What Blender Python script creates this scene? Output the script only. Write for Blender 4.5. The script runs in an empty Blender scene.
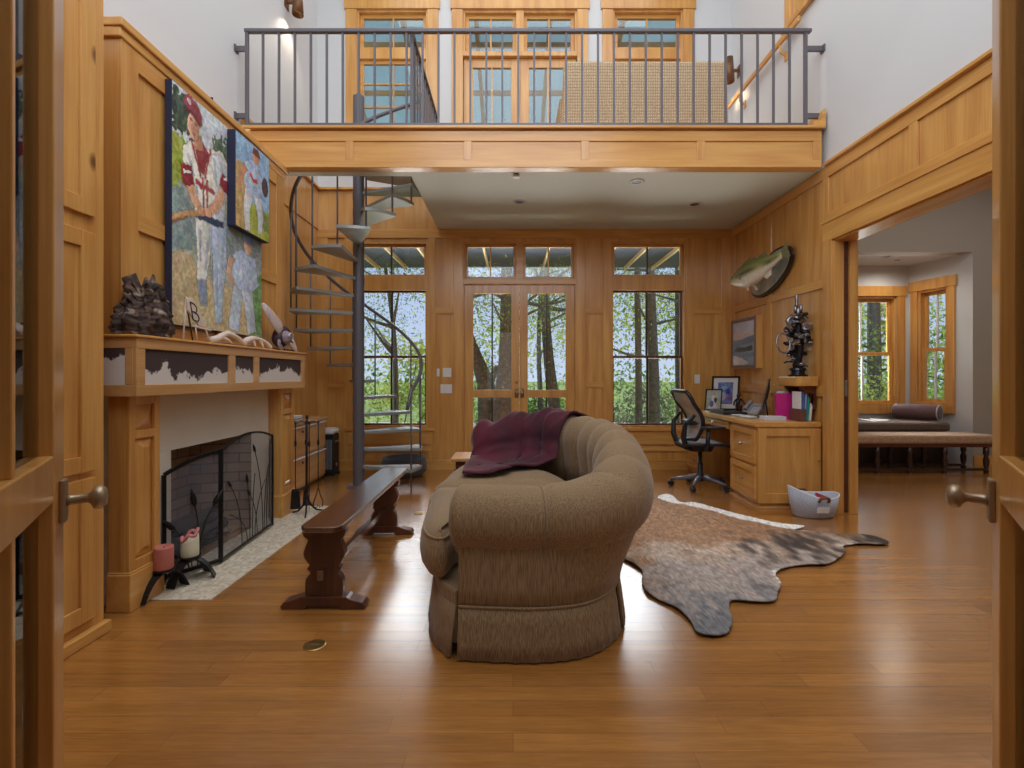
import bpy, math, random
import numpy as np
from mathutils import Matrix, Vector
PI = math.pi
C = bpy.context.scene.collection
F_PX, VX, VY, CAM_Z = 490.0, 513.0, 376.0, 1.21

# ------------------------------------------------------------------ helpers
def lin(c):
    out = []
    for v in c[:3]:
        v = v / 255.0
        out.append(v / 12.92 if v <= 0.04045 else ((v + 0.055) / 1.055) ** 2.4)
    return (out[0], out[1], out[2], 1.0)

def basis(o):
    m = Matrix.Translation(o.location) @ o.rotation_euler.to_matrix().to_4x4()
    return basis(o.parent) @ m if o.parent else m

def tag(o, label=None, cat=None, group=None, kind=None):
    if label: o['label'] = label
    if cat: o['category'] = cat
    if group: o['group'] = group
    if kind: o['kind'] = kind
    return o

def thing(name, label, cat, loc=(0, 0, 0), rotz=0.0, group=None, kind=None):
    o = bpy.data.objects.new(name, None)
    o.empty_display_size = 0.1
    C.objects.link(o)
    o.location = loc
    o.rotation_euler = (0, 0, rotz)
    return tag(o, label, cat, group, kind)

def copy_thing(o, loc, rotz=None, label=None):
    def rec(src, parent):
        c = src.copy(); C.objects.link(c)
        if parent: c.parent = parent
        for ch in [k for k in src.children]:
            rec(ch, c)
        return c
    r = rec(o, None)
    r.location = loc
    if rotz is not None: r.rotation_euler = (0, 0, rotz)
    if label: r['label'] = label
    return r

def cat_rom(pts, n=6, closed=False):
    P = [np.array(p, float) for p in pts]
    out = []
    N = len(P)
    rng = range(N) if closed else range(N - 1)
    for i in rng:
        if closed:
            p0, p1, p2, p3 = P[(i - 1) % N], P[i], P[(i + 1) % N], P[(i + 2) % N]
        else:
            p0, p1, p2, p3 = P[max(i - 1, 0)], P[i], P[i + 1], P[min(i + 2, N - 1)]
        for k in range(n):
            t = k / n
            out.append(0.5 * ((2 * p1) + (-p0 + p2) * t + (2 * p0 - 5 * p1 + 4 * p2 - p3) * t * t + (-p0 + 3 * p1 - 3 * p2 + p3) * t ** 3))
    if not closed: out.append(P[-1])
    return [tuple(float(v) for v in p) for p in out]

class MB:
    """collects faces (in world space, after T) and builds one mesh object"""
    def __init__(self, T=None):
        self.V, self.F, self.T = [], [], T
    def add(self, vs, fs):
        b = len(self.V)
        if self.T is not None:
            vs = [tuple(self.T @ Vector(v)) for v in vs]
        self.V += [tuple(v) for v in vs]
        self.F += [tuple(b + i for i in f) for f in fs]
        return self
    def box(self, x0, x1, y0, y1, z0, z1):
        x0, x1 = min(x0, x1), max(x0, x1); y0, y1 = min(y0, y1), max(y0, y1); z0, z1 = min(z0, z1), max(z0, z1)
        v = [(x0,y0,z0),(x1,y0,z0),(x1,y1,z0),(x0,y1,z0),(x0,y0,z1),(x1,y0,z1),(x1,y1,z1),(x0,y1,z1)]
        return self.add(v, [(0,3,2,1),(4,5,6,7),(0,1,5,4),(1,2,6,5),(2,3,7,6),(3,0,4,7)])
    def hexa(self, bottom, top):
        return self.add(list(bottom) + list(top), [(0,3,2,1),(4,5,6,7),(0,1,5,4),(1,2,6,5),(2,3,7,6),(3,0,4,7)])
    def bar(self, a, b, w, h, up=(0, 0, 1)):
        """rectangular bar a->b, width w, height h along up"""
        a, b = Vector(a), Vector(b)
        d = (b - a).normalized(); u = Vector(up)
        s = d.cross(u)
        if s.length < 1e-5: s = d.cross(Vector((1, 0, 0)))
        s.normalize(); u = s.cross(d).normalized()
        s, u = s * w / 2, u * h / 2
        return self.hexa([a - s - u, a + s - u, b + s - u, b - s - u], [a - s + u, a + s + u, b + s + u, b - s + u])
    def tube(self, pts, r, n=8, cap=True, closed=False, squash=None):
        pts = [Vector(p) for p in pts]
        N = len(pts)
        rs = r if isinstance(r, (list, tuple)) else [r] * N
        vs, fs = [], []
        prev = None
        for i, p in enumerate(pts):
            if closed: d = pts[(i + 1) % N] - pts[(i - 1) % N]
            else: d = pts[min(i + 1, N - 1)] - pts[max(i - 1, 0)]
            if d.length < 1e-9: d = Vector((0, 0, 1))
            d.normalize()
            if prev is None:
                a = Vector((0, 0, 1)) if abs(d.z) < 0.9 else Vector((1, 0, 0))
                u = d.cross(a).normalized()
            else:
                u = prev - d * prev.dot(d)
                if u.length < 1e-6: u = d.orthogonal()
                u.normalize()
            prev = u
            w = d.cross(u)
            for k in range(n):
                a = 2 * PI * k / n
                vs.append(p + (u * math.cos(a) + w * math.sin(a)) * rs[i])
        M = N if closed else N - 1
        for i in range(M):
            j = (i + 1) % N
            for k in range(n):
                l = (k + 1) % n
                fs.append((i * n + k, i * n + l, j * n + l, j * n + k))
        if cap and not closed:
            fs.append(tuple(range(n - 1, -1, -1)))
            fs.append(tuple((N - 1) * n + k for k in range(n)))
        return self.add(vs, fs)
    def lathe(self, prof, c=(0, 0, 0), n=20, axis='z', sx=1.0, sy=1.0):
        """profile of (radius, height) about an axis through c"""
        vs, fs = [], []
        for r, z in prof:
            for k in range(n):
                a = 2 * PI * k / n
                p = (r * math.cos(a) * sx, r * math.sin(a) * sy, z)
                if axis == 'x': p = (p[2], p[0], p[1])
                elif axis == 'y': p = (p[0], p[2], p[1])
                vs.append((p[0] + c[0], p[1] + c[1], p[2] + c[2]))
        for i in range(len(prof) - 1):
            for k in range(n):
                l = (k + 1) % n
                fs.append((i * n + k, i * n + l, (i + 1) * n + l, (i + 1) * n + k))
        fs.append(tuple(range(n - 1, -1, -1)))
        fs.append(tuple((len(prof) - 1) * n + k for k in range(n)))
        return self.add(vs, fs)
    def prism(self, poly, a0, a1, plane='xy'):
        """extrude a 2D polygon: 'xy' along z, 'xz' along y, 'yz' along x"""
        def P(p, h):
            if plane == 'xy': return (p[0], p[1], h)
            if plane == 'xz': return (p[0], h, p[1])
            return (h, p[0], p[1])
        n = len(poly)
        vs = [P(p, a0) for p in poly] + [P(p, a1) for p in poly]
        fs = [tuple(range(n - 1, -1, -1)), tuple(range(n, 2 * n))]
        for i in range(n):
            j = (i + 1) % n
            fs.append((i, j, n + j, n + i))
        return self.add(vs, fs)
    def ellipsoid(self, c, r, nu=14, nv=8, R=None):
        vs, fs = [], []
        for j in range(nv + 1):
            t = PI * j / nv
            for k in range(nu):
                a = 2 * PI * k / nu
                p = Vector((r[0] * math.sin(t) * math.cos(a), r[1] * math.sin(t) * math.sin(a), -r[2] * math.cos(t)))
                if R is not None: p = R @ p
                vs.append((p.x + c[0], p.y + c[1], p.z + c[2]))
        for j in range(nv):
            for k in range(nu):
                l = (k + 1) % nu
                fs.append((j * nu + k, j * nu + l, (j + 1) * nu + l, (j + 1) * nu + k))
        return self.add(vs, fs)
    def rings(self, loops, closed=True, cap=True):
        """skin a list of vertex loops of equal length"""
        n = len(loops[0])
        vs = [p for L in loops for p in L]
        fs = []
        for i in range(len(loops) - 1):
            for k in range(n if closed else n - 1):
                l = (k + 1) % n
                fs.append((i * n + k, i * n + l, (i + 1) * n + l, (i + 1) * n + k))
        if cap:
            fs.append(tuple(range(n - 1, -1, -1)))
            fs.append(tuple((len(loops) - 1) * n + k for k in range(n)))
        return self.add(vs, fs)
    def build(self, name, mat, parent=None, smooth=False, bevel=0.0, solid=0.0, sub=0, kind=None, fix=True):
        me = bpy.data.meshes.new(name)
        V = self.V
        if parent is not None:
            inv = basis(parent).inverted()
            V = [tuple(inv @ Vector(v)) for v in V]
        me.from_pydata(V, [], self.F)
        me.update()
        if fix:
            import bmesh
            bm = bmesh.new(); bm.from_mesh(me)
            bmesh.ops.recalc_face_normals(bm, faces=bm.faces)
            bm.to_mesh(me); bm.free()
        me.materials.append(mat)
        if smooth:
            me.polygons.foreach_set('use_smooth', [True] * len(me.polygons))
        o = bpy.data.objects.new(name, me)
        C.objects.link(o)
        if parent is not None: o.parent = parent
        if solid:
            m = o.modifiers.new('s', 'SOLIDIFY'); m.thickness = solid; m.offset = 0
        if sub:
            m = o.modifiers.new('u', 'SUBSURF'); m.levels = sub; m.render_levels = sub
        if bevel:
            m = o.modifiers.new('b', 'BEVEL'); m.width = bevel; m.segments = 2; m.limit_method = 'ANGLE'; m.angle_limit = math.radians(40)
        if kind: o['kind'] = kind
        return o

def structure(name, mb, mat, label, cat, parent=None, **kw):
    o = mb.build(name, mat, parent, **kw)
    if parent is None: tag(o, label, cat, None, 'structure')
    return o

# ------------------------------------------------------------------ materials
def new_mat(name):
    m = bpy.data.materials.new(name); m.use_nodes = True
    nt = m.node_tree
    b = nt.nodes['Principled BSDF']
    return m, nt, b

def plain(name, c, rough=0.5, metal=0.0, spec=0.5, var=0.0, vscale=8.0, bump=0.0, bscale=60.0, sheen=0.0, coat=0.0):
    m, nt, b = new_mat(name)
    b.inputs['Base Color'].default_value = lin(c)
    b.inputs['Roughness'].default_value = rough
    b.inputs['Metallic'].default_value = metal
    b.inputs['Specular IOR Level'].default_value = spec
    if sheen: b.inputs['Sheen Weight'].default_value = sheen
    if coat: b.inputs['Coat Weight'].default_value = coat; b.inputs['Coat Roughness'].default_value = 0.1
    tc = nt.nodes.new('ShaderNodeTexCoord')
    if var:
        n = nt.nodes.new('ShaderNodeTexNoise'); n.inputs['Scale'].default_value = vscale; n.inputs['Detail'].default_value = 5
        nt.links.new(tc.outputs['Object'], n.inputs['Vector'])
        r = nt.nodes.new('ShaderNodeValToRGB')
        l = lin(c)
        r.color_ramp.elements[0].position = 0.3; r.color_ramp.elements[1].position = 0.7
        r.color_ramp.elements[0].color = tuple(v * (1 - var) for v in l[:3]) + (1,)
        r.color_ramp.elements[1].color = tuple(min(1, v * (1 + var)) for v in l[:3]) + (1,)
        nt.links.new(n.outputs['Fac'], r.inputs['Fac']); nt.links.new(r.outputs['Color'], b.inputs['Base Color'])
    if bump:
        n2 = nt.nodes.new('ShaderNodeTexNoise'); n2.inputs['Scale'].default_value = bscale; n2.inputs['Detail'].default_value = 4
        nt.links.new(tc.outputs['Object'], n2.inputs['Vector'])
        bp = nt.nodes.new('ShaderNodeBump'); bp.inputs['Strength'].default_value = bump; bp.inputs['Distance'].default_value = 0.01
        nt.links.new(n2.outputs['Fac'], bp.inputs['Height']); nt.links.new(bp.outputs['Normal'], b.inputs['Normal'])
    return m

def wood(name, c1, c2, axis='z', rough=0.28, spec=0.5, grain=1.0, coat=0.25, bscale=0.35, knots=False):
    """long-grained wood: streaks and cathedral rings drawn out along one axis"""
    m, nt, b = new_mat(name)
    tc = nt.nodes.new('ShaderNodeTexCoord')
    def mapped(sl, sc):
        mp = nt.nodes.new('ShaderNodeMapping')
        s = {'x': (sl, sc, sc), 'y': (sc, sl, sc), 'z': (sc, sc, sl)}[axis]
        mp.inputs['Scale'].default_value = s
        nt.links.new(tc.outputs['Object'], mp.inputs['Vector'])
        return mp
    n1 = nt.nodes.new('ShaderNodeTexNoise'); n1.inputs['Scale'].default_value = 1.0; n1.inputs['Detail'].default_value = 5; n1.inputs['Distortion'].default_value = 0.6
    nt.links.new(mapped(1.0, 14.0).outputs['Vector'], n1.inputs['Vector'])
    n2 = nt.nodes.new('ShaderNodeTexNoise'); n2.inputs['Scale'].default_value = 1.0; n2.inputs['Detail'].default_value = 3
    nt.links.new(mapped(3.0, 140.0).outputs['Vector'], n2.inputs['Vector'])
    wv = nt.nodes.new('ShaderNodeTexNoise'); wv.inputs['Scale'].default_value = 1.0; wv.inputs['Detail'].default_value = 1.0; wv.inputs['Distortion'].default_value = 0.3
    nt.links.new(mapped(0.55, 4.0).outputs['Vector'], wv.inputs['Vector'])
    ml = nt.nodes.new('ShaderNodeMath'); ml.operation = 'MULTIPLY'; ml.inputs[1].default_value = 26.0
    nt.links.new(wv.outputs['Fac'], ml.inputs[0])
    fr = nt.nodes.new('ShaderNodeMath'); fr.operation = 'SINE'
    nt.links.new(ml.outputs[0], fr.inputs[0])
    def mad(a, k, c):
        q = nt.nodes.new('ShaderNodeMath'); q.operation = 'MULTIPLY_ADD'
        nt.links.new(a, q.inputs[0]); q.inputs[1].default_value = k
        if isinstance(c, float): q.inputs[2].default_value = c
        else: nt.links.new(c, q.inputs[2])
        return q.outputs[0]
    v = mad(n1.outputs['Fac'], 0.55 * grain, 0.29)
    v = mad(n2.outputs['Fac'], 0.34 * grain, v)
    v = mad(fr.outputs[0], 0.06 * grain, v)
    oi = nt.nodes.new('ShaderNodeObjectInfo')
    v = mad(oi.outputs['Random'], 0.10, v)
    r = nt.nodes.new('ShaderNodeValToRGB')
    r.color_ramp.elements[0].position = 0.5; r.color_ramp.elements[0].color = lin(c1)
    r.color_ramp.elements[1].position = 1.15 if False else 1.0; r.color_ramp.elements[1].color = lin(c2)
    nt.links.new(v, r.inputs['Fac'])
    if knots:
        mk = nt.nodes.new('ShaderNodeMapping'); mk.inputs['Scale'].default_value = {'x': (.6, 1, 1), 'y': (1, .6, 1), 'z': (1, 1, .6)}[axis]
        vo = nt.nodes.new('ShaderNodeTexVoronoi'); vo.inputs['Scale'].default_value = 3.2
        nt.links.new(tc.outputs['Object'], mk.inputs['Vector']); nt.links.new(mk.outputs['Vector'], vo.inputs['Vector'])
        rk = nt.nodes.new('ShaderNodeMapRange'); rk.inputs['From Min'].default_value = .04; rk.inputs['From Max'].default_value = .10
        nt.links.new(vo.outputs['Distance'], rk.inputs['Value'])
        mk2 = nt.nodes.new('ShaderNodeMix'); mk2.data_type = 'RGBA'
        nt.links.new(rk.outputs['Result'], mk2.inputs[0]); mk2.inputs[6].default_value = lin((112, 66, 30)); nt.links.new(r.outputs['Color'], mk2.inputs[7])
        nt.links.new(mk2.outputs[2], b.inputs['Base Color'])
    else:
        nt.links.new(r.outputs['Color'], b.inputs['Base Color'])
    b.inputs['Roughness'].default_value = rough
    b.inputs['Specular IOR Level'].default_value = spec
    b.inputs['Coat Weight'].default_value = coat; b.inputs['Coat Roughness'].default_value = 0.2
    bp = nt.nodes.new('ShaderNodeBump'); bp.inputs['Strength'].default_value = 0.08; bp.inputs['Distance'].default_value = 0.004
    nt.links.new(n2.outputs['Fac'], bp.inputs['Height']); nt.links.new(bp.outputs['Normal'], b.inputs['Normal'])
    return m

OAK1, OAK2 = (234, 182, 104), (194, 131, 62)
oak_z = wood('oak_upright', OAK1, OAK2, 'z', coat=.6)
oak_knotty = wood('knotty_oak', OAK1, OAK2, 'z', coat=.4, knots=True)
oak_x = wood('oak_across', OAK1, OAK2, 'x')
oak_y = wood('oak_along', OAK1, OAK2, 'y')
bench_wood = wood('dark_bench_wood', (116, 66, 42), (62, 32, 20), 'z', rough=0.35)
bench_top_wood = wood('dark_bench_board', (112, 66, 46), (66, 36, 24), 'y', rough=0.14, coat=1.0)
bench_top_wood.node_tree.nodes['Principled BSDF'].inputs['Coat IOR'].default_value = 2.0
dark_wood = wood('dark_turned_wood', (70, 44, 34), (34, 20, 16), 'z', rough=0.35)
mahogany = wood('red_brown_wood', (110, 60, 40), (70, 34, 24), 'x', rough=0.3)
pine_y = wood('light_cabinet_wood', (222, 174, 116), (190, 136, 78), 'y', rough=0.35)
white_paint = plain('white_wall_paint', (214, 215, 216), 0.75, spec=0.3)
soffit_paint = plain('pale_ceiling_paint', (214, 218, 208), 0.7, spec=0.3)
taupe_paint = plain('taupe_wall_paint', (172, 162, 150), 0.75, spec=0.3)
plaster = plain('cream_plaster', (228, 222, 206), 0.7, spec=0.3, var=0.04, vscale=5)
iron = plain('blackened_iron', (104, 101, 107), 0.4, metal=0.2, spec=0.5)
iron_dark = plain('dark_forged_iron', (38, 36, 38), 0.45, metal=0.4)
steel_tread = plain('painted_steel_tread', (150, 154, 150), 0.25, metal=0.1)
black_metal = plain('black_metal', (24, 24, 26), 0.4, metal=0.3)
black_plastic = plain('black_plastic', (30, 31, 34), 0.45)
grey_plastic = plain('grey_plastic', (150, 150, 156), 0.45)
white_plastic = plain('white_plastic', (232, 232, 230), 0.4)
pewter = plain('aged_pewter', (168, 150, 126), 0.35, metal=0.7)
brass = plain('worn_brass', (176, 146, 88), 0.3, metal=0.9)
chrome = plain('polished_steel', (190, 190, 194), 0.22, metal=0.95)
bronze = plain('brown_bronze', (120, 84, 56), 0.4, metal=0.5)
navy = plain('navy_canvas_edge', (34, 38, 66), 0.7)
paper_white = plain('white_paper', (236, 236, 234), 0.7)

def glass_mat(name='window_glass', tint=(1, 1, 1), ior=1.5):
    m = bpy.data.materials.new(name); m.use_nodes = True
    nt = m.node_tree; nt.nodes.clear()
    out = nt.nodes.new('ShaderNodeOutputMaterial')
    tr = nt.nodes.new('ShaderNodeBsdfTransparent'); tr.inputs['Color'].default_value = tint + (1,)
    gl = nt.nodes.new('ShaderNodeBsdfGlossy'); gl.inputs['Roughness'].default_value = 0.02
    fr = nt.nodes.new('ShaderNodeFresnel'); fr.inputs['IOR'].default_value = ior
    mx = nt.nodes.new('ShaderNodeMixShader')
    nt.links.new(fr.outputs[0], mx.inputs[0]); nt.links.new(tr.outputs[0], mx.inputs[1]); nt.links.new(gl.outputs[0], mx.inputs[2])
    nt.links.new(mx.outputs[0], out.inputs['Surface'])
    return m
glass = glass_mat()

def mesh_mat(name, c, alpha):
    """woven wire or mesh fabric: part of the light passes straight through"""
    m = bpy.data.materials.new(name); m.use_nodes = True
    nt = m.node_tree
    b = nt.nodes['Principled BSDF']; b.inputs['Base Color'].default_value = lin(c); b.inputs['Roughness'].default_value = 0.5
    b.inputs['Alpha'].default_value = alpha
    return m
wire_mesh = mesh_mat('fine_wire_mesh', (128, 132, 142), 0.33)
chair_mesh = mesh_mat('grey_chair_mesh', (176, 182, 190), 0.72)

def vcol_mat(name, rough=0.6, noise=0.0, nscale=40.0, stretch=(1, 1, 1), bump=0.0):
    m, nt, b = new_mat(name)
    a = nt.nodes.new('ShaderNodeVertexColor'); a.layer_name = 'Col'
    src = a.outputs['Color']
    if noise:
        tc = nt.nodes.new('ShaderNodeTexCoord'); mp = nt.nodes.new('ShaderNodeMapping'); mp.inputs['Scale'].default_value = stretch
        n = nt.nodes.new('ShaderNodeTexNoise'); n.inputs['Scale'].default_value = nscale; n.inputs['Detail'].default_value = 6
        nt.links.new(tc.outputs['Object'], mp.inputs['Vector']); nt.links.new(mp.outputs['Vector'], n.inputs['Vector'])
        r = nt.nodes.new('ShaderNodeMapRange'); r.inputs['From Min'].default_value = 0.3; r.inputs['From Max'].default_value = 0.7
        r.inputs['To Min'].default_value = 1 - noise; r.inputs['To Max'].default_value = 1 + noise
        nt.links.new(n.outputs['Fac'], r.inputs['Value'])
        vm = nt.nodes.new('ShaderNodeVectorMath'); vm.operation = 'SCALE'
        nt.links.new(src, vm.inputs[0]); nt.links.new(r.outputs['Result'], vm.inputs['Scale'])
        src = vm.outputs['Vector']
        if bump:
            bp = nt.nodes.new('ShaderNodeBump'); bp.inputs['Strength'].default_value = bump; bp.inputs['Distance'].default_value = 0.01
            nt.links.new(n.outputs['Fac'], bp.inputs['Height']); nt.links.new(bp.outputs['Normal'], b.inputs['Normal'])
    nt.links.new(src, b.inputs['Base Color'])
    b.inputs['Roughness'].default_value = rough
    return m

def set_vcol(o, fn):
    """fn(local vertex array n x 3) -> n x 3 sRGB 0..255"""
    me = o.data
    co = np.empty(len(me.vertices) * 3); me.vertices.foreach_get('co', co); co = co.reshape(-1, 3)
    c = np.asarray(fn(co), float) / 255.0
    l = np.where(c <= 0.04045, c / 12.92, ((c + 0.055) / 1.055) ** 2.4)
    a = me.color_attributes.new('Col', 'FLOAT_COLOR', 'POINT')
    full = np.concatenate([l, np.ones((len(l), 1))], axis=1).astype(np.float32)
    a.data.foreach_set('color', full.ravel())

def inside(px, py, poly):
    r = np.zeros(px.shape, bool)
    n = len(poly)
    j = n - 1
    for i in range(n):
        xi, yi = poly[i]; xj, yj = poly[j]
        if yi != yj:
            c = ((yi > py) != (yj > py)) & (px < (xj - xi) * (py - yi) / (yj - yi) + xi)
            r ^= c
        j = i
    return r

def vnoise(x, y, seed=0):
    """smooth value noise in numpy"""
    rs = np.random.RandomState(seed); tab = rs.rand(64, 64)
    xi, yi = np.floor(x).astype(int), np.floor(y).astype(int)
    fx, fy = x - xi, y - yi
    fx, fy = fx * fx * (3 - 2 * fx), fy * fy * (3 - 2 * fy)
    g = lambda a, b: tab[a % 64, b % 64]
    return (g(xi, yi) * (1 - fx) + g(xi + 1, yi) * fx) * (1 - fy) + (g(xi, yi + 1) * (1 - fx) + g(xi + 1, yi + 1) * fx) * fy

def fabric(name, c, dark, sheen=0.3, streak=(300, 300, 30), rough=0.85):
    m, nt, b = new_mat(name)
    tc = nt.nodes.new('ShaderNodeTexCoord'); mp = nt.nodes.new('ShaderNodeMapping'); mp.inputs['Scale'].default_value = streak
    n = nt.nodes.new('ShaderNodeTexNoise'); n.inputs['Scale'].default_value = 1; n.inputs['Detail'].default_value = 3
    nt.links.new(tc.outputs['Object'], mp.inputs['Vector']); nt.links.new(mp.outputs['Vector'], n.inputs['Vector'])
    r = nt.nodes.new('ShaderNodeValToRGB'); r.color_ramp.elements[0].position = 0.35; r.color_ramp.elements[1].position = 0.65
    r.color_ramp.elements[0].color = lin(dark); r.color_ramp.elements[1].color = lin(c)
    nt.links.new(n.outputs['Fac'], r.inputs['Fac']); nt.links.new(r.outputs['Color'], b.inputs['Base Color'])
    b.inputs['Roughness'].default_value = rough; b.inputs['Sheen Weight'].default_value = sheen; b.inputs['Sheen Roughness'].default_value = 0.4
    bp = nt.nodes.new('ShaderNodeBump'); bp.inputs['Strength'].default_value = 0.25; bp.inputs['Distance'].default_value = 0.004
    nt.links.new(n.outputs['Fac'], bp.inputs['Height']); nt.links.new(bp.outputs['Normal'], b.inputs['Normal'])
    return m
chenille = fabric('brown_chenille', (160, 134, 100), (122, 98, 68), sheen=0.25, streak=(260, 260, 14))
velvet = fabric('maroon_velvet', (92, 24, 44), (48, 10, 26), sheen=0.25, streak=(3, 3, 3))

def floor_mat():
    m, nt, b = new_mat('oak_strip_floor')
    tc = nt.nodes.new('ShaderNodeTexCoord')
    br = nt.nodes.new('ShaderNodeTexBrick')
    br.inputs['Scale'].default_value = 1.0; br.inputs['Brick Width'].default_value = 1.15; br.inputs['Row Height'].default_value = 0.083
    br.inputs['Mortar Size'].default_value = 0.0008; br.inputs['Bias'].default_value = 0.0; br.offset = 0.37; br.offset_frequency = 2; br.squash = 0.8; br.squash_frequency = 3
    br.inputs['Color1'].default_value = lin((180, 122, 57)); br.inputs['Color2'].default_value = lin((159, 105, 47)); br.inputs['Mortar'].default_value = lin((122, 76, 36))
    nt.links.new(tc.outputs['Object'], br.inputs['Vector'])
    mp = nt.nodes.new('ShaderNodeMapping'); mp.inputs['Scale'].default_value = (1.6, 30, 1)
    n = nt.nodes.new('ShaderNodeTexNoise'); n.inputs['Scale'].default_value = 1; n.inputs['Detail'].default_value = 6; n.inputs['Distortion'].default_value = 0.8
    nt.links.new(tc.outputs['Object'], mp.inputs['Vector']); nt.links.new(mp.outputs['Vector'], n.inputs['Vector'])
    mp2 = nt.nodes.new('ShaderNodeMapping'); mp2.inputs['Scale'].default_value = (9, 160, 1)
    n2 = nt.nodes.new('ShaderNodeTexNoise'); n2.inputs['Scale'].default_value = 1; n2.inputs['Detail'].default_value = 3
    nt.links.new(tc.outputs['Object'], mp2.inputs['Vector']); nt.links.new(mp2.outputs['Vector'], n2.inputs['Vector'])
    ad = nt.nodes.new('ShaderNodeMath'); ad.operation = 'ADD'
    nt.links.new(n.outputs['Fac'], ad.inputs[0]); nt.links.new(n2.outputs['Fac'], ad.inputs[1])
    r = nt.nodes.new('ShaderNodeMapRange'); r.inputs['From Min'].default_value = 0.7; r.inputs['From Max'].default_value = 1.3; r.inputs['To Min'].default_value = 0.76; r.inputs['To Max'].default_value = 1.2
    nt.links.new(ad.outputs[0], r.inputs['Value'])
    vm = nt.nodes.new('ShaderNodeVectorMath'); vm.operation = 'SCALE'
    nt.links.new(br.outputs['Color'], vm.inputs[0]); nt.links.new(r.outputs['Result'], vm.inputs['Scale'])
    nt.links.new(vm.outputs['Vector'], b.inputs['Base Color'])
    b.inputs['Roughness'].default_value = 0.24; b.inputs['Specular IOR Level'].default_value = 0.6
    b.inputs['Coat Weight'].default_value = 1.0; b.inputs['Coat Roughness'].default_value = 0.23; b.inputs['Coat IOR'].default_value = 1.75
    bp = nt.nodes.new('ShaderNodeBump'); bp.inputs['Strength'].default_value = 0.12; bp.inputs['Distance'].default_value = 0.003
    mp3 = nt.nodes.new('ShaderNodeMapping'); mp3.inputs['Scale'].default_value = (2.0, 14, 1)
    n3 = nt.nodes.new('ShaderNodeTexNoise'); n3.inputs['Scale'].default_value = 1; n3.inputs['Detail'].default_value = 2
    nt.links.new(tc.outputs['Object'], mp3.inputs['Vector']); nt.links.new(mp3.outputs['Vector'], n3.inputs['Vector'])
    nt.links.new(n3.outputs['Fac'], bp.inputs['Height']); nt.links.new(bp.outputs['Normal'], b.inputs['Normal']); nt.links.new(bp.outputs['Normal'], b.inputs['Coat Normal'])
    return m

def patch_mat(name, dark, light, scale, thr=0.5, rough=0.75):
    """two-tone hide: sharp-edged patches"""
    m, nt, b = new_mat(name)
    tc = nt.nodes.new('ShaderNodeTexCoord')
    n = nt.nodes.new('ShaderNodeTexNoise'); n.inputs['Scale'].default_value = scale; n.inputs['Detail'].default_value = 6; n.inputs['Roughness'].default_value = 0.6
    sp = nt.nodes.new('ShaderNodeSeparateXYZ')
    nt.links.new(tc.outputs['Object'], n.inputs['Vector']); nt.links.new(tc.outputs['Object'], sp.inputs['Vector'])
    ma = nt.nodes.new('ShaderNodeMath'); ma.operation = 'MULTIPLY_ADD'; ma.inputs[1].default_value = 2.2
    nt.links.new(sp.outputs['Z'], ma.inputs[0]); nt.links.new(n.outputs['Fac'], ma.inputs[2])
    r = nt.nodes.new('ShaderNodeValToRGB'); r.color_ramp.elements[0].position = thr - 0.015; r.color_ramp.elements[1].position = thr + 0.015
    r.color_ramp.elements[0].color = lin(light); r.color_ramp.elements[1].color = lin(dark)
    nt.links.new(ma.outputs[0], r.inputs['Fac']); nt.links.new(r.outputs['Color'], b.inputs['Base Color'])
    b.inputs['Roughness'].default_value = rough
    return m
# ------------------------------------------------------------------ the room
XL, XR, YB, YF = -2.52, 2.82, 6.32, 0.55
ZC, ZW, ZB, ZT = 3.094, 3.10, 3.44, 7.0
fm = floor_mat()
structure('floor', MB().box(-2.7, 7.4, -2.6, 7.6, -0.12, 0.0), fm, 'glossy brown oak strip floor with boards running across the room', 'floor')

def grid_wall(mb, axis, f0, f1, u0, u1, z0, z1, holes):
    """slab between f0..f1 across the axis, u along the wall, with rectangular holes (ua, ub, za, zb)"""
    us = sorted({u0, u1} | {h[0] for h in holes if u0 < h[0] < u1} | {h[1] for h in holes if u0 < h[1] < u1})
    zs = sorted({z0, z1} | {h[2] for h in holes if z0 < h[2] < z1} | {h[3] for h in holes if z0 < h[3] < z1})
    for i in range(len(us) - 1):
        run = None
        for j in range(len(zs) - 1):
            uc, zc = (us[i] + us[i + 1]) / 2, (zs[j] + zs[j + 1]) / 2
            solid = not any(h[0] < uc < h[1] and h[2] < zc < h[3] for h in holes)
            if solid:
                run = (run[0], zs[j + 1]) if run else (zs[j], zs[j + 1])
            if run and (not solid or j == len(zs) - 2):
                if axis == 'y': mb.box(us[i], us[i + 1], f0, f1, run[0], run[1])
                else: mb.box(f0, f1, us[i], us[i + 1], run[0], run[1])
                run = None
    return mb

DX0, DX1, DXM = -0.645, 0.812, 0.084
WL, WR = (-2.065, -1.10), (1.265, 2.23)
low_holes = [(DX0, DX1, -1, 2.94), (WL[0], WL[1], 0.55, 2.94), (WR[0], WR[1], 0.55, 2.94)]
UL, UC, UR = (-2.01, -1.10), (-0.645, 0.826), (1.29, 2.19)
up_holes = [(UL[0], UL[1], 4.1, 5.93), (UC[0], UC[1], 3.3, 5.93), (UR[0], UR[1], 4.1, 5.93)]
structure('wall_back', grid_wall(MB(), 'y', YB, YB + 0.18, -2.7, 3.01, 0, ZB + 0.16, low_holes + [(-0.645, 0.826, 3.3, 5)]), oak_z, 'oak panelled back wall around the garden doors and windows', 'wall')
structure('wall_back_upper', grid_wall(MB(), 'y', YB, YB + 0.18, -2.7, 3.01, ZB + 0.16, ZT, up_holes), white_paint, 'white back wall above the balcony floor', 'wall')
structure('wall_left', MB().box(XL - 0.18, XL, 0.40, YB, 0, ZW), oak_z, 'oak clad left wall behind the fireplace and spiral stair', 'wall')
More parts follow.
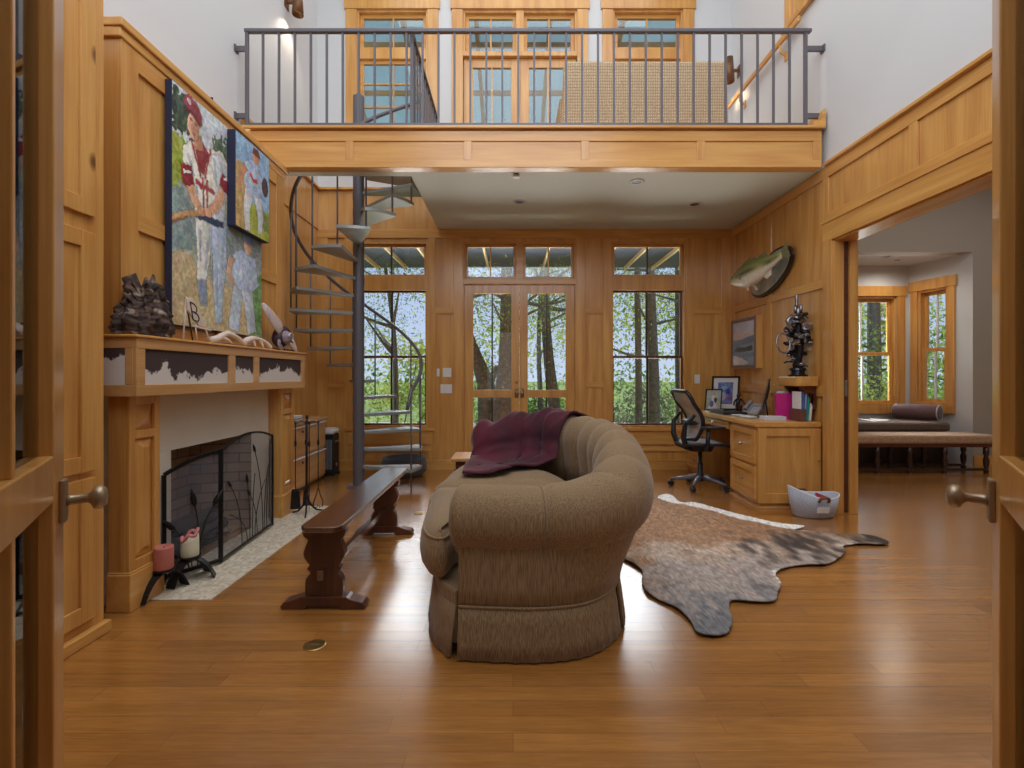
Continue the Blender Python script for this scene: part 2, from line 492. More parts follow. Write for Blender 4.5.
structure('wall_left_upper', MB().box(XL - 0.18, XL, 0.40, YB, ZW, ZT), white_paint, 'white upper left wall above the panelled chimney breast', 'wall')
OPN = (2.0, 4.305, -1, 2.41)
RWIN = (3.9, 4.95, 4.78, 5.9)
structure('wall_right', grid_wall(MB(), 'x', XR, XR + 0.19, 0.40, YB, 0, ZW, [OPN]), oak_z, 'oak panelled right wall with the wide cased opening', 'wall')
structure('wall_right_upper', grid_wall(MB(), 'x', XR, XR + 0.19, 0.40, YB, ZW, ZT, [RWIN]), white_paint, 'white upper right wall above the panelling', 'wall')
structure('wall_front', grid_wall(MB(), 'y', 0.40, 0.55, -2.7, 3.01, 0, ZT, [(-0.66, 0.685, -1, 2.46), (-1.6, 1.6, 3.3, 6.0)]), white_paint, 'front wall holding the pair of open glazed entry doors', 'wall')  # unseen upper opening added to let the front fill lamp in
structure('ceiling', MB().box(-2.7, 3.01, 0.40, YB + 0.18, ZT, ZT + 0.12), white_paint, 'high white ceiling over the two storey room', 'ceiling')

# balcony: slab with the stair well cut out of it
SW = (XL, -0.96, 4.62, YB)
mb = MB().box(SW[1], XR, 4.5, YB, ZC, ZB).box(XL, SW[1], 4.5, SW[2], ZC, ZB)
structure('ceiling_under_balcony', mb, soffit_paint, 'flat pale ceiling under the balcony with a square stair opening', 'ceiling')
mb = MB()
mb.box(XL, 2.765, 4.40, 4.5, 3.08, ZB - .023)
mb.box(XL, 2.765, 4.388, 4.40, 3.08, 3.145)
mb.box(XL, 2.765, 4.388, 4.40, 3.315, 3.405)
structure('beam_balcony', mb, oak_x, 'long oak fascia beam along the balcony edge', 'beam', bevel=0.003)
mb = MB()
for xa, xb in ((-1.50, -1.43), (-0.44, -0.37), (0.61, 0.68), (1.65, 1.72), (2.69, 2.765)):
    mb.box(xa, xb, 4.388, 4.40, 3.145, 3.315)
structure('trim_1', mb, oak_z, 'short upright oak strips dividing the balcony fascia', 'trim', bevel=0.002)
structure('trim_2', MB().box(XL, 2.78, 4.355, 4.52, ZB - .022, ZB + .002).box(2.70, 2.80, 4.40, 4.52, ZB + 0.002, ZB + 0.065).hexa([(2.74, 4.38, ZB+.002), (2.80, 4.38, ZB+.002), (2.80, 6.3, ZB+.002), (2.74, 6.3, ZB+.002)], [(2.78, 4.38, ZB+.16), (2.80, 4.38, ZB+.16), (2.80, 6.3, ZB+.16), (2.78, 6.3, ZB+.16)]), oak_x, 'thin oak nosing capping the balcony edge under the railing', 'trim', bevel=0.003)
structure('floor_balcony', MB().box(SW[1], XR - .03, 4.53, YB, ZB, ZB + 0.015), oak_x, 'narrow strip of oak balcony floor behind the railing', 'floor')

# stair-well panelling carried up behind the spiral stair
structure('trim_3', MB().box(XL, XL + 0.015, 4.53, YB, ZW, ZB + 0.16), oak_z, 'oak cladding on the left wall rising through the stair opening', 'trim')
structure('trim_4', MB().box(XL, XL + 0.05, 4.53, YB - 0.02, ZB + 0.16, ZB + 0.19).box(XL, -0.96, YB - 0.05, YB, ZB + 0.16, ZB + 0.19), oak_y, 'oak cap strip around the stair opening upstairs', 'trim', bevel=0.004)

# back wall joinery: stiles, rails, sill aprons
mb = MB()
yf = YB - 0.018
for xa, xb in ((-2.52, -2.38), (-2.17, -2.065), (-1.10, -1.0), (-0.765, DX0), (DX1, 0.93), (1.16, 1.265), (2.23, 2.33), (2.68, 2.82)):
    mb.box(xa, xb, yf, YB, 0.13, 2.985)
structure('trim_5', mb, oak_z, 'upright oak stiles of the back wall panelling', 'trim', bevel=0.003)
mb = MB()
mb.box(-2.52, 2.82, yf - 0.004, YB, 2.985, ZC)
for xa, xb in ((-2.38, -2.17), (-1.0, -0.765), (0.93, 1.16), (2.33, 2.68)):
    mb.box(xa, xb, yf, YB, 2.01, 2.09)
    if xa in (-2.38, 0.93): mb.box(xa, xb, yf, YB, 1.06, 1.13)
for xa, xb in (WL, WR):
    mb.box(xa - 0.10, xb + 0.10, YB - 0.05, YB, 0.505, 0.55)
    mb.box(xa - 0.06, xb + 0.06, yf - .006, YB, 0.33, 0.505)
    mb.box(xa - 0.04, xb + 0.04, yf - .005, YB, 0.24, 0.30)
structure('trim_6', mb, oak_x, 'level oak rails and window sills of the back wall panelling', 'trim', bevel=0.003)
mb = MB()
for xa, xb in ((-2.52, DX0 - 0.02), (DX1 + 0.02, 2.82)):
    mb.box(xa, xb, YB - 0.022, YB, 0, 0.115); mb.box(xa, xb, YB - 0.028, YB, 0.115, 0.13)
structure('baseboard_back', mb, oak_x, 'oak baseboard along the back wall', 'baseboard', bevel=0.003)

# right wall joinery
xf = XR - 0.016
mb = MB()
for ya, yb in ((3.40, 3.475), (4.36, 4.44), (5.33, 5.41), (6.20, YB)):
    mb.box(xf, XR, ya, yb, 2.59 if ya < 4 else 0.13, 3.0)
structure('trim_7', mb, oak_z, 'upright oak stiles of the right wall panelling', 'trim', bevel=0.003)
mb = MB()
mb.box(xf - 0.002, XR, 0.6, YB, 2.985, 3.085)
mb.box(xf - 0.035, XR, 0.6, 4.38, 3.085, 3.11)
mb.box(xf - .004, XR, 0.6, 4.36, 2.59, 2.66)
for ya, yb in ((4.44, 5.33), (5.41, 6.20)):
    mb.box(xf, XR, ya, yb, 2.01, 2.09)
    mb.box(xf, XR, ya, yb, 1.02, 1.12)
structure('trim_8', mb, oak_y, 'level oak rails and cap of the right wall panelling', 'trim', bevel=0.003)
mb = MB()
mb.box(XR - 0.025, XR, 1.85, 4.43, 2.41, 2.59)
mb.box(XR - 0.035, XR, 1.85, 4.44, 2.575, 2.60)
mb.box(XR + 0.0, XR + 0.19, 1.98, 4.305, 2.395, 2.41)
structure('trim_9', mb, oak_y, 'oak head casing above the wide opening on the right', 'trim', bevel=0.003)
mb = MB()
mb.box(XR - 0.025, XR, 4.305, 4.425, 0, 2.41)
mb.box(XR - 0.012, XR + 0.075, 4.285, 4.305, 0, 2.395)
mb.box(XR + 0.125, XR + 0.20, 4.285, 4.305, 0, 2.395)
structure('trim_10', mb, oak_z, 'oak jamb of the opening with a dark pocket door slot', 'trim', bevel=0.003)
structure('door_7', MB().box(XR + 0.08, XR + 0.12, 4.30, 4.304, 0.012, 2.39), mahogany, 'edge of the sliding pocket door inside its slot', 'door')
tag(MB().box(XR + 0.088, XR + 0.112, 4.294, 4.3, 1.03, 1.17).build('latch_plate', chrome, None, bevel=0.002), 'small steel latch plate on the pocket door edge', 'latch')

# ------------------------------------------------------------------ windows and garden doors
def sash(mb, x0, x1, z0, z1, y0, y1, w, wb=None):
    wb = wb or w
    mb.box(x0, x0 + w, y0, y1, z0, z1); mb.box(x1 - w, x1, y0, y1, z0, z1)
    mb.box(x0 + w, x1 - w, y0, y1, z0, z0 + wb); mb.box(x0 + w, x1 - w, y0, y1, z1 - w, z1)

def low_window(name, x0, x1, label):
    t = thing(name, label, 'window', ((x0 + x1) / 2, YB, 0.55), kind='structure')
    mb = MB(); sash(mb, x0, x1, 0.55, 2.94, YB + 0.0, YB + 0.16, 0.025)
    mb.box(x0, x1, YB + 0.01, YB + 0.16, 2.32, 2.50)
    mb.build('window_frame', oak_z, t, bevel=0.003)
    a, b = x0 + 0.025, x1 - 0.025
    mb = MB(); sash(mb, a, b, 2.50, 2.915, YB + 0.05, YB + 0.09, 0.03)
    mb.build('transom_sash', oak_x, t, bevel=0.003)
    mb = MB(); sash(mb, a, b, 0.575, 1.475, YB + 0.05, YB + 0.085, 0.02)
    mb.build('lower_sash', mahogany, t, bevel=0.003)
    mb = MB(); sash(mb, a, b, 1.44, 2.32, YB + 0.088, YB + 0.12, 0.02)
    mb.build('upper_sash', mahogany, t, bevel=0.003)
    xm = (x0 + x1) / 2
    MB().box(xm - 0.009, xm + 0.009, YB + 0.055, YB + 0.085, 2.53, 2.885).box(xm - 0.011, xm + 0.011, YB + 0.055, YB + 0.082, 0.595, 1.455).box(xm - 0.011, xm + 0.011, YB + 0.09, YB + 0.118, 1.46, 2.30).build('muntin', dark_wood, t)
    for z0, z1, y in ((2.53, 2.885, 0.07), (0.595, 1.455, 0.068), (1.46, 2.30, 0.104)):
        MB().box(a + 0.02, b - 0.02, YB + y - 0.002, YB + y + 0.002, z0, z1).build('pane', glass, t)
    return t
low_window('window_1', WL[0], WL[1], 'garden window behind the spiral stair with a two pane transom')
low_window('window_2', WR[0], WR[1], 'garden window left of the desk with a two pane transom')

t = thing('window_3', 'two transom lights above the pair of garden doors', 'window', (0.08, YB, 2.4), kind='structure')
mb = MB(); sash(mb, DX0, DX1, 2.44, 2.94, YB + 0.0, YB + 0.16, 0.025, 0.03); mb.box(DXM - 0.05, DXM + 0.05, YB - .012, YB + 0.16, 2.44, 2.94)
mb.box(DX0 - 0.01, DX1 + 0.01, YB - 0.015, YB + 0.16, 2.395, 2.45)
mb.build('window_frame', oak_x, t, bevel=0.003)
for a, b in ((DX0 + 0.025, DXM - 0.05), (DXM + 0.05, DX1 - 0.025)):
    mb = MB(); sash(mb, a, b, 2.47, 2.915, YB + 0.05, YB + 0.09, 0.03)
    s_ = mb.build('transom_sash', oak_x, t, bevel=0.003)
    MB().box((a + b) / 2 - .009, (a + b) / 2 + .009, YB + 0.055, YB + 0.085, 2.50, 2.885).build('muntin', oak_z, s_)
    MB().box(a + 0.03, b - 0.03, YB + 0.068, YB + 0.072, 2.50, 2.885).build('pane', glass, s_)
mb = MB().box(DX0 - 0.002, DX0 + 0.012, YB, YB + 0.16, 0, 2.40).box(DX1 - 0.012, DX1 + 0.002, YB, YB + 0.16, 0, 2.40)
structure('trim_11', mb, oak_z, 'slim oak jambs beside the garden doors', 'trim')

def garden_door(name, x0, x1, hinge_left, label):
    t = thing(name, label, 'door', ((x0 + x1) / 2, YB + 0.06, 0.01), kind='structure')
    y0, y1 = YB + 0.035, YB + 0.08
    mb = MB()
    a, b = (x0 + 0.115, x1 - 0.105) if hinge_left else (x0 + 0.105, x1 - 0.115)
    mb.box(x0, a, y0, y1, 0.012, 2.39); mb.box(b, x1, y0, y1, 0.012, 2.39)
    for z0, z1 in ((0.012, 0.25), (0.93, 1.03), (2.28, 2.39)): mb.box(a, b, y0, y1, z0, z1)
    mb.build('stiles_and_rails', oak_z, t, bevel=0.003)
    xm = (a + b) / 2
    for z0, z1 in ((0.25, 0.93), (1.03, 2.28)):
        MB().box(xm - 0.009, xm + 0.009, y0 + 0.005, y1 - 0.005, z0, z1).build('muntin', dark_wood, t)
        MB().box(a, b, y0 + 0.02, y0 + 0.024, z0, z1).build('pane', glass, t)
    xh = x1 - 0.035 if hinge_left else x0 + 0.035
    h = MB().box(xh - 0.022, xh + 0.022, y0 - 0.008, y0, 0.93, 1.05).lathe([(0.008, 0), (0.01, -0.035), (0.026, -0.042), (0.026, -0.058), (0.012, -0.066)], (xh, y0, 0.99), 14, 'y').build('handle', pewter, t, smooth=True)
    if hinge_left:
        MB().lathe([(0.02, 0), (0.02, -0.012), (0.014, -0.016)], (xh, y0, 1.13), 14, 'y').build('deadbolt', brass, t)
    return t
garden_door('door_3', DX0 + 0.013, DXM - 0.002, True, 'left leaf of the glazed garden doors')
garden_door('door_4', DXM + 0.002, DX1 - 0.013, False, 'right leaf of the glazed garden doors')

def up_casing(mb, x0, x1, z0, z1):
    mb.box(x0 - 0.14, x0, YB - 0.025, YB, z0, z1); mb.box(x1, x1 + 0.14, YB - 0.025, YB, z0, z1)
    mb.box(x0 - 0.16, x1 + 0.16, YB - 0.035, YB, z1, z1 + 0.17)
def up_window(name, x0, x1, label):
    t = thing(name, label, 'window', ((x0 + x1) / 2, YB, 4.1), kind='structure')
    mb = MB(); up_casing(mb, x0, x1, 4.02, 5.93); mb.box(x0 - 0.16, x1 + 0.16, YB - 0.06, YB, 4.0, 4.1)
    sash(mb, x0, x1, 4.1, 5.93, YB, YB + 0.16, 0.025)
    mb.box(x0, x1, YB + 0.01, YB + 0.16, 5.31, 5.44)
    mb.build('window_frame', oak_z, t, bevel=0.003)
    a, b = x0 + 0.025, x1 - 0.025; xm = (a + b) / 2
    mb = MB(); sash(mb, a, b, 5.44, 5.905, YB + 0.05, YB + 0.09, 0.045); sash(mb, a, b, 4.125, 5.31, YB + 0.05, YB + 0.09, 0.045)
    mb.build('sash', oak_x, t, bevel=0.003)
    MB().box(xm - 0.009, xm + 0.009, YB + 0.055, YB + 0.085, 5.485, 5.86).box(xm - 0.009, xm + 0.009, YB + 0.055, YB + 0.085, 4.17, 5.265).box(a + .04, b - .04, YB + 0.056, YB + 0.084, 5.0, 5.02).box(a + .04, b - .04, YB + 0.056, YB + 0.084, 4.70, 4.72).build('muntin', oak_z, t)
    for z0, z1 in ((5.485, 5.86), (4.17, 5.265)):
        MB().box(a + 0.04, b - 0.04, YB + 0.068, YB + 0.072, z0, z1).build('pane', glass, t)
up_window('window_4', UL[0], UL[1], 'left oak framed window above the balcony')
up_window('window_5', UR[0], UR[1], 'right oak framed window above the woven sofa back')
t = thing('window_6', 'transom lights and casing above the balcony doors', 'window', (0.09, YB, 5.35), kind='structure')
mb = MB(); up_casing(mb, UC[0], UC[1], 3.62, 5.93); sash(mb, UC[0], UC[1], 5.36, 5.93, YB, YB + 0.16, 0.03); mb.box(0.04, 0.14, YB - 0.01, YB + 0.16, 5.38, 5.93)
mb.box(UC[0] - 0.0, UC[1] + 0.0, YB - 0.02, YB + 0.16, 5.33, 5.39)
mb.build('window_frame', oak_z, t, bevel=0.003)
for a, b in ((UC[0] + 0.03, 0.04), (0.14, UC[1] - 0.03)):
    mb = MB(); sash(mb, a, b, 5.39, 5.90, YB + 0.05, YB + 0.09, 0.045); s_ = mb.build('transom_sash', oak_x, t, bevel=0.003)
    MB().box((a + b) / 2 - .009, (a + b) / 2 + .009, YB + .055, YB + .085, 5.435, 5.855).build('muntin', oak_z, s_)
    MB().box(a + 0.04, b - 0.04, YB + 0.068, YB + 0.072, 5.435, 5.855).build('pane', glass, s_)
for name, x0, x1, lab in (('door_5', UC[0] + 0.01, 0.088, 'left glazed door opening off the balcony'), ('door_6', 0.092, UC[1] - 0.01, 'right glazed door opening off the balcony')):
    t = thing(name, lab, 'door', ((x0 + x1) / 2, YB + 0.06, 3.46), kind='structure')
    mb = MB(); sash(mb, x0, x1, 3.465, 5.325, YB + 0.035, YB + 0.08, 0.115, 0.2); mb.build('stiles_and_rails', oak_z, t, bevel=0.003)
    xm = (x0 + x1) / 2
    MB().box(xm - .009, xm + .009, YB + .04, YB + .075, 3.66, 5.215).build('muntin', oak_z, t)
    MB().box(x0 + 0.11, x1 - 0.11, YB + 0.055, YB + 0.059, 3.66, 5.215).build('pane', glass, t)
    xh = x1 - .04 if name == 'door_5' else x0 + .04
    MB().tube([(xh, YB + .035, 4.45), (xh, YB - .02, 4.45), (xh + (-.1 if name == 'door_5' else .1), YB - .025, 4.45)], .009, 8).build('handle', pewter, t, smooth=True)
# side window high on the right wall
t = thing('window_7', 'small window high in the right wall above the balcony rail', 'window', (XR, 4.4, 4.78), kind='structure')
y0, y1, z0, z1 = RWIN
mb = MB()
for ya, yb, za, zb in ((y0 - .1, y0, z0 - .1, z1 + .1), (y1, y1 + .1, z0 - .1, z1 + .1), (y0, y1, z1, z1 + .12)): mb.box(XR - .025, XR, ya, yb, za, zb)
mb.box(XR - .05, XR, y0 - .12, y1 + .12, z0 - .05, z0)
for ya, yb, za, zb in ((y0, y0 + .04, z0, z1), (y1 - .04, y1, z0, z1), (y0 + .04, y1 - .04, z0, z0 + .04), (y0 + .04, y1 - .04, z1 - .04, z1)): mb.box(XR, XR + .19, ya, yb, za, zb)
mb.build('window_frame', oak_z, t, bevel=.003)
MB().box(XR + .1, XR + .104, y0 + .04, y1 - .04, z0 + .04, z1 - .04).build('pane', glass, t)

# ------------------------------------------------------------------ entry doors standing open
def entry_door(name, E, u, d, label, knob_label):
    T = Matrix(((u[0], d[0], 0, E[0]), (u[1], d[1], 0, E[1]), (0, 0, 1, 0), (0, 0, 0, 1)))
    t = thing(name, label, 'door', (E[0], E[1], 0.01), kind='structure')
    W, th = 0.815, 0.046
    mb = MB(T)
    mb.box(0, 0.11, 0, th, 0.012, 2.44); mb.box(W - 0.11, W, 0, th, 0.012, 2.44)
    for z0, z1 in ((0.012, 0.22), (0.925, 1.03), (2.33, 2.44)): mb.box(0.11, W - 0.11, 0, th, z0, z1)
    mb.build('stiles_and_rails', oak_z, t, bevel=0.004)
    mb = MB(T)
    for z0, z1 in ((0.22, 0.925), (1.03, 2.33)):
        mb.box(W / 2 - 0.010, W / 2 + 0.010, 0.004, th - 0.004, z0, z1)
    mb.build('muntin', oak_z, t, bevel=0.003)
    for x0, x1 in ((0.11, W / 2 - 0.0125), (W / 2 + 0.0125, W - 0.11)):
        for z0, z1 in ((0.22, 0.925), (1.03, 2.33)):
            MB(T).box(x0, x1, 0.026, 0.030, z0, z1).build('pane', glass, t)
    h = MB(T).box(0.022, 0.062, -0.012, 0, 0.862, 0.965).build('handle_plate', pewter, t, bevel=0.004)
    MB(T).lathe([(0.014, -0.012), (0.012, -0.02), (0.011, -0.05), (0.016, -0.056), (0.027, -0.062), (0.029, -0.074), (0.022, -0.084), (0.008, -0.088)], (0.042, 0, 0.913), 18, 'y').build('knob', pewter, h, smooth=True)
    return t
def unit(x, y):
    l = math.hypot(x, y); return (x / l, y / l)
u = unit(.56, -.83); entry_door('door_1', (-1.10, 1.2), u, (u[1], -u[0]), 'left glazed entry door standing open beside the tall cabinet', '')
u = unit(-.62, -.785); entry_door('door_2', (1.173, 1.2), u, (-u[1], u[0]), 'right glazed entry door standing open near the wide opening', '')

# ------------------------------------------------------------------ room beyond the wide opening
RX0 = XR + 0.19
AX0, AY0, AY1, AZ = 3.7, 6.5, 7.32, 2.855
mb = MB().box(RX0, AX0, AY0, AY0 + 0.14, 0, 4.0).box(AX0, 6.1, AY0, AY0 + 0.14, AZ, 4.0)
mb.box(6.1, 7.3, AY0, AY0 + 0.14, 0, 4.0)
structure('wall_side_room', mb, taupe_paint, 'taupe wall of the next room around the window alcove', 'wall')
structure('wall_side_room_right', MB().box(7.2, 7.3, 0.4, AY0, 0, 4.0), taupe_paint, 'far right wall of the next room', 'wall')
structure('wall_side_room_front', MB().box(RX0, 7.3, 0.3, 0.4, 0, 4.0), taupe_paint, 'near wall of the next room', 'wall')
structure('ceiling_side_room', MB().box(RX0, 7.3, 0.3, AY0 + 0.14, 4.0, 4.1), white_paint, 'ceiling of the next room', 'ceiling')
AW = (4.78, 5.73, 0.89, 2.4)
structure('wall_alcove_back', grid_wall(MB(), 'y', AY1, AY1 + 0.15, AX0, 6.05, 0, AZ, [(AW[0], AW[1], 0.78, AW[3])]), white_paint, 'white back wall of the window alcove', 'wall')
structure('ceiling_alcove', MB().box(AX0, 6.2, AY0 + 0.141, AY1 + 0.15, AZ, AZ + 0.1), white_paint, 'white ceiling of the window alcove', 'ceiling')
structure('wall_alcove_left', MB().box(AX0 - 0.1, AX0, AY0 + .14, AY1 + .15, 0, AZ), white_paint, 'left wall of the window alcove', 'wall')
# slanted right wall of the alcove with its window
p0, p1 = Vector((5.92, AY1, 0)), Vector((6.1, AY0, 0))
L = (p1 - p0).length; du = (p1 - p0).normalized(); dn = Vector((-du.y, du.x, 0))   # dn points away from the room (to +x)
if dn.x < 0: dn = -dn
TS = Matrix(((du.x, dn.x, 0, p0.x), (du.y, dn.y, 0, p0.y), (0, 0, 1, 0), (0, 0, 0, 1)))
mb = MB(TS); SWN = (0.13, 0.53, 0.82, 2.45)
grid_wall(mb, 'y', 0.0, 0.14, 0, L, 0, AZ, [SWN])
structure('wall_alcove_right', mb, white_paint, 'slanted white right wall of the window alcove', 'wall')
def alcove_window(name, T, x0, x1, z0, z1, label, muntin=True):
    t = thing(name, label, 'window', tuple((T @ Vector(((x0 + x1) / 2, 0, z0)))), kind='structure')
    mb = MB(T)
    c = 0.115 if x1 - x0 > .6 else 0.10
    mb.box(x0 - c, x0, -0.022, 0, z0 - 0.02, z1); mb.box(x1, x1 + c, -0.022, 0, z0 - 0.02, z1)
    mb.box(x0 - c - .02, x1 + c + .02, -0.03, 0, z1, z1 + 0.15)
    mb.box(x0 - c, x1 + c, -0.04, 0, z0 - 0.13, z0 - 0.02); mb.box(x0, x1, -0.03, 0.12, z0 - .02, z0 + 0.02)
    mb.box(x0, x0 + 0.03, 0, .12, z0, z1); mb.box(x1 - 0.03, x1, 0, .12, z0, z1); mb.box(x0, x1, 0, .12, z1 - .03, z1)
    mb.build('window_frame', oak_z, t, bevel=.003)
    zm = z0 + (z1 - z0) * 0.47
    mb = MB(T); sash(mb, x0 + .03, x1 - .03, z0 + .02, zm + .02, .04, .075, .045); sash(mb, x0 + .03, x1 - .03, zm - .015, z1 - .03, .078, .11, .045)
    mb.build('sash', oak_z, t, bevel=.003)
    xm = (x0 + x1) / 2
    MB(T).box(xm - .009, xm + .009, .045, .07, z0 + .06, zm).box(xm - .009, xm + .009, .082, .105, zm, z1 - .07).build('muntin', white_plastic, t)
    MB(T).box(x0 + .07, x1 - .07, .056, .06, z0 + .06, zm - .02).build('pane', glass, t)
    MB(T).box(x0 + .07, x1 - .07, .092, .096, zm + .03, z1 - .07).build('pane', glass, t)
alcove_window('window_8', Matrix.Translation((0, AY1, 0)), AW[0], AW[1], 0.78, AW[3], 'oak framed sash window straight behind the window seat')
alcove_window('window_9', TS, SWN[0], SWN[1], SWN[2], SWN[3], 'oak framed window in the slanted alcove wall above the bolster')
structure('baseboard_side_room', MB().box(6.1, 7.2, AY0 - 0.02, AY0, 0, 0.15), oak_x, 'oak baseboard right of the window alcove', 'baseboard')

# ------------------------------------------------------------------ entry hall around the camera
structure('wall_hall_left', MB().box(-1.8, -1.7, -2.6, 0.40, 0, 2.9), taupe_paint, 'left wall of the entry hall before the open doors', 'wall')
structure('wall_hall_right', MB().box(1.7, 1.8, -2.6, 0.40, 0, 2.9), taupe_paint, 'right wall of the entry hall before the open doors', 'wall')
structure('wall_hall_front', MB().box(-1.8, 1.8, -2.7, -2.6, 0, 2.9), taupe_paint, 'end wall of the entry hall', 'wall')
structure('ceiling_hall', MB().box(-1.8, 1.8, -2.7, 0.40, 2.9, 3.0), white_paint, 'ceiling of the entry hall', 'ceiling')
# ------------------------------------------------------------------ tall cabinet on the left
t = thing('tall_cabinet', 'full height knotty oak cabinet with panelled doors left of the fireplace', 'cabinet', (-2.23, 1.5, 0))
XC = -1.945
MB().box(XL + .003, XC, 0.72, 2.33, 0.0, 3.06).build('body', oak_knotty, t, bevel=.004)
MB().box(XC, XC + 0.035, 0.72, 2.335, 0.0, 0.055).build('plinth', oak_y, t, bevel=.006)
def cab_door(y0, y1, z0, z1, knob=None):
    mb = MB(); w = 0.075
    mb.box(XC, XC + .02, y0, y0 + w, z0, z1); mb.box(XC, XC + .02, y1 - w, y1, z0, z1)
    mb.box(XC, XC + .02, y0 + w, y1 - w, z0, z0 + w); mb.box(XC, XC + .02, y0 + w, y1 - w, z1 - w, z1)
    mb.box(XC, XC + .008, y0 + w, y1 - w, z0 + w, z1 - w)
    d = mb.build('cabinet_door', oak_knotty, t, bevel=.003)
    if knob: MB().lathe([(.006, 0), (.007, .016), (.015, .022), (.013, .032), (.004, .035)], (XC + .02, knob[0], knob[1]), 12, 'x').build('knob', pewter, d, smooth=True)
for y0, y1 in ((1.80, 2.262), (1.32, 1.785), (0.85, 1.305)):
    cab_door(y0, y1, 1.94, 2.98); cab_door(y0, y1, 0.775, 1.865, (y0 + 0.04, 1.2)); cab_door(y0, y1, 0.10, 0.745)

# ------------------------------------------------------------------ chimney breast and fireplace
XBF = -2.08
t = thing('chimney_breast', 'oak panelled chimney breast above the mantel carrying two paintings', 'chimney breast', (-2.3, 3.5, 1.42), kind='structure')
MB().box(XL, XBF, 2.58, 4.42, 1.42, 3.04).build('body', oak_z, t, bevel=.004)
mb = MB()
for y0, y1 in ((2.58, 2.70), (3.42, 3.54), (4.28, 4.42)): mb.box(XBF, XBF + .018, y0, y1, 1.42, 2.99)
mb.build('stile', oak_z, t, bevel=.003)
mb = MB()
for y0, y1 in ((2.70, 3.42), (3.54, 4.28)):
    for z0, z1 in ((1.42, 1.50), (2.01, 2.10), (2.88, 2.99)): mb.box(XBF, XBF + .018, y0, y1, z0, z1)
mb.build('rail', oak_y, t, bevel=.003)
MB().box(XL, XBF + .045, 2.55, 4.45, 3.04, 3.085).box(XL, XBF + .028, 2.56, 4.44, 2.99, 3.04).build('cap', oak_y, t, bevel=.006)

t = thing('fireplace', 'plaster faced fireplace between two oak pilasters', 'fireplace', (-2.2, 3.46, 0), kind='structure')
FY0, FY1, FZ = 2.98, 3.90, 0.758
# plaster face around the firebox
mb = MB().box(XBF - .1, XBF, 2.58, FY0, 0, 1.105).box(XBF - .1, XBF, FY1, 4.42, 0, 1.105).box(XBF - .1, XBF, FY0, FY1, FZ, 1.105)
mb.build('plaster_face', plaster, t)
brick, nt, b = new_mat('sooty_firebrick')
tc = nt.nodes.new('ShaderNodeTexCoord'); mp = nt.nodes.new('ShaderNodeMapping'); mp.inputs['Rotation'].default_value = (PI / 2, 0, PI / 2)
br = nt.nodes.new('ShaderNodeTexBrick'); br.inputs['Scale'].default_value = 1; br.inputs['Brick Width'].default_value = .23; br.inputs['Row Height'].default_value = .075; br.inputs['Mortar Size'].default_value = .006
br.inputs['Color1'].default_value = lin((176, 146, 120)); br.inputs['Color2'].default_value = lin((150, 122, 100)); br.inputs['Mortar'].default_value = lin((120, 102, 88))
sx = nt.nodes.new('ShaderNodeSeparateXYZ'); cx_ = nt.nodes.new('ShaderNodeCombineXYZ'); ad = nt.nodes.new('ShaderNodeMath')
nt.links.new(tc.outputs['Object'], sx.inputs[0]); nt.links.new(sx.outputs['X'], ad.inputs[0]); nt.links.new(sx.outputs['Y'], ad.inputs[1])
nt.links.new(ad.outputs[0], cx_.inputs['X']); nt.links.new(sx.outputs['Z'], cx_.inputs['Y']); nt.links.new(cx_.outputs[0], br.inputs['Vector'])
nt.links.new(br.outputs['Color'], b.inputs['Base Color']); b.inputs['Roughness'].default_value = .9
mb = MB()
mb.hexa([(-2.52, FY0 + .12, 0), (XBF - .1, FY0 - .02, 0), (XBF - .1, FY0, 0), (-2.52, FY0 + .14, 0)], [(-2.52, FY0 + .12, .85), (XBF - .1, FY0 - .02, .85), (XBF - .1, FY0, .85), (-2.52, FY0 + .14, .85)])
mb.hexa([(-2.52, FY1 - .14, 0), (XBF - .1, FY1, 0), (XBF - .1, FY1 + .02, 0), (-2.52, FY1 - .12, 0)], [(-2.52, FY1 - .14, .85), (XBF - .1, FY1, .85), (XBF - .1, FY1 + .02, .85), (-2.52, FY1 - .12, .85)])
mb.box(-2.519, -2.49, FY0 - .03, FY1 + .03, 0, .9); mb.box(-2.5, XBF - .1, FY0 - .02, FY1 + .02, .80, .85); mb.box(-2.5, XBF - .1, FY0 - .02, FY1 + .02, 0, .02)
mb.box(XBF - .099, XBF - .002, FY0 - .0, FY0 + .004, 0, FZ); mb.box(XBF - .099, XBF - .002, FY1 - .004, FY1, 0, FZ)
mb.build('firebox', brick, t)
XPF = -1.97
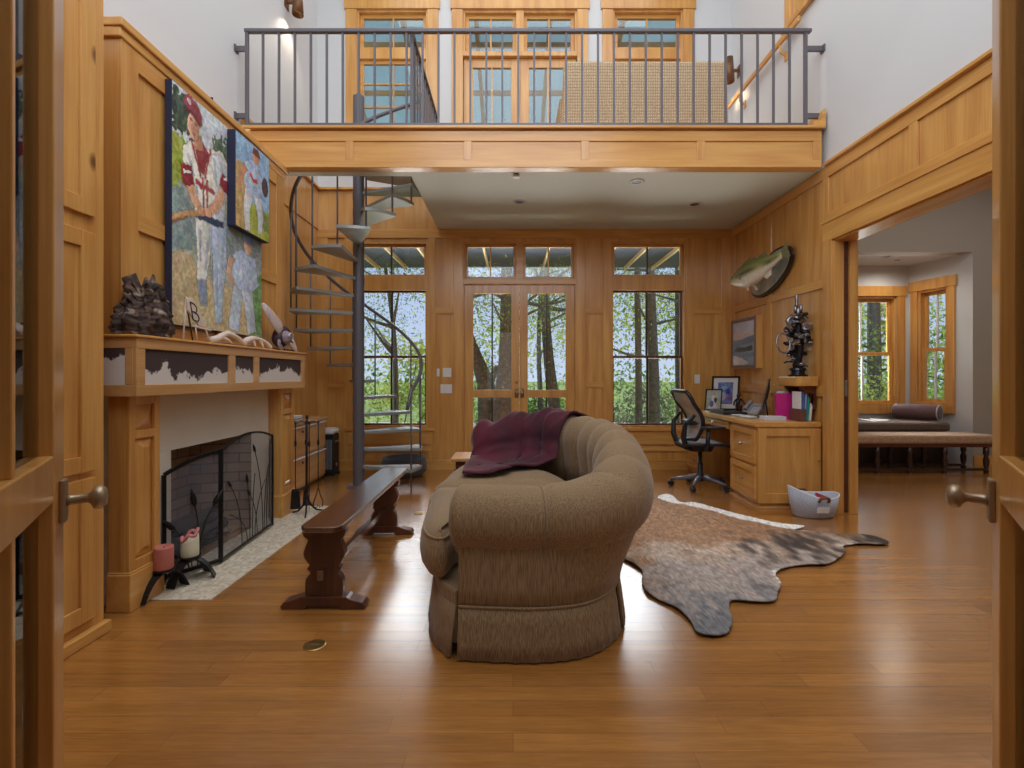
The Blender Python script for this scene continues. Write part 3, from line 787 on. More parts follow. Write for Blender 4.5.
def pilaster(y0, y1):
    p = MB().box(XBF, XPF - .02, y0, y1, 0, 1.105).build('pilaster', oak_z, t, bevel=.004)
    ym = (y0 + y1) / 2; w = .04
    mb = MB()
    mb.box(XPF - .02, XPF, y0, y0 + w, .2, 1.105); mb.box(XPF - .02, XPF, y1 - w, y1, .2, 1.105)
    for z0, z1 in ((.2, .25), (.88, .925), (1.06, 1.105)): mb.box(XPF - .02, XPF, y0 + w, y1 - w, z0, z1)
    mb.build('pilaster_frame', oak_z, p, bevel=.003)
    a, b_ = y0 + w, y1 - w
    mb = MB()
    # tall raised panel and small pyramid block
    mb.hexa([(XPF - .02, a, .25), (XPF - .02, b_, .25), (XPF - .02, b_, .88), (XPF - .02, a, .88)], [(XPF + .004, a + .05, .30), (XPF + .004, b_ - .05, .30), (XPF + .004, b_ - .05, .83), (XPF + .004, a + .05, .83)])
    zc = .992
    mb.hexa([(XPF - .02, a, .925), (XPF - .02, b_, .925), (XPF - .02, b_, 1.06), (XPF - .02, a, 1.06)], [(XPF + .012, ym - .004, zc - .004), (XPF + .012, ym + .004, zc - .004), (XPF + .012, ym + .004, zc + .004), (XPF + .012, ym - .004, zc + .004)])
    mb.build('raised_panel', oak_z, p)
    MB().box(XBF, XPF + .016, y0 - .014, y1 + .014, 0, .19).box(XBF, XPF + .008, y0 - .007, y1 + .007, .19, .2).build('plinth', oak_y, p, bevel=.005)
pilaster(2.515, 2.735); pilaster(4.165, 4.405)

hide = patch_mat('black_and_white_hide', (70, 56, 56), (222, 216, 208), 5.5, 0.84)
XM = -1.89
t = thing('mantel_shelf', 'oak mantel box inlaid with black and white cowhide panels', 'mantel', (-2.0, 3.46, 1.105))
MB().box(XBF + .001, XM - .02, 2.47, 4.44, 1.106, 1.405).build('body', oak_y, t, bevel=.003)
mb = MB(); YP = ((2.52, 3.265), (3.34, 3.585), (3.655, 4.39))
ys = [2.46] + [v for p in YP for v in p] + [4.45]
for i in range(0, len(ys), 2): mb.box(XM - .02, XM, ys[i], ys[i + 1], 1.165, 1.35)
mb.box(XM - .02, XM, 2.46, 4.45, 1.106, 1.165); mb.box(XM - .02, XM, 2.46, 4.45, 1.35, 1.405)
mb.box(XBF + .001, XM - .02, 2.46, 2.47, 1.106, 1.165).box(XBF + .001, XM - .02, 2.46, 2.47, 1.35, 1.405).box(XM - .06, XM - .02, 2.46, 2.47, 1.165, 1.35)
mb.build('face_frame', pine_y, t, bevel=.003)
MB().box(XBF + .02, XM + .012, 2.445, 4.465, 1.405, 1.42).build('top_board', oak_y, t, bevel=.005)
for y0, y1 in YP: MB().box(XM - .02, XM - .012, y0, y1, 1.165, 1.35).build('hide_panel', hide, t)
MB().box(XBF + .01, XM - .06, 2.463, 2.4699, 1.165, 1.35).build('hide_panel', hide, t)

hearth, nt, b = new_mat('speckled_hearth_stone')
tc = nt.nodes.new('ShaderNodeTexCoord'); n = nt.nodes.new('ShaderNodeTexVoronoi'); n.inputs['Scale'].default_value = 55
nt.links.new(tc.outputs['Object'], n.inputs['Vector']); r = nt.nodes.new('ShaderNodeValToRGB')
r.color_ramp.elements[0].color = lin((232, 222, 202)); r.color_ramp.elements[1].color = lin((186, 170, 144)); r.color_ramp.elements[1].position = .9
nt.links.new(n.outputs['Color'], r.inputs['Fac']); nt.links.new(r.outputs['Color'], b.inputs['Base Color']); b.inputs['Roughness'].default_value = .55
structure('hearth_slab', MB().box(XBF, -1.63, 2.64, 4.55, 0, .006), hearth, 'pale speckled stone hearth set flush in the oak floor', 'hearth', bevel=.002)

# ------------------------------------------------------------------ fire screen
t = thing('fire_screen', 'three panel black mesh fire screen with metal cattails', 'fire screen', (-1.93, 3.5, .006))
def screen_wing(a, b, za, zm, zb, name, fw=.022):
    """upright mesh wing from floor point a to b with an arched top"""
    a, b = Vector((a[0], a[1], 0)), Vector((b[0], b[1], 0))
    N = 10; top = []
    for i in range(N + 1):
        s = i / N; p = a.lerp(b, s)
        z = za + (zb - za) * s + (zm - (za + zb) / 2) * 4 * s * (1 - s)
        top.append(Vector((p.x, p.y, z)))
    foot = .016
    fr = MB()
    for i in range(N): fr.bar(top[i], top[i + 1], .014, fw)
    up = (b - a).normalized()
    fr.bar((a.x, a.y, foot), top[0], .014, fw, up); fr.bar((b.x, b.y, foot), top[-1], .014, fw, up)
    fr.bar((a.x, a.y, foot + .014), (b.x, b.y, foot + .014), .014, fw)
    f = fr.build(name, black_metal, t)
    vs = [(p.x, p.y, foot + .02) for p in [a.lerp(b, i / N) for i in range(N + 1)]] + [tuple(p) for p in top]
    MB().add(vs, [(i, i + 1, N + 2 + i, N + 1 + i) for i in range(N)]).build('mesh_panel', wire_mesh, f, fix=False)
    return a, b, f
a, b, f = screen_wing((-2.045, 2.87), (-1.875, 3.14), .63, .70, .73, 'side_wing')
def reeds(a, b, f, spec, off=.02, r=.003, head=(.013, .06)):
    d = (b - a).normalized(); n = Vector((d.y, -d.x, 0))
    if n.x < 0: n = -n
    for s0, s1, h, tip in spec:
        pts = []
        for i in range(8):
            q = i / 7
            p = a.lerp(b, s0 + (s1 - s0) * q ** 2) + n * off
            pts.append((p.x, p.y, .04 + (h - .04) * (.75 * q + .25 * math.sin(q * PI / 2))))
        MB().tube(pts, r, 6).build('reed_stalk', black_metal, f, smooth=True)
        if tip:
            p, q = Vector(pts[-1]), Vector(pts[-2]); dd = (p - q).normalized()
            MB().tube([p - dd * .01, p + dd * head[1] * .2, p + dd * head[1] * .6, p + dd * head[1], p + dd * head[1] * 1.25], [.004, head[0], head[0], .006, .002], 8).build('cattail_head', black_metal, f, smooth=True)
reeds(a, b, f, [(.6, .50, .42, True), (.55, .85, .40, True), (.45, .15, .30, True), (.4, .2, .13, True), (.1, .9, .25, False), (.2, .95, .20, False)], .018, .0035, (.017, .085))
a, b, f = screen_wing((-1.872, 3.15), (-1.93, 3.93), .735, .80, .73, 'centre_panel', .012)
reeds(a, b, f, [(.3, .10, .48, True), (.4, .08, .30, False), (.45, .40, .46, True), (.5, .55, .50, False), (.6, .45, .36, True), (.72, .55, .66, True), (.75, .85, .52, False), (.55, .78, .42, False), (.8, .9, .6, False)], .018, .003, (.010, .05))
screen_wing((-1.935, 3.94), (-2.05, 4.13), .73, .70, .63, 'side_wing')

# logs in the grate behind the screen
log_bark = plain('charred_bark', (58, 48, 42), .9, var=.4, vscale=20, bump=.5)
for i, (p, q, r) in enumerate((((-2.3, 3.12, .10), (-2.26, 3.74, .11), .055), ((-2.2, 3.15, .09), (-2.2, 3.72, .10), .048), ((-2.27, 3.16, .19), (-2.21, 3.68, .20), .05))):
    P, Q = Vector(p), Vector(q)
    o = MB().tube([P, P.lerp(Q, .3) + Vector((.01, 0, .01)), P.lerp(Q, .7), Q], [r, r * 1.05, r * .97, r * .9], 10).build('fire_log', log_bark, None, smooth=True)
    tag(o, ('charred log lying at the back of the firebox', 'charred log lying at the front of the firebox', 'charred log resting on top of the two lower logs')[i], 'log', 'logs in the fireplace')
t = thing('log_grate', 'low black iron grate under the logs in the firebox', 'grate', (-2.24, 3.43, .02))
mb = MB()
for y in (3.18, 3.35, 3.52, 3.66): mb.bar((-2.36, y, .038), (-2.12, y, .038), .012, .012)
for x in (-2.34, -2.14):
    mb.bar((x, 3.15, .038), (x, 3.69, .038), .012, .012)
mb.build('bar', black_metal, t)
for x in (-2.34, -2.14):
    for y in (3.18, 3.66): MB().bar((x, y, .02), (x, y, .04), .014, .014, (1, 0, 0)).build('foot', black_metal, t)

# ------------------------------------------------------------------ candles on iron straps
wax_red = plain('faded_red_wax', (196, 116, 102), .5, var=.12, vscale=12); wax_pale = plain('cream_wax', (226, 222, 194), .45)
wax_rim = plain('melted_coral_wax', (210, 128, 124), .4)
def strap_arch(mb, c, length, h, w, ang, z0=.006):
    ca, sa = math.cos(ang), math.sin(ang)
    N = 12; prev = None
    top, bot = [], []
    for i in range(N + 1):
        s = -1 + 2 * i / N
        z = h * (1 - abs(s) ** 2.4) + z0
        p = Vector((c[0] + ca * s * length / 2, c[1] + sa * s * length / 2, z)); top.append(p)
    side = Vector((-sa, ca, 0)) * w / 2
    for i in range(N):
        a_, b_ = top[i], top[i + 1]
        d = (b_ - a_).normalized(); up = side.normalized().cross(d) * .006
        if up.z < 0: up = -up
        mb.hexa([a_ - side, a_ + side, b_ + side, b_ - side], [a_ - side + up, a_ + side + up, b_ + side + up, b_ - side + up])
    return mb
def candle_holder(c, label, straps):
    t = thing('candle_holder', label, 'candle holder', (c[0], c[1], .0))
    for ang, ln in straps:
        strap_arch(MB(), c, ln, .125, .062, ang, 0.0075).build('strap', iron_dark, t)
    MB().lathe([(.045, .1325), (.05, .139), (.055, .143), (.055, .147), (.0, .148)], (c[0], c[1], 0), 20).build('pan', iron_dark, t, smooth=False)
    return t
candle_holder((-1.925, 2.70), 'iron strap holder carrying the red candle', [(PI / 2 - .25, .26)])
candle_holder((-1.905, 2.89), 'iron strap holder carrying the cream candle', [(PI / 2 - .25, .25), (PI / 2 - 1.15, .25)])
t = thing('candle', 'faded red pillar candle with a burnt down middle', 'candle', (-1.925, 2.70, .148), group=None)
MB().lathe([(.046, .149), (.048, .155), (.048, .262), (.046, .272), (.038, .273), (.03, .262), (0, .259)], (-1.925, 2.70, 0), 22).build('wax_body', wax_red, t, smooth=True)
MB().tube([(-1.925, 2.70, .259), (-1.924, 2.70, .272)], .002, 6).build('wick', black_plastic, t)
t = thing('candle', 'cream pillar candle with a coral melted rim', 'candle', (-1.905, 2.89, .148))
loops = []
for z, r in ((.149, .043), (.155, .047), (.20, .047), (.24, .046), (.262, .044)):
    loops.append([(-1.905 + r * math.cos(2 * PI * k / 22) * (1 + .02 * math.sin(3 * k)), 2.89 + r * math.sin(2 * PI * k / 22), z + (0.02 * math.cos(2 * PI * k / 22 - .6) if z > .23 else 0)) for k in range(22)])
loops.append([(-1.905 + .03 * math.cos(2 * PI * k / 22), 2.89 + .03 * math.sin(2 * PI * k / 22), .252) for k in range(22)])
MB().rings(loops).build('wax_body', wax_pale, t, smooth=True)
pts = [(-1.905 + .04 * math.cos(a), 2.89 + .04 * math.sin(a), .272 + .022 * math.cos(a - .6) + .012 * math.sin(4 * a)) for a in [2 * PI * k / 24 for k in range(24)]]
MB().tube(pts, [.007 + .004 * abs(math.sin(k * 1.3)) for k in range(24)], 7, closed=True).build('melted_rim', wax_rim, t, smooth=True)

# ------------------------------------------------------------------ fireplace tools
t = thing('fireplace_tool_stand', 'wrought iron tool stand with three splayed feet on the hearth end', 'tool stand', (-1.80, 4.28, .006))
cx, cy = -1.80, 4.28
MB().tube([(cx, cy, .10), (cx, cy, .84)], .008, 8).lathe([(.018, .09), (.022, .12), (.016, .16), (.009, .19)], (cx, cy, 0), 12).build('shaft', iron_dark, t, smooth=True)
for k in range(3):
    a = -PI / 2 + k * 2 * PI / 3 + .3
    d = Vector((math.cos(a), math.sin(a), 0))
    c = Vector((cx, cy, 0))
    MB().tube([c + d * .01 + Vector((0, 0, .14)), c + d * .035 + Vector((0, 0, .08)), c + d * .085 + Vector((0, 0, .028)), c + d * .14 + Vector((0, 0, .012))], [.009, .009, .008, .006], 8).build('foot', iron_dark, t, smooth=True)
mb = MB()
hooks = [(-.085, -.03), (-.03, .05), (.04, -.05), (.085, .03)]
for hx, hy in hooks: mb.tube([(cx, cy, .80), (cx + hx * .5, cy + hy * .5, .815), (cx + hx, cy + hy, .80), (cx + hx * 1.12, cy + hy * 1.12, .812)], .005, 6)
mb.lathe([(.005, .83), (.015, .845), (.014, .86), (.004, .872)], (cx, cy, 0), 10)
mb.build('hook_ring', iron_dark, t, smooth=True)
def tool(name, h, label):
    hx, hy = hooks[h]; x, y = cx + hx * 1.02, cy + hy * 1.02
    t = thing(name, label, 'fire tool', (x, y, .05), group='fireplace tools')
    ring = [(x + .0, y + .013 * math.cos(a), .80 + .016 * math.sin(a)) for a in [2 * PI * k / 12 for k in range(12)]]
    MB().tube(ring, .0035, 6, closed=True).tube([(x, y, .785), (x, y, .60)], [.005, .006], 8).lathe([(.006, .60), (.010, .61), (.010, .64), (.006, .65)], (x, y, 0), 10).tube([(x, y, .60), (x, y, .22)], .0045, 8).build('handle', iron_dark, t, smooth=True)
    return t, x, y
tt, x, y = tool('shovel', 0, 'iron hearth shovel hanging leftmost on the tool stand')
MB().hexa([(x - .045, y - .006, .055), (x + .045, y - .006, .055), (x + .045, y + .012, .055), (x - .045, y + .012, .055)], [(x - .035, y - .004, .21), (x + .035, y - .004, .21), (x + .035, y + .006, .23), (x - .035, y + .006, .23)]).build('blade', iron_dark, tt, bevel=.006)
tt, x, y = tool('hearth_brush', 1, 'iron handled hearth brush on the tool stand')
MB().lathe([(.012, .23), (.02, .21), (.024, .15), (.028, .07), (.0, .068)], (x, y, 0), 14).build('bristles', dark_wood, tt)
tt, x, y = tool('poker', 2, 'iron poker with a hooked tip on the tool stand')
MB().tube([(x, y, .23), (x, y, .06)], [.0045, .003], 8).tube([(x, y, .12), (x + .03, y, .10), (x + .045, y, .12)], [.004, .004, .002], 6).build('tip', iron_dark, tt, smooth=True)
tt, x, y = tool('tongs', 3, 'iron log tongs with curled ends on the tool stand')
for s in (-1, 1):
    MB().tube([(x, y, .23), (x + s * .015, y + s * .01, .16), (x + s * .035, y + s * .02, .10), (x + s * .03, y + s * .015, .06), (x + s * .01, y, .055), (x + s * .005, y, .075)], .0045, 6).build('jaw', iron_dark, tt, smooth=True)

# ------------------------------------------------------------------ paintings (flat canvases with thickness)
canvas = vcol_mat('painted_canvas', .65, .22, 26, (1, 1, 1), .15)
def painting(name, label, x_back, x_front, y0, y1, z0, z1, paint, nu, nv):
    t = thing(name, label, 'painting', (x_back, (y0 + y1) / 2, z0))
    MB().box(x_back, x_front - .001, y0, y1, z0, z1).build('canvas_edge', navy, t, bevel=.003)
    vs, fs = [], []
    for j in range(nv + 1):
        for i in range(nu + 1):
            vs.append((x_front, y0 + .004 + (y1 - y0 - .008) * i / nu, z0 + .004 + (z1 - z0 - .008) * j / nv))
    for j in range(nv):
        for i in range(nu): a = j * (nu + 1) + i; fs.append((a, a + 1, a + nu + 2, a + nu + 1))
    o = MB().add(vs, fs).build('painted_face', canvas, t, fix=False)
    yc, zc = (y0 + y1) / 2, z0
    set_vcol(o, lambda co: paint((co[:, 1] + yc - y0) / (y1 - y0), co[:, 2] / (z1 - z0)))
def daub(c, u, v, seed, amt=26, su=70, sv=95):
    n = vnoise(u * su, v * sv, seed)[:, None] - .5
    n0 = vnoise(u * su * .22, v * sv * .2, seed + 9)[:, None] - .5
    n2 = np.stack([vnoise(u * su * .45, v * sv * .3, seed + k) for k in (5, 6, 7)], 1) - .5
    return np.clip(c + n * amt * 1.3 + n0 * amt * 1.1 + n2 * amt * .55, 0, 255)
def fill(c, u, v, poly, col, seed=0, amt=18, soft=.005):
    wu = (vnoise(u * 60, v * 80, seed + 31) - .5) * soft * 2; wv = (vnoise(u * 57, v * 77, seed + 33) - .5) * soft * 2
    m = inside(u + wu, v + wv, poly)
    cc = daub(np.tile(np.array(col, float), (len(u), 1)), u, v, seed, amt)
    if soft < .015 and len(poly) > 3:
        pu = [p[0] for p in poly]; cu, wd = (min(pu) + max(pu)) / 2, max(max(pu) - min(pu), 1e-3)
        cc = cc * (1.05 - .22 * np.clip((u - cu) / wd, -.6, .6) * 1.0)[:, None]
        o = np.zeros_like(m)
        for du, dv in ((.008, 0), (-.008, 0), (0, .006), (0, -.006)): o |= inside(u + wu + du, v + wv + dv, poly)
        o &= ~m
        c[o] = c[o] * .88
    c[m] = np.clip(cc[m], 0, 255)
def ell(cu, cv, ru, rv, rot=0, n=20):
    out = []
    for k in range(n):
        a = 2 * PI * k / n; x, y = ru * math.cos(a), rv * math.sin(a)
        out.append((cu + x * math.cos(rot) - y * math.sin(rot), cv + x * math.sin(rot) + y * math.cos(rot)))
    return out
def limb(pts, ws):
    L_, R_ = [], []
    for i, p in enumerate(pts):
        a, b = pts[max(i - 1, 0)], pts[min(i + 1, len(pts) - 1)]
        dx, dy = (b[0] - a[0]), (b[1] - a[1]) * 1.4; l = math.hypot(dx, dy) or 1
        L_.append((p[0] - dy / l * ws[i], p[1] + dx / l * ws[i] / 1.4)); R_.append((p[0] + dy / l * ws[i], p[1] - dx / l * ws[i] / 1.4))
    return L_ + R_[::-1]
def paint_big(u, v):
    c = np.tile(np.array((176, 184, 168), float), (len(u), 1))
    sky = v > .74; c[sky] = (206, 214, 218)
    c[(v > .62) & (v <= .78)] = (150, 166, 120)
    c[(v > .36) & (v <= .62)] = (150, 164, 160)
    c = daub(c, u, v, 1, 30)
    fill(c, u, v, [(0, .99), (.10, .97), (.2, .90), (.22, .82), (0, .80)], (66, 84, 70), 2, 36, .03)
    fill(c, u, v, [(.38, .90), (.55, .93), (.75, .86), (.95, .80), (.95, .70), (.55, .70), (.40, .76)], (92, 108, 82), 3, 40, .03)
    fill(c, u, v, [(0, .80), (.2, .78), (.22, .64), (0, .57)], (164, 178, 70), 4, 36, .02)
    fill(c, u, v, [(.45, .74), (1, .74), (1, .60), (.5, .58)], (186, 178, 130), 5, 30, .02)
    fill(c, u, v, [(0, .33), (.18, .31), (.25, .24), (.6, .22), (1, .2), (1, 0), (0, 0)], (206, 186, 142), 6, 30, .02)
    fill(c, u, v, [(0, .57), (.16, .50), (.18, .34), (0, .30)], (142, 160, 158), 7, 26)
    fill(c, u, v, [(.72, .30), (1, .34), (1, 0), (.82, 0)], (128, 168, 104), 8, 36, .02)
    # pale second player low on the right
    fill(c, u, v, limb([(.62, .02), (.66, .18), (.70, .26)], [.06, .06, .07]), (190, 202, 216), 9, 22)
    fill(c, u, v, limb([(.86, .02), (.82, .16), (.78, .26)], [.06, .06, .07]), (196, 206, 216), 10, 22)
    fill(c, u, v, [(.58, .26), (.62, .40), (.72, .44), (.90, .42), (.95, .28), (.86, .24), (.68, .23)], (186, 200, 220), 11, 28)
    fill(c, u, v, limb([(.60, .38), (.56, .30), (.62, .24)], [.035, .03, .025]), (202, 168, 140), 12, 16)
    fill(c, u, v, ell(.80, .47, .055, .045), (214, 176, 150), 13, 16)
    fill(c, u, v, [(.73, .485), (.76, .53), (.86, .53), (.90, .485)], (120, 146, 186), 14, 20)
    # main player: trousers, jersey, arms, head, bat
    fill(c, u, v, limb([(.43, .50), (.46, .34), (.44, .18), (.45, .04)], [.10, .075, .05, .035]), (184, 198, 216), 15, 24)
    fill(c, u, v, limb([(.29, .49), (.29, .34), (.27, .22), (.29, .11)], [.085, .062, .045, .03]), (224, 224, 214), 16, 20)
    fill(c, u, v, limb([(.27, .22), (.29, .11)], [.045, .03]), (146, 160, 180), 17, 22)
    for a, b in (((.36, .47), (.37, .25)), ((.50, .46), (.48, .30)), ((.25, .44), (.26, .30)), ((.42, .30), (.43, .12)), ((.33, .40), (.31, .27))):
        fill(c, u, v, limb([a, b], [.008, .004]), (166, 178, 196), 40, 14)
    fill(c, u, v, [(.20, .50), (.21, .58), (.16, .64), (.09, .70), (.10, .765), (.18, .81), (.27, .80), (.34, .82), (.48, .86), (.56, .80), (.57, .70), (.50, .62), (.50, .49)], (226, 222, 206), 18, 22)
    fill(c, u, v, [(.36, .80), (.46, .84), (.55, .78), (.52, .60), (.48, .50), (.38, .50), (.42, .66)], (204, 208, 212), 42, 24)
    fill(c, u, v, [(.19, .82), (.25, .70), (.29, .69), (.345, .80), (.28, .835)], (146, 56, 60), 19, 16)
    for a, b in (((.17, .81), (.26, .675)), ((.36, .83), (.30, .675)), ((.28, .68), (.29, .52)), ((.325, .68), (.325, .52))):
        fill(c, u, v, limb([a, b], [.008, .007]), (166, 66, 68), 22, 14)
    fill(c, u, v, limb([(.21, .645), (.27, .635), (.33, .645), (.40, .64)], [.014, .018, .016, .012]), (168, 66, 68), 21, 20)
    for a, b in (((.14, .74), (.2, .66)), ((.40, .80), (.42, .68)), ((.47, .80), (.49, .70)), ((.22, .62), (.22, .54)), ((.44, .64), (.42, .54))):
        fill(c, u, v, limb([a, b], [.010, .005]), (178, 184, 190), 43, 14)
    fill(c, u, v, [(.21, .485), (.50, .495), (.50, .525), (.21, .512)], (54, 66, 96), 20, 12)
    fill(c, u, v, limb([(.12, .69), (.15, .605)], [.052, .055]), (148, 48, 56), 23, 20)
    fill(c, u, v, limb([(.535, .75), (.50, .68)], [.052, .05]), (148, 48, 56), 24, 20)
    fill(c, u, v, limb([(.10, .655), (.17, .672)], [.008, .008]), (224, 222, 216), 44, 8)
    fill(c, u, v, limb([(.50, .735), (.565, .75)], [.008, .008]), (224, 222, 216), 45, 8)
    fill(c, u, v, limb([(.16, .61), (.20, .56), (.26, .53)], [.04, .034, .028]), (214, 164, 128), 25, 22)
    fill(c, u, v, limb([(.49, .67), (.43, .59), (.34, .54)], [.042, .034, .028]), (216, 166, 130), 26, 22)
    fill(c, u, v, limb([(-.02, .425), (.14, .485), (.36, .54)], [.022, .017, .011]), (200, 154, 104), 27, 18)
    fill(c, u, v, limb([(-.02, .41), (.14, .472)], [.008, .005]), (138, 96, 62), 46, 12)
    fill(c, u, v, ell(.27, .525, .035, .02), (204, 150, 116), 28, 14)
    fill(c, u, v, ell(.335, .535, .035, .02), (214, 162, 126), 47, 14)
    fill(c, u, v, limb([(.225, .85), (.245, .79)], [.04, .045]), (186, 132, 104), 29, 14)
    fill(c, u, v, ell(.19, .875, .054, .062, -.15), (216, 170, 140), 30, 18)
    fill(c, u, v, [(.215, .93), (.245, .90), (.235, .83), (.205, .82), (.20, .87)], (180, 128, 102), 41, 14)
    fill(c, u, v, [(.10, .955), (.115, .985), (.15, .998), (.22, .99), (.265, .95), (.275, .905), (.25, .90), (.19, .925), (.12, .93)], (146, 60, 72), 31, 24)
    fill(c, u, v, [(.115, .925), (.19, .918), (.25, .892), (.25, .906), (.19, .934), (.12, .938)], (92, 44, 50), 34, 12)
    fill(c, u, v, ell(.15, .968, .02, .012), (216, 196, 196), 33, 10)
    for eu, ev in ((.168, .897), (.212, .890)): fill(c, u, v, ell(eu, ev, .013, .0045), (112, 82, 70), 32, 6, .002)
    fill(c, u, v, ell(.183, .868, .010, .014), (196, 144, 116), 36, 6, .002)
    fill(c, u, v, ell(.192, .843, .018, .004), (166, 100, 90), 35, 6, .002)
    return c
painting('painting', 'tall canvas of a baseball batter gripping a bat above the mantel', XBF + .019, -2.02, 2.90, 3.94, 1.515, 2.97, paint_big, 230, 310)
def paint_small(u, v):
    c = np.tile(np.array((150, 184, 214), float), (len(u), 1))
    c[v < .34] = (172, 178, 70)
    c = daub(c, u, v, 61, 30)
    fill(c, u, v, [(0, .70), (.30, .72), (.40, .30), (.25, 0), (0, 0)], (198, 166, 108), 62, 30, .03)
    fill(c, u, v, [(.55, .36), (1, .30), (1, .10), (.6, .14)], (124, 140, 72), 63, 30, .03)
    fill(c, u, v, limb([(.40, .50), (.30, .25), (.34, .02)], [.12, .09, .07]), (206, 206, 206), 64, 24)
    fill(c, u, v, limb([(.62, .46), (.72, .25), (.70, .05)], [.12, .09, .06]), (198, 200, 204), 65, 24)
    fill(c, u, v, [(.24, .50), (.26, .74), (.42, .82), (.66, .80), (.80, .66), (.74, .46), (.44, .42)], (168, 182, 204), 66, 36)
    fill(c, u, v, limb([(.40, .66), (.50, .60), (.62, .62)], [.03, .03, .03]), (190, 70, 60), 67, 24)
    fill(c, u, v, limb([(.28, .70), (.14, .56), (.10, .40)], [.07, .05, .04]), (190, 138, 104), 68, 18)
    fill(c, u, v, ell(.58, .88, .10, .075), (196, 138, 104), 69, 18)
    fill(c, u, v, [(.46, .90), (.50, .97), (.64, .985), (.72, .90)], (110, 60, 48), 70, 16)
    fill(c, u, v, ell(.86, .62, .10, .11), (66, 52, 50), 71, 24)
    return c
painting('painting', 'small navy edged canvas of a ballplayer overlapping the taller canvas', -2.0195, -1.96, 3.46, 3.94, 2.275, 2.955, paint_small, 120, 160)
# ------------------------------------------------------------------ things on the mantel
rnd = random.Random(5)
stump_wood = vcol_mat('weathered_driftwood', .85, .35, 30, (1, 1, .35), .6)
def stump(c, label):
    """gnarled burl: many lobes and folds over a squat block"""
    loops = []; N, M = 110, 60
    for j in range(M + 1):
        q = j / M
        zt = q * .30
        L = []
        for k in range(N):
            a = 2 * PI * k / N
            base = .18 - .06 * q ** 2 + .02 * math.sin(7 * q)
            fold = .030 * math.sin(5 * a + 3.2 * q) + .020 * math.sin(9 * a - 5 * q + 1) + .012 * math.sin(17 * a + 9 * q) + .010 * math.sin(26 * a + 2 * math.sin(9 * q))
            nz = float(vnoise(np.array([k * .16 + 40]), np.array([j * .22]), 12)[0]) * .05 + float(vnoise(np.array([k * .5 + 20]), np.array([j * .5]), 13)[0]) * .028 - .04
            r = (base + fold * .7 + nz) * (1.0 if q < .93 else 1.0 - (q - .93) * 4)
            top = .025 * math.sin(3 * a + 1) * q + .016 * math.sin(8 * a) * q
            L.append((c[0] + r * .42 * math.cos(a), c[1] + r * .86 * math.sin(a), c[2] + zt + top))
        loops.append(L)
    o = MB().rings(loops).build('driftwood_stump', stump_wood, None, smooth=True)
    def colour(co):
        n = vnoise(co[:, 1] * 40 + 9, co[:, 2] * 22 + 5, 3); n2 = vnoise(co[:, 1] * 14 + 3, co[:, 2] * 60, 4)
        base = np.stack([40 + 66 * n, 30 + 52 * n, 26 + 46 * n], 1)
        hl = n2 > .80; base[hl] = base[hl] * .3 + np.array((170, 156, 140)) * .7
        return base
    set_vcol(o, colour)
    tag(o, label, 'stump')
stump((-1.985, 2.645, 1.421), 'gnarled grey brown driftwood stump on the near end of the mantel')

# antler easel with a lettered bone plaque
bone = plain('pale_bone', (226, 206, 190), .55, var=.12, vscale=14)
tan = plain('tan_antler', (176, 140, 112), .55, var=.2, vscale=16)
t = thing('letter_easel', 'small stick easel holding a bone plaque marked B', 'easel', (-1.925, 2.93, 1.42))
x = -1.912
MB().tube([(x, 2.840, 1.422), (x - .012, 2.885, 1.675)], .005, 7).build('leg', bone, t, smooth=True)
MB().tube([(x - .045, 2.995, 1.422), (x - .02, 2.890, 1.675)], .005, 7).build('leg', dark_wood, t, smooth=True)
MB().tube([(x + .01, 2.955, 1.422), (x + .005, 2.94, 1.51)], .004, 7).build('leg', bone, t, smooth=True)
MB().tube([(x + .01, 3.08, 1.422), (x + .005, 3.035, 1.505)], .004, 7).build('leg', bone, t, smooth=True)
MB().tube([(x + .006, 2.92, 1.508), (x + .006, 3.09, 1.497)], .006, 7).build('ledge', bone, t, smooth=True)
poly = [(2.865, 1.665), (2.915, 1.675), (3.045, 1.535), (3.04, 1.51), (2.98, 1.514), (2.872, 1.595)]
pq = MB().prism(poly, x - .006, x + .006, 'yz').build('plaque', bone, t, bevel=.003)
# the letter B as dark strokes on the plaque
xl = x + .0075
mb = MB()
def yz(p): return (xl, 2.930 + p[0] * .075 + (0 - p[1]) * .022, 1.592 + p[1] * .085 - p[0] * .012)
mb.tube([yz((-.35, -.6)), yz((-.35, .6))], .0032, 6)
for z0, z1, b in ((0, .6, .38), (-.6, 0, .48)):
    zc, rz = (z0 + z1) / 2, (z1 - z0) / 2
    mb.tube([yz((-.35, z1)), yz((0, z1))] + [yz((b * math.cos(a), zc + rz * math.sin(a))) for a in [PI / 2 - PI * k / 8 for k in range(9)]] + [yz((-.35, z0))], .003, 6)
mb.build('letter', black_plastic, pq)

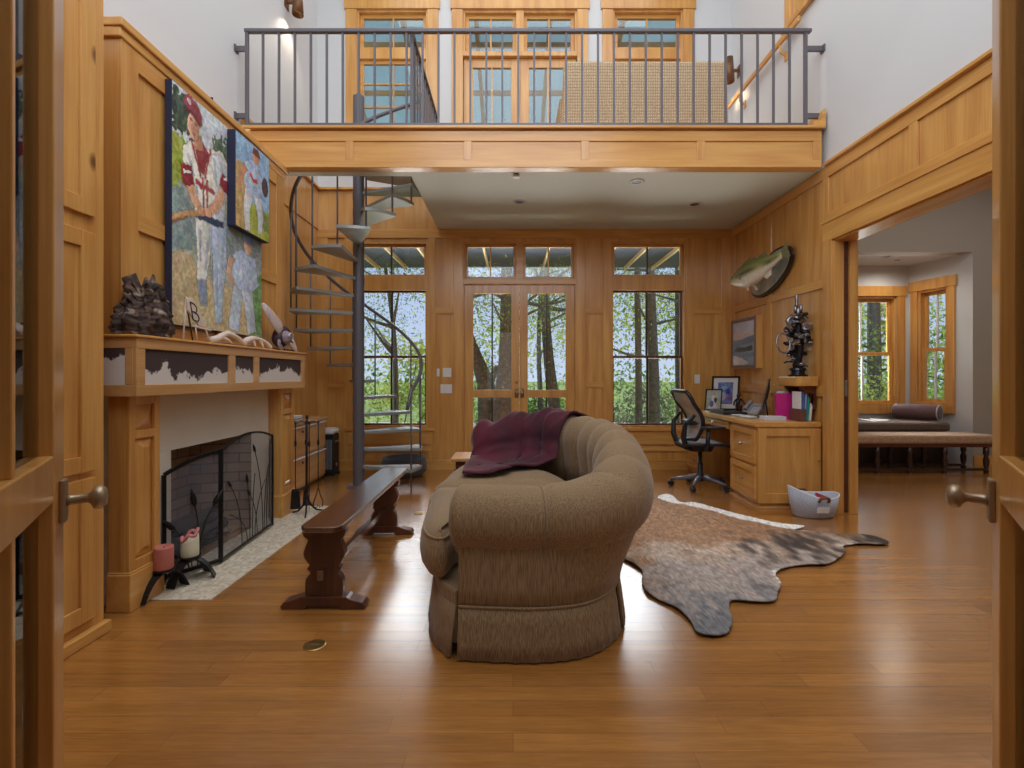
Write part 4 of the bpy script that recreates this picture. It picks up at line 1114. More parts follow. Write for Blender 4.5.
def antler(name, label, pts, rs, tines):
    t = thing(name, label, 'antler', pts[0], group='shed antlers on the mantel')
    P = cat_rom(pts, 5); R = [rs[0] + (rs[1] - rs[0]) * i / (len(P) - 1) for i in range(len(P))]
    MB().tube(P, R, 9).build('beam', bone, t, smooth=True)
    for a in tines:
        Q = cat_rom(a, 4)
        MB().tube(Q, [.017 * (1 - .7 * i / (len(Q) - 1)) for i in range(len(Q))], 8).build('tine', bone, t, smooth=True)
zM = 1.42
antler('antler', 'pale shed antler lying nearest the lettered easel', [(-1.92, 3.10, zM + .014), (-1.93, 3.20, zM + .035), (-1.94, 3.32, zM + .075), (-1.93, 3.42, zM + .06), (-1.91, 3.50, zM + .012)], (.024, .014),
       [[(-1.94, 3.30, zM + .072), (-1.95, 3.36, zM + .09), (-1.955, 3.44, zM + .06)], [(-1.935, 3.22, zM + .045), (-1.92, 3.29, zM + .035), (-1.91, 3.33, zM + .012)]])
antler('antler', 'pale shed antler lying farther along the mantel', [(-1.92, 3.50, zM + .03), (-1.93, 3.60, zM + .062), (-1.94, 3.72, zM + .068), (-1.93, 3.82, zM + .05), (-1.91, 3.87, zM + .01)], (.024, .015),
       [[(-1.935, 3.62, zM + .065), (-1.92, 3.63, zM + .04), (-1.91, 3.635, zM + .008)], [(-1.94, 3.74, zM + .068), (-1.925, 3.75, zM + .04), (-1.915, 3.755, zM + .008)]])
# a few tan sticks behind
for i, (y0, y1) in enumerate(((3.25, 3.62), (3.62, 3.80))):
    o = MB().tube([(-2.0, y0, zM + .012), (-1.99, (y0 + y1) / 2, zM + .02), (-2.0, y1, zM + .012)], [.011, .012, .009], 8).build('driftwood_stick', tan, None, smooth=True)
    tag(o, ('longer tan stick lying behind the near antler', 'shorter tan stick lying behind the far antler')[i], 'stick', 'sticks behind the antlers')

# carved bird with a raised pale wing
purple = plain('dark_plum_feathers', (58, 36, 52), .6, var=.35, vscale=30)
pale_feather = plain('pale_feathers', (214, 198, 194), .65, var=.18, vscale=40)
grey_feather = plain('grey_feathers', (150, 134, 140), .65, var=.25, vscale=40)
t = thing('carved_bird', 'carved plum and white bird with one raised pale wing on the far mantel end', 'bird figure', (-1.97, 4.13, 1.42))
R = Matrix.Rotation(.5, 3, 'X')
c = (-1.965, 4.16, 1.545)
MB().ellipsoid(c, (.065, .12, .085), 16, 10, R).build('body', purple, t, smooth=True)
hd = MB().ellipsoid((-1.925, 4.14, 1.535), (.055, .062, .058), 14, 9).build('head', grey_feather, t, smooth=True)
MB().tube([(-1.872 + .0 * k, 4.135 + .034 * math.cos(a), 1.545 + .026 * math.sin(a)) for k, a in enumerate([PI * (-.1 + 1.2 * q / 10) for q in range(11)])], .006, 6).build('white_stripe', pale_feather, hd, smooth=True)
MB().hexa([(-1.90, 4.125, 1.515), (-1.90, 4.16, 1.515), (-1.86, 4.155, 1.485), (-1.86, 4.135, 1.485)], [(-1.90, 4.125, 1.53), (-1.90, 4.16, 1.53), (-1.86, 4.155, 1.495), (-1.86, 4.135, 1.495)]).build('beak', black_plastic, hd, bevel=.003)
def blade(pts, ws, th, name, mat):
    loops = []
    for i, p in enumerate(pts):
        a, b = Vector(pts[max(i - 1, 0)]), Vector(pts[min(i + 1, len(pts) - 1)])
        d = (b - a).normalized(); n = Vector((1, 0, 0)); s = d.cross(n).normalized()
        p = Vector(p)
        loops.append([tuple(p + s * ws[i] * math.cos(2 * PI * k / 10) + n * th * math.sin(2 * PI * k / 10)) for k in range(10)])
    MB().rings(loops).build(name, mat, t, smooth=True)
blade([(-1.96, 3.84, 1.775), (-1.955, 3.90, 1.73), (-1.95, 3.98, 1.675), (-1.945, 4.07, 1.62), (-1.945, 4.12, 1.57)], [.012, .044, .058, .062, .045], .014, 'raised_wing', pale_feather)
blade([(-1.94, 4.20, 1.56), (-1.935, 4.27, 1.51), (-1.93, 4.33, 1.455), (-1.925, 4.36, 1.423)], [.052, .05, .032, .010], .013, 'lowered_wing', pale_feather)
blade([(-1.93, 4.05, 1.50), (-1.92, 4.02, 1.475), (-1.92, 4.06, 1.44), (-1.92, 4.09, 1.422)], [.02, .024, .024, .02], .012, 'tail', grey_feather)
MB().box(-2.0, -1.90, 4.08, 4.26, 1.4205, 1.438).tube([(-1.955, 4.16, 1.436), (-1.96, 4.16, 1.50)], .012, 8).build('stand', dark_wood, t)

# odds and ends on top of the chimney breast
t = thing('metal_clip', 'small black metal clip perched on the chimney breast cap', 'clip', (-2.1, 3.35, 3.085))
MB().box(-2.14, -2.08, 3.30, 3.40, 3.0855, 3.092).box(-2.14, -2.132, 3.30, 3.40, 3.092, 3.13).box(-2.14, -2.08, 3.392, 3.40, 3.092, 3.14).build('plate', black_metal, t)
MB().box(-2.128, -2.09, 3.32, 3.385, 3.0925, 3.12).build('block', white_plastic, t, bevel=.004)
o = MB().prism([(3.80, 3.086), (3.95, 3.086), (3.93, 3.12), (3.88, 3.17), (3.84, 3.13)], -2.13, -2.08, 'yz').build('wood_block', oak_z, None, bevel=.006)
tag(o, 'small pointed oak offcut standing on the chimney breast cap', 'wood block')

# ------------------------------------------------------------------ file cabinet and what stands by it
t = thing('file_cabinet', 'low wooden two drawer file cabinet behind the tool stand', 'file cabinet', (-2.37, 5.3, 0))
MB().box(XL + .002, -2.235, 4.76, 5.80, .03, .70).build('body', pine_y, t, bevel=.004)
MB().box(XL + .002, -2.20, 4.74, 5.82, .70, .735).build('top', pine_y, t, bevel=.006)
for z0, z1 in ((.06, .36), (.385, .685)):
    d = MB().box(-2.235, -2.215, 4.775, 5.785, z0, z1).build('drawer', pine_y, t, bevel=.004)
    MB().box(-2.215, -2.20, 4.775, 5.785, z1 - .012, z1).build('pull_strip', white_plastic, d)
    MB().lathe([(.004, 0), (.013, .004), (.011, .012), (.003, .014)], (-2.215, 5.15, z1 - .06), 12, 'x').build('lock', black_plastic, d, smooth=True)
MB().box(XL + .03, -2.25, 4.8, 5.76, 0, .03).build('plinth', dark_wood, t)
t = thing('desk_lamp', 'small white shaded lamp on the file cabinet', 'lamp', (-2.30, 4.9, .735))
MB().lathe([(.055, .7355), (.055, .747), (.02, .755), (.012, .78), (.012, .83)], (-2.30, 4.90, 0), 16).build('base', black_plastic, t, smooth=True)
MB().lathe([(.075, .815), (.068, .945), (.064, .945), (.070, .817)], (-2.30, 4.90, 0), 20).build('lamp_shade', white_plastic, t, smooth=True)
for k, (z0, w, col, lab) in enumerate(((.7355, .15, mahogany, 'brown book lying lowest on the file cabinet'), (.762, .13, paper_white, 'white book lying on the brown book'))):
    t = thing('book', lab, 'book', (-2.35, 5.2, z0), group='books on the file cabinet')
    MB().box(-2.35 - w / 2, -2.35 + w / 2 + .02, 5.08, 5.28, z0, z0 + .004).box(-2.35 - w / 2, -2.35 + w / 2 + .02, 5.08, 5.28, z0 + .022, z0 + .026).box(-2.35 - w / 2, -2.35 - w / 2 + .004, 5.08, 5.28, z0 + .004, z0 + .022).build('cover', col, t)
    MB().box(-2.35 - w / 2 + .005, -2.35 + w / 2 + .015, 5.085, 5.275, z0 + .005, z0 + .021).build('pages', paper_white, t)
t = thing('tower_heater', 'slim black tower heater with a white top beside the file cabinet', 'heater', (-2.25, 6.03, 0))
MB().box(-2.33, -2.17, 5.92, 6.12, .02, .50).build('body', black_plastic, t, bevel=.012)
MB().box(-2.335, -2.165, 5.915, 6.125, .50, .575).build('top_cap', white_plastic, t, bevel=.03)
MB().box(-2.34, -2.16, 5.91, 6.13, .0, .02).build('base', black_plastic, t, bevel=.006)
MB().box(-2.172, -2.164, 5.96, 6.08, .40, .425).build('control_strip', chrome, t)
MB().lathe([(.02, 0), (.018, .008), (.004, .01)], (-2.17, 6.02, .13), 14, 'x').build('dial', chrome, t, smooth=True)
mb = MB()
for k in range(8): mb.box(-2.30 + k * .015, -2.294 + k * .015, 5.916, 5.921, .08, .44)
mb.build('grille', grey_plastic, t)

# ------------------------------------------------------------------ spiral staircase
PXc, PYc, SR = -1.695, 5.38, 0.69
t = thing('spiral_staircase', 'dark steel spiral staircase rising through the balcony opening', 'staircase', (PXc, PYc, 0))
MB().tube([(PXc, PYc, 0.0), (PXc, PYc, 4.27)], .06, 20).lathe([(.06, 4.27), (.05, 4.29), (.0, 4.295)], (PXc, PYc, 0), 20).lathe([(.13, 0), (.13, .012), (.065, .016)], (PXc, PYc, 0), 20).build('pole', iron, t, smooth=False)
def tread_angle(k): return math.radians(92 + (k - 5.5) * 22.5)
rise = .187
Z0S = .045
half = math.radians(13.5)
hand = []
for k in range(1, 18):
    a = tread_angle(k); z = Z0S + rise * k
    poly = []
    n = 6
    for i in range(n + 1): q = a - half + 2 * half * i / n; poly.append((PXc + SR * math.cos(q), PYc + SR * math.sin(q)))
    poly.append((PXc + .062 * math.cos(a + half * 1.6), PYc + .062 * math.sin(a + half * 1.6)))
    poly.append((PXc + .062 * math.cos(a - half * 1.6), PYc + .062 * math.sin(a - half * 1.6)))
    tr = MB().prism(poly, z - .034, z, 'xy').build('tread', steel_tread, t, bevel=.004)
    MB().tube([(PXc, PYc, z - .09), (PXc, PYc, z - .001)], .0625, 16).build('collar', iron, t)
for k in range(1, 18):
    for da, lo in ((-.5, 0.0), ) :
        q = tread_angle(k) + da * 2 * half * .92
        z0 = Z0S + rise * k - .03 - rise
        z1 = Z0S + rise * k + .84
        x, y = PXc + (SR - .012) * math.cos(q), PYc + (SR - .012) * math.sin(q)
        if k == 1: z0 = .0
        MB().tube([(x, y, z0), (x, y, z1)], .009, 8).build('baluster', iron, t, smooth=True)
pts = []
for i in range(0, 77):
    k = .45 + i * (17.2 / 76)
    a = math.radians(92 + (k - 5.5) * 22.5)
    zz = Z0S + rise * (k + .5) + .84
    rr = SR - .012
    pts.append((PXc + rr * math.cos(a), PYc + rr * math.sin(a), zz))
a0 = math.radians(92 + (.45 - 5.5) * 22.5)
start = [(PXc + (SR - .012) * math.cos(a0 - .10), PYc + (SR - .012) * math.sin(a0 - .10), .86), (PXc + (SR - .012) * math.cos(a0 - .07), PYc + (SR - .012) * math.sin(a0 - .07), .93)]
MB().tube(start + pts, .019, 10).build('handrail', iron, t, smooth=True)
# landing plate bridging pole and balcony floor
MB().prism([(PXc + .05, PYc - .12), (SW[1] - .003, PYc - .30), (SW[1] - .003, PYc + .45), (PXc + .06, PYc + .12)], ZB - .035, ZB + .01, 'xy').build('landing_plate', steel_tread, t, bevel=.003)

# ------------------------------------------------------------------ balcony railings
t = thing('balcony_railing', 'long dark steel balcony railing with plain upright bars', 'railing', (0.1, 4.45, 3.46))
yR, x0, x1 = 4.45, -2.415, 2.655
MB().box(x0 - .02, x1 + .05, yR - .022, yR + .022, 4.325, 4.357).build('top_rail', iron, t, bevel=.006)
MB().box(x0, x1, yR - .012, yR + .012, 3.475, 3.505).build('bottom_rail', iron, t, bevel=.003)
for x in (x0, x1): MB().box(x - .014, x + .014, yR - .014, yR + .014, 3.475, 4.327).build('end_post', iron, t, bevel=.002)
n = 35
for i in range(1, n):
    x = x0 + (x1 - x0) * i / n
    MB().box(x - .009, x + .009, yR - .009, yR + .009, 3.505, 4.327).build('baluster', iron, t)
for x in (-1.0, .12, 1.3): MB().tube([(x, yR, 3.462), (x, yR, 3.48)], .012, 8).build('foot', iron, t)
for z in (3.57, 4.18):
    MB().box(XL + .002, x0 - .014, yR - .012, yR + .012, z - .022, z + .022).box(XL + .002, XL + .014, yR - .03, yR + .03, z - .03, z + .03).build('wall_bracket', iron, t)
    MB().box(x1 + .014, XR - .002, yR - .012, yR + .012, z - .022, z + .022).box(XR - .014, XR - .002, yR - .03, yR + .03, z - .03, z + .03).build('wall_bracket', iron, t)
t = thing('stair_well_railing', 'short dark steel railing running back beside the stair opening', 'railing', (-.93, 5.3, 3.455))
xw = -.93
MB().box(xw - .02, xw + .02, 4.50, 6.10, 4.34, 4.372).build('top_rail', iron, t, bevel=.005)
MB().box(xw - .012, xw + .012, 4.50, 6.10, 3.50, 3.53).build('bottom_rail', iron, t)
for y in (4.51, 6.09): MB().box(xw - .014, xw + .014, y - .014, y + .014, 3.456, 4.34).build('end_post', iron, t)
for i in range(1, 12):
    y = 4.51 + 1.58 * i / 12
    MB().box(xw - .009, xw + .009, y - .009, y + .009, 3.53, 4.34).build('baluster', iron, t)

# pet bed on the floor behind the stair
bed_grey = fabric('dark_grey_plush', (96, 98, 106), (62, 64, 72))
t = thing('pet_bed', 'dark grey round pet bed on the floor behind the spiral stair', 'pet bed', (-1.3, 5.98, 0))
MB().lathe([(.10, .005), (.22, .01), (.27, .06), (.275, .16), (.25, .225), (.215, .22), (.20, .13), (.17, .075), (0, .07)], (-1.33, 5.98, 0), 32).build('bolster', bed_grey, t, smooth=True)

# ------------------------------------------------------------------ trestle bench
t = thing('bench', 'long dark wood trestle bench with scroll cut legs by the hearth', 'bench', (-.98, 3.3, 0))
bx = -.985
poly = [(bx - .108, 2.53), (bx - .075, 2.485), (bx + .075, 2.485), (bx + .108, 2.53), (bx + .108, 4.08), (bx + .085, 4.11), (bx - .085, 4.11), (bx - .108, 4.08)]
MB().prism(poly, .412, .442, 'xy').build('seat_board', bench_top_wood, t, bevel=.006)
half_prof = [(.115, .412), (.108, .375), (.085, .355), (.098, .32), (.108, .28), (.092, .245), (.076, .225), (.088, .205), (.072, .185), (.086, .165), (.098, .135), (.098, .062)]
for yl in (2.575, 3.76):
    prof = cat_rom([(bx + p[0], p[1]) for p in half_prof], 3) + cat_rom([(bx - p[0], p[1]) for p in half_prof[::-1]], 3)
    lg = MB().prism(prof, yl - .024, yl + .024, 'xz').build('leg', bench_wood, t, bevel=.003)
    h = [(.215, .0), (.222, .015), (.205, .035), (.165, .045), (.135, .055), (.12, .064)]
    foot = [(bx + p[0], p[1] + .001) for p in h] + [(bx - p[0], p[1] + .001) for p in h[::-1]]
    foot = foot[:] + [(bx - .09, .001), (bx - .085, .016), (bx + .085, .016), (bx + .09, .001)]
    MB().prism(foot, yl - .04, yl + .04, 'xz').build('foot', bench_wood, lg, bevel=.004)
MB().box(bx - .016, bx + .016, 2.50, 3.835, .165, .215).build('stretcher', bench_top_wood, t, bevel=.004)

# brass floor outlets
for (x, y, lab) in ((-.89, 2.2, 'round brass floor outlet cover nearest the bench foot'), (-.83, 4.32, 'round brass floor outlet cover beyond the bench')):
    t = thing('floor_outlet', lab, 'floor outlet', (x, y, 0))
    MB().lathe([(.048, 0), (.048, .003), (.044, .005), (.036, .0045), (.036, .0035), (0, .0035)], (x, y, 0), 28).build('cover', brass, t)
    MB().box(x - .022, x + .022, y - .005, y + .005, .0035, .0055).build('flap', pewter, t)
# wall switches on the back wall
for (x, z, w, h, n, lab) in ((-.985 + .02, 1.255, .036, .10, 1, 'narrow white switch plate left of the garden doors'), (-.85, 1.255, .11, .115, 2, 'wide white switch plate nearest the garden doors'), (-.86, 1.045, .15, .115, 3, 'white three switch plate below the other two'), (2.372, 1.17, .07, .115, 1, 'white switch plate between the right window and the desk')):
    t = thing('light_switch', lab, 'switch', (x, YB, z))
    yy = YB
    MB().box(x - w / 2, x + w / 2, yy - .008, yy, z - h / 2, z + h / 2).build('plate', white_plastic, t, bevel=.002)
    for k in range(n):
        xx = x + (k - (n - 1) / 2) * .045
        MB().box(xx - .012, xx + .012, yy - .012, yy - .007, z - .03, z + .03).build('rocker', white_plastic, t, bevel=.002)
# ------------------------------------------------------------------ curved sofa
t = thing('sofa', 'brown chenille crescent sofa with a rolled channel back and pleated skirt', 'sofa', (.1, 3.1, 0))
CP = [(-.235, 2.105, .725, .142, .13, -.085), (.10, 2.085, .728, .145, .13, -.08), (.34, 2.15, .752, .155, .145, -.05), (.50, 2.36, .805, .18, .16, .0), (.56, 2.70, .872, .20, .155, .035),
      (.58, 3.1, .91, .20, .15, .045), (.54, 3.5, .915, .20, .15, .035), (.42, 3.84, .91, .19, .15, .0), (.15, 4.06, .89, .17, .145, -.06), (-.235, 4.08, .80, .15, .135, -.085)]
path = cat_rom(CP, 16)
def frame(i):
    a, b = path[max(i - 1, 0)], path[min(i + 1, len(path) - 1)]
    d = Vector((b[0] - a[0], b[1] - a[1], 0)).normalized()
    return Vector((d.y, -d.x, 0)), d
arc = [0.0]
for i in range(1, len(path)): arc.append(arc[-1] + math.hypot(path[i][0] - path[i - 1][0], path[i][1] - path[i - 1][1]))
IB0, IB1 = 42, 131   # rows of the channelled back
def section(i, grow=0.0, a0=-104, a1=186, n=26, foot=.40):
    x, y, zt, rz, rn, off = path[i]
    nrm, d = frame(i); zc = zt - rz
    ch = 0.0
    w = min(1, max(0, (i - IB0 + 6) / 6)) * min(1, max(0, (IB1 + 6 - i) / 6))
    sc = abs(math.sin(PI * arc[i] / .25)) ** .6
    L = []
    for k in range(n + 1):
        a = math.radians(a0 + (a1 - a0) * k / n)
        q = max(0.0, min(1.0, (math.degrees(a) - 20) / 50))
        gath = .004 * math.sin(arc[i] * 95) * (1 - q)
        r = 1 + grow / rn
        m = (sc - 1) * .034 * w * q
        pin = 1 - .10 * math.exp(-((arc[i] - arc[18]) / .028) ** 2)
        r *= pin
        L.append((off + (rn * r + m) * math.cos(a), zc + (rz * r + m + gath) * math.sin(a)))
    return L, nrm, w, sc
def world(i, n_, z):
    nrm, d = frame(i)
    return (path[i][0] + nrm.x * n_, path[i][1] + nrm.y * n_, z)
loops = []
N = len(path)
def end_loop(i, s, push):
    L, nrm, w, sc = section(i)
    d = frame(i)[1] * (-1 if i == 0 else 1)
    off, zc = path[i][5], path[i][2] - path[i][3]
    pts = []
    for n_, z in L + inner(i, w, sc):
        p = world(i, off + (n_ - off) * s, zc + (z - zc) * s)
        pts.append((p[0] + d.x * push, p[1] + d.y * push, p[2]))
    return pts
def inner(i, w, sc):
    off, rn = path[i][5], path[i][4]
    m = (sc - 1) * .034 * w
    return [(off - rn * (.99 - .10 * w) - m * 1.0, .56), (off - rn * (.97 - .16 * w) - m, .42), (off + rn * .2, .42), (off + rn * .35, .45)]
for s, push in ((.03, .052), (.35, .05), (.66, .042), (.88, .025), (.97, .010)): loops.append(end_loop(0, s, push))
for i in range(N):
    L, nrm, w, sc = section(i)
    loops.append([world(i, n_, z) for n_, z in L + inner(i, w, sc)])
for s, push in ((.97, .010), (.88, .025), (.66, .042), (.35, .05), (.03, .052)): loops.append(end_loop(N - 1, s, push))
MB().rings(loops).build('rolled_back', chenille, t, smooth=True)
# gathered seam across the near arm roll
for i in (18, ):
    L, nrm, w, sc = section(i, .003)
    MB().tube([world(i, n_, z) for n_, z in L[4:-4]], .006, 6).build('seam_welt', chenille, t, smooth=True)
# outer panel under the roll
loops = []
for i in range(N):
    off, rn, zt, rz = path[i][5], path[i][4], path[i][2], path[i][3]
    topn = off + rn * .62
    loops.append([world(i, 0.0, .20), world(i, .25 * topn, .30), world(i, topn * .8, .45), world(i, topn, zt - rz * 1.35), world(i, topn - .10, zt - rz * 1.35), world(i, -.10, .20)])
MB().rings(loops).build('outer_panel', chenille, t, smooth=True)
pts = [world(i, .004, .222) for i in range(N)]
MB().tube(pts, .006, 6).build('base_welt', chenille, t, smooth=True)
front = cat_rom([(-.24, 2.10), (-.35, 2.27), (-.41, 2.62), (-.43, 3.1), (-.41, 3.6), (-.35, 3.92), (-.24, 4.08)], 8)
foot = [world(i, -.03, 0)[:2] for i in range(N)] + [(p[0], p[1]) for p in front[::-1]][1:-1]
MB().prism(foot, .05, .285, 'xy').build('seat_base', chenille, t, smooth=False, bevel=.012)
# pleated skirt in separate drops
def skirt(rows, name='skirt'):
    inn, out = [], []
    loops = []
    n = len(rows)
    for j, (p, nr) in enumerate(rows):
        wob = .004 * math.sin(j * 1.7)
        edge = .0
        def q(o, z): return (p[0] + nr[0] * (o + edge), p[1] + nr[1] * (o + edge), z)
        loops.append([q(.004, .222), q(.016, .15), q(.024 + wob, .07), q(.032 + wob, .008), q(.022 + wob, .008), q(.012, .08), q(-.004, .222)])
    MB().rings(loops).build(name, chenille, t, smooth=True)
rows = [((path[i][0], path[i][1]), (frame(i)[0].x, frame(i)[0].y)) for i in range(N)]
skirt(rows[0:46]); skirt(rows[48:98]); skirt(rows[100:N])
fr = []
for j, p in enumerate(front):
    a, b = front[max(j - 1, 0)], front[min(j + 1, len(front) - 1)]
    d = Vector((b[0] - a[0], b[1] - a[1], 0)).normalized(); fr.append((p, (-d.y, d.x)))
skirt(fr[1:24]); skirt(fr[25:-1])
# seat cushions
def cushion(outline, z0, z1, name):
    P = cat_rom(outline, 5, closed=True); n = len(P)
    cx, cy = sum(p[0] for p in P) / n, sum(p[1] for p in P) / n
    nr = []
    for i in range(n):
        a, b = P[i - 1], P[(i + 1) % n]
        d = Vector((b[0] - a[0], b[1] - a[1], 0))
        if d.length < 1e-6: d = Vector((1, 0, 0))
        d.normalize(); nr.append((-d.y, d.x))
    def off(o): return [(P[i][0] + nr[i][0] * o, P[i][1] + nr[i][1] * o) for i in range(n)]
    area = sum(P[i][0] * P[(i + 1) % n][1] - P[(i + 1) % n][0] * P[i][1] for i in range(n))
    sg = 1 if area > 0 else -1
    h = z1 - z0; loops = []
    for o, q in ((.045, 0), (.015, .06), (-.006, .22), (-.014, .45), (-.010, .65), (.006, .82), (.026, .93), (.048, 1.0)):
        loops.append([(p[0], p[1], z0 + h * q) for p in off(o * sg)])
    base = off(.048 * sg)
    for s, q in ((.8, 1.07), (.45, 1.10), (.08, 1.12)):
        loops.append([(cx + (p[0] - cx) * s, cy + (p[1] - cy) * s, z0 + h * q) for p in base])
    c = MB().rings(loops).build(name, chenille, t, smooth=True)
    w = [(p[0], p[1], z0 + h * .84) for p in off(.007 * sg)]
    MB().tube(w, .006, 6, closed=True).build('piping', chenille, c, smooth=True)
cushion([(-.31, 2.20), (-.37, 2.215), (-.425, 2.32), (-.455, 2.50), (-.475, 2.80), (-.48, 3.085), (-.1, 3.09), (.36, 3.085), (.35, 2.70), (.24, 2.44), (.0, 2.40), (-.2, 2.40), (-.265, 2.36), (-.285, 2.27)], .288, .515, 'seat_cushion')
cushion([(-.48, 3.11), (-.475, 3.45), (-.45, 3.75), (-.38, 3.96), (-.30, 3.98), (-.28, 3.90), (-.24, 3.83), (-.02, 3.80), (.16, 3.76), (.32, 3.5), (.37, 3.11), (-.1, 3.11)], .288, .515, 'seat_cushion')

# ------------------------------------------------------------------ throw
i0, i1 = 107, N - 1
loops = []
cols = []
for i in range(i0, i1 + 1):
    L, nrm, w, sc = section(i, .020, -30, 184, 30)
    s = (i - i0) / (i1 - i0)
    start = int(6 * (1 - s)) if s < .3 else 2
    off, rn = path[i][5], path[i][4]
    row = [world(i, n_, z + .024 * math.sin(i * .46 + k * .24 + 1.2 * math.sin(k * .21)) * (.3 + .7 * math.sin(k / 30 * PI)) + .010 * math.sin(i * 1.05 - k * .55 + math.sin(i * .3)) + .010) for k, (n_, z) in enumerate(L)]
    # down the inside and forward over the seat
    for q in range(1, 11):
        z = max(.565, L[-1][1] - (L[-1][1] - .56) * min(1, q / 4)) + .012 * (1 + math.sin(i * .6 + q * .8 + math.sin(i * .21)))
        n_ = L[-1][0] - .010 - .040 * q * (1.0 if q > 3 else .30)
        row.append(world(max(0, i - round(11 * (1 - s) * q / 10)), n_ - .012 * max(0, q - 3) * (1.3 + math.sin(i * .23)), z))
    cols.append(row)
# tail of cloth hanging over the front of the far arm
d = frame(N - 1)[1]
last = cols[-1]
for push, drop in ((.035, .012), (.065, .05), (.085, .11)):
    cols.append([(p[0] + d.x * push + .008 * math.sin(k * .8), p[1] + d.y * push, max(.57, p[2] - drop * (1 if p[2] > .6 else 0))) for k, p in enumerate(last)])
nk = len(cols[0])
vs = [p for r in cols for p in r]
fs = [(a * nk + k, a * nk + k + 1, (a + 1) * nk + k + 1, (a + 1) * nk + k) for a in range(len(cols) - 1) for k in range(nk - 1)]
o = MB().add(vs, fs).build('throw_blanket', velvet, None, smooth=True, solid=.012)
tag(o, 'crumpled maroon velvet throw draped over the far end of the sofa', 'throw')

# ------------------------------------------------------------------ end table beyond the sofa
t = thing('end_table', 'small pale topped end table just beyond the far sofa arm', 'table', (-.42, 4.68, 0))
MB().box(-.57, -.19, 4.48, 4.88, .425, .455).build('tabletop', pine_y, t, bevel=.006)
MB().box(-.53, -.23, 4.52, 4.84, .35, .425).build('apron', mahogany, t, bevel=.003)
for x in (-.525, -.235):
    for y in (4.525, 4.835): MB().lathe([(.018, 0), (.022, .05), (.016, .12), (.026, .25), (.022, .35)], (x, y, 0), 12).build('leg', mahogany, t, smooth=True)

# ------------------------------------------------------------------ cowhide rug
OUT = [(1.467,4.904),(1.549,4.939),(1.593,4.881),(1.586,4.633),(1.713,4.612),(1.845,4.418),(1.971,4.196),(2.1,4.027),(2.235,3.936),(2.314,3.878),(2.184,3.807),(2.265,3.759),(2.404,3.706),(2.588,3.693),(2.678,3.641),(2.705,3.525),(2.608,3.478),(2.466,3.49),(2.328,3.449),(2.249,3.313),(2.104,3.187),(1.98,3.107),(1.869,3.102),(1.749,3.079),(1.641,3.013),(1.576,2.941),(1.549,2.829),(1.47,2.712),(1.388,2.604),(1.263,2.595),(1.166,2.611),(1.112,2.517),(1.07,2.387),(1.0,2.283),(0.928,2.254),(0.861,2.283),(0.866,2.387),(0.847,2.517),(0.788,2.611),(0.741,2.712),(0.751,2.86),(0.794,3.004),(0.763,3.125),(0.721,3.261),(.80,3.6),(.98,4.0),(1.15,4.35),(1.27,4.62),(1.40,4.78)]
OC = cat_rom(OUT, 4, closed=True)
ocx = np.array([p[0] for p in OC]); ocy = np.array([p[1] for p in OC])
g = .016
gx = np.arange(.66, 2.76, g); gy = np.arange(2.2, 5.0, g)
X, Y = np.meshgrid(gx, gy); ins = inside(X, Y, [(p[0], p[1]) for p in OC])
idx = -np.ones(X.shape, int); vs = []; fs = []
def vid(j, i):
    if idx[j, i] < 0:
        x, y = X[j, i], Y[j, i]
        d2 = (ocx - x) ** 2 + (ocy - y) ** 2; m = int(d2.argmin()); dist = math.sqrt(d2[m])
        if not ins[j, i] : x, y = ocx[m], ocy[m]; dist = 0
        curl = .010 * max(0, 1 - dist / .07) * (.4 + .6 * math.sin(m * .31) ** 2)
        z = .009 + .004 * float(vnoise(np.array([x * 3.0]), np.array([y * 3.0]), 8)[0]) + curl
        idx[j, i] = len(vs); vs.append((float(x), float(y), z))
    return idx[j, i]
for j in range(len(gy) - 1):
    for i in range(len(gx) - 1):
        if int(ins[j, i]) + int(ins[j + 1, i]) + int(ins[j, i + 1]) + int(ins[j + 1, i + 1]) >= 2:
            f = [vid(j, i), vid(j, i + 1), vid(j + 1, i + 1), vid(j + 1, i)]
            fs.append(tuple(f))
hide_fur = vcol_mat('brindle_fur', .85, .34, 16, (5, 1.2, 1), .5)
o = MB().add(vs, fs).build('cowhide_rug', hide_fur, None, smooth=True, solid=.007)
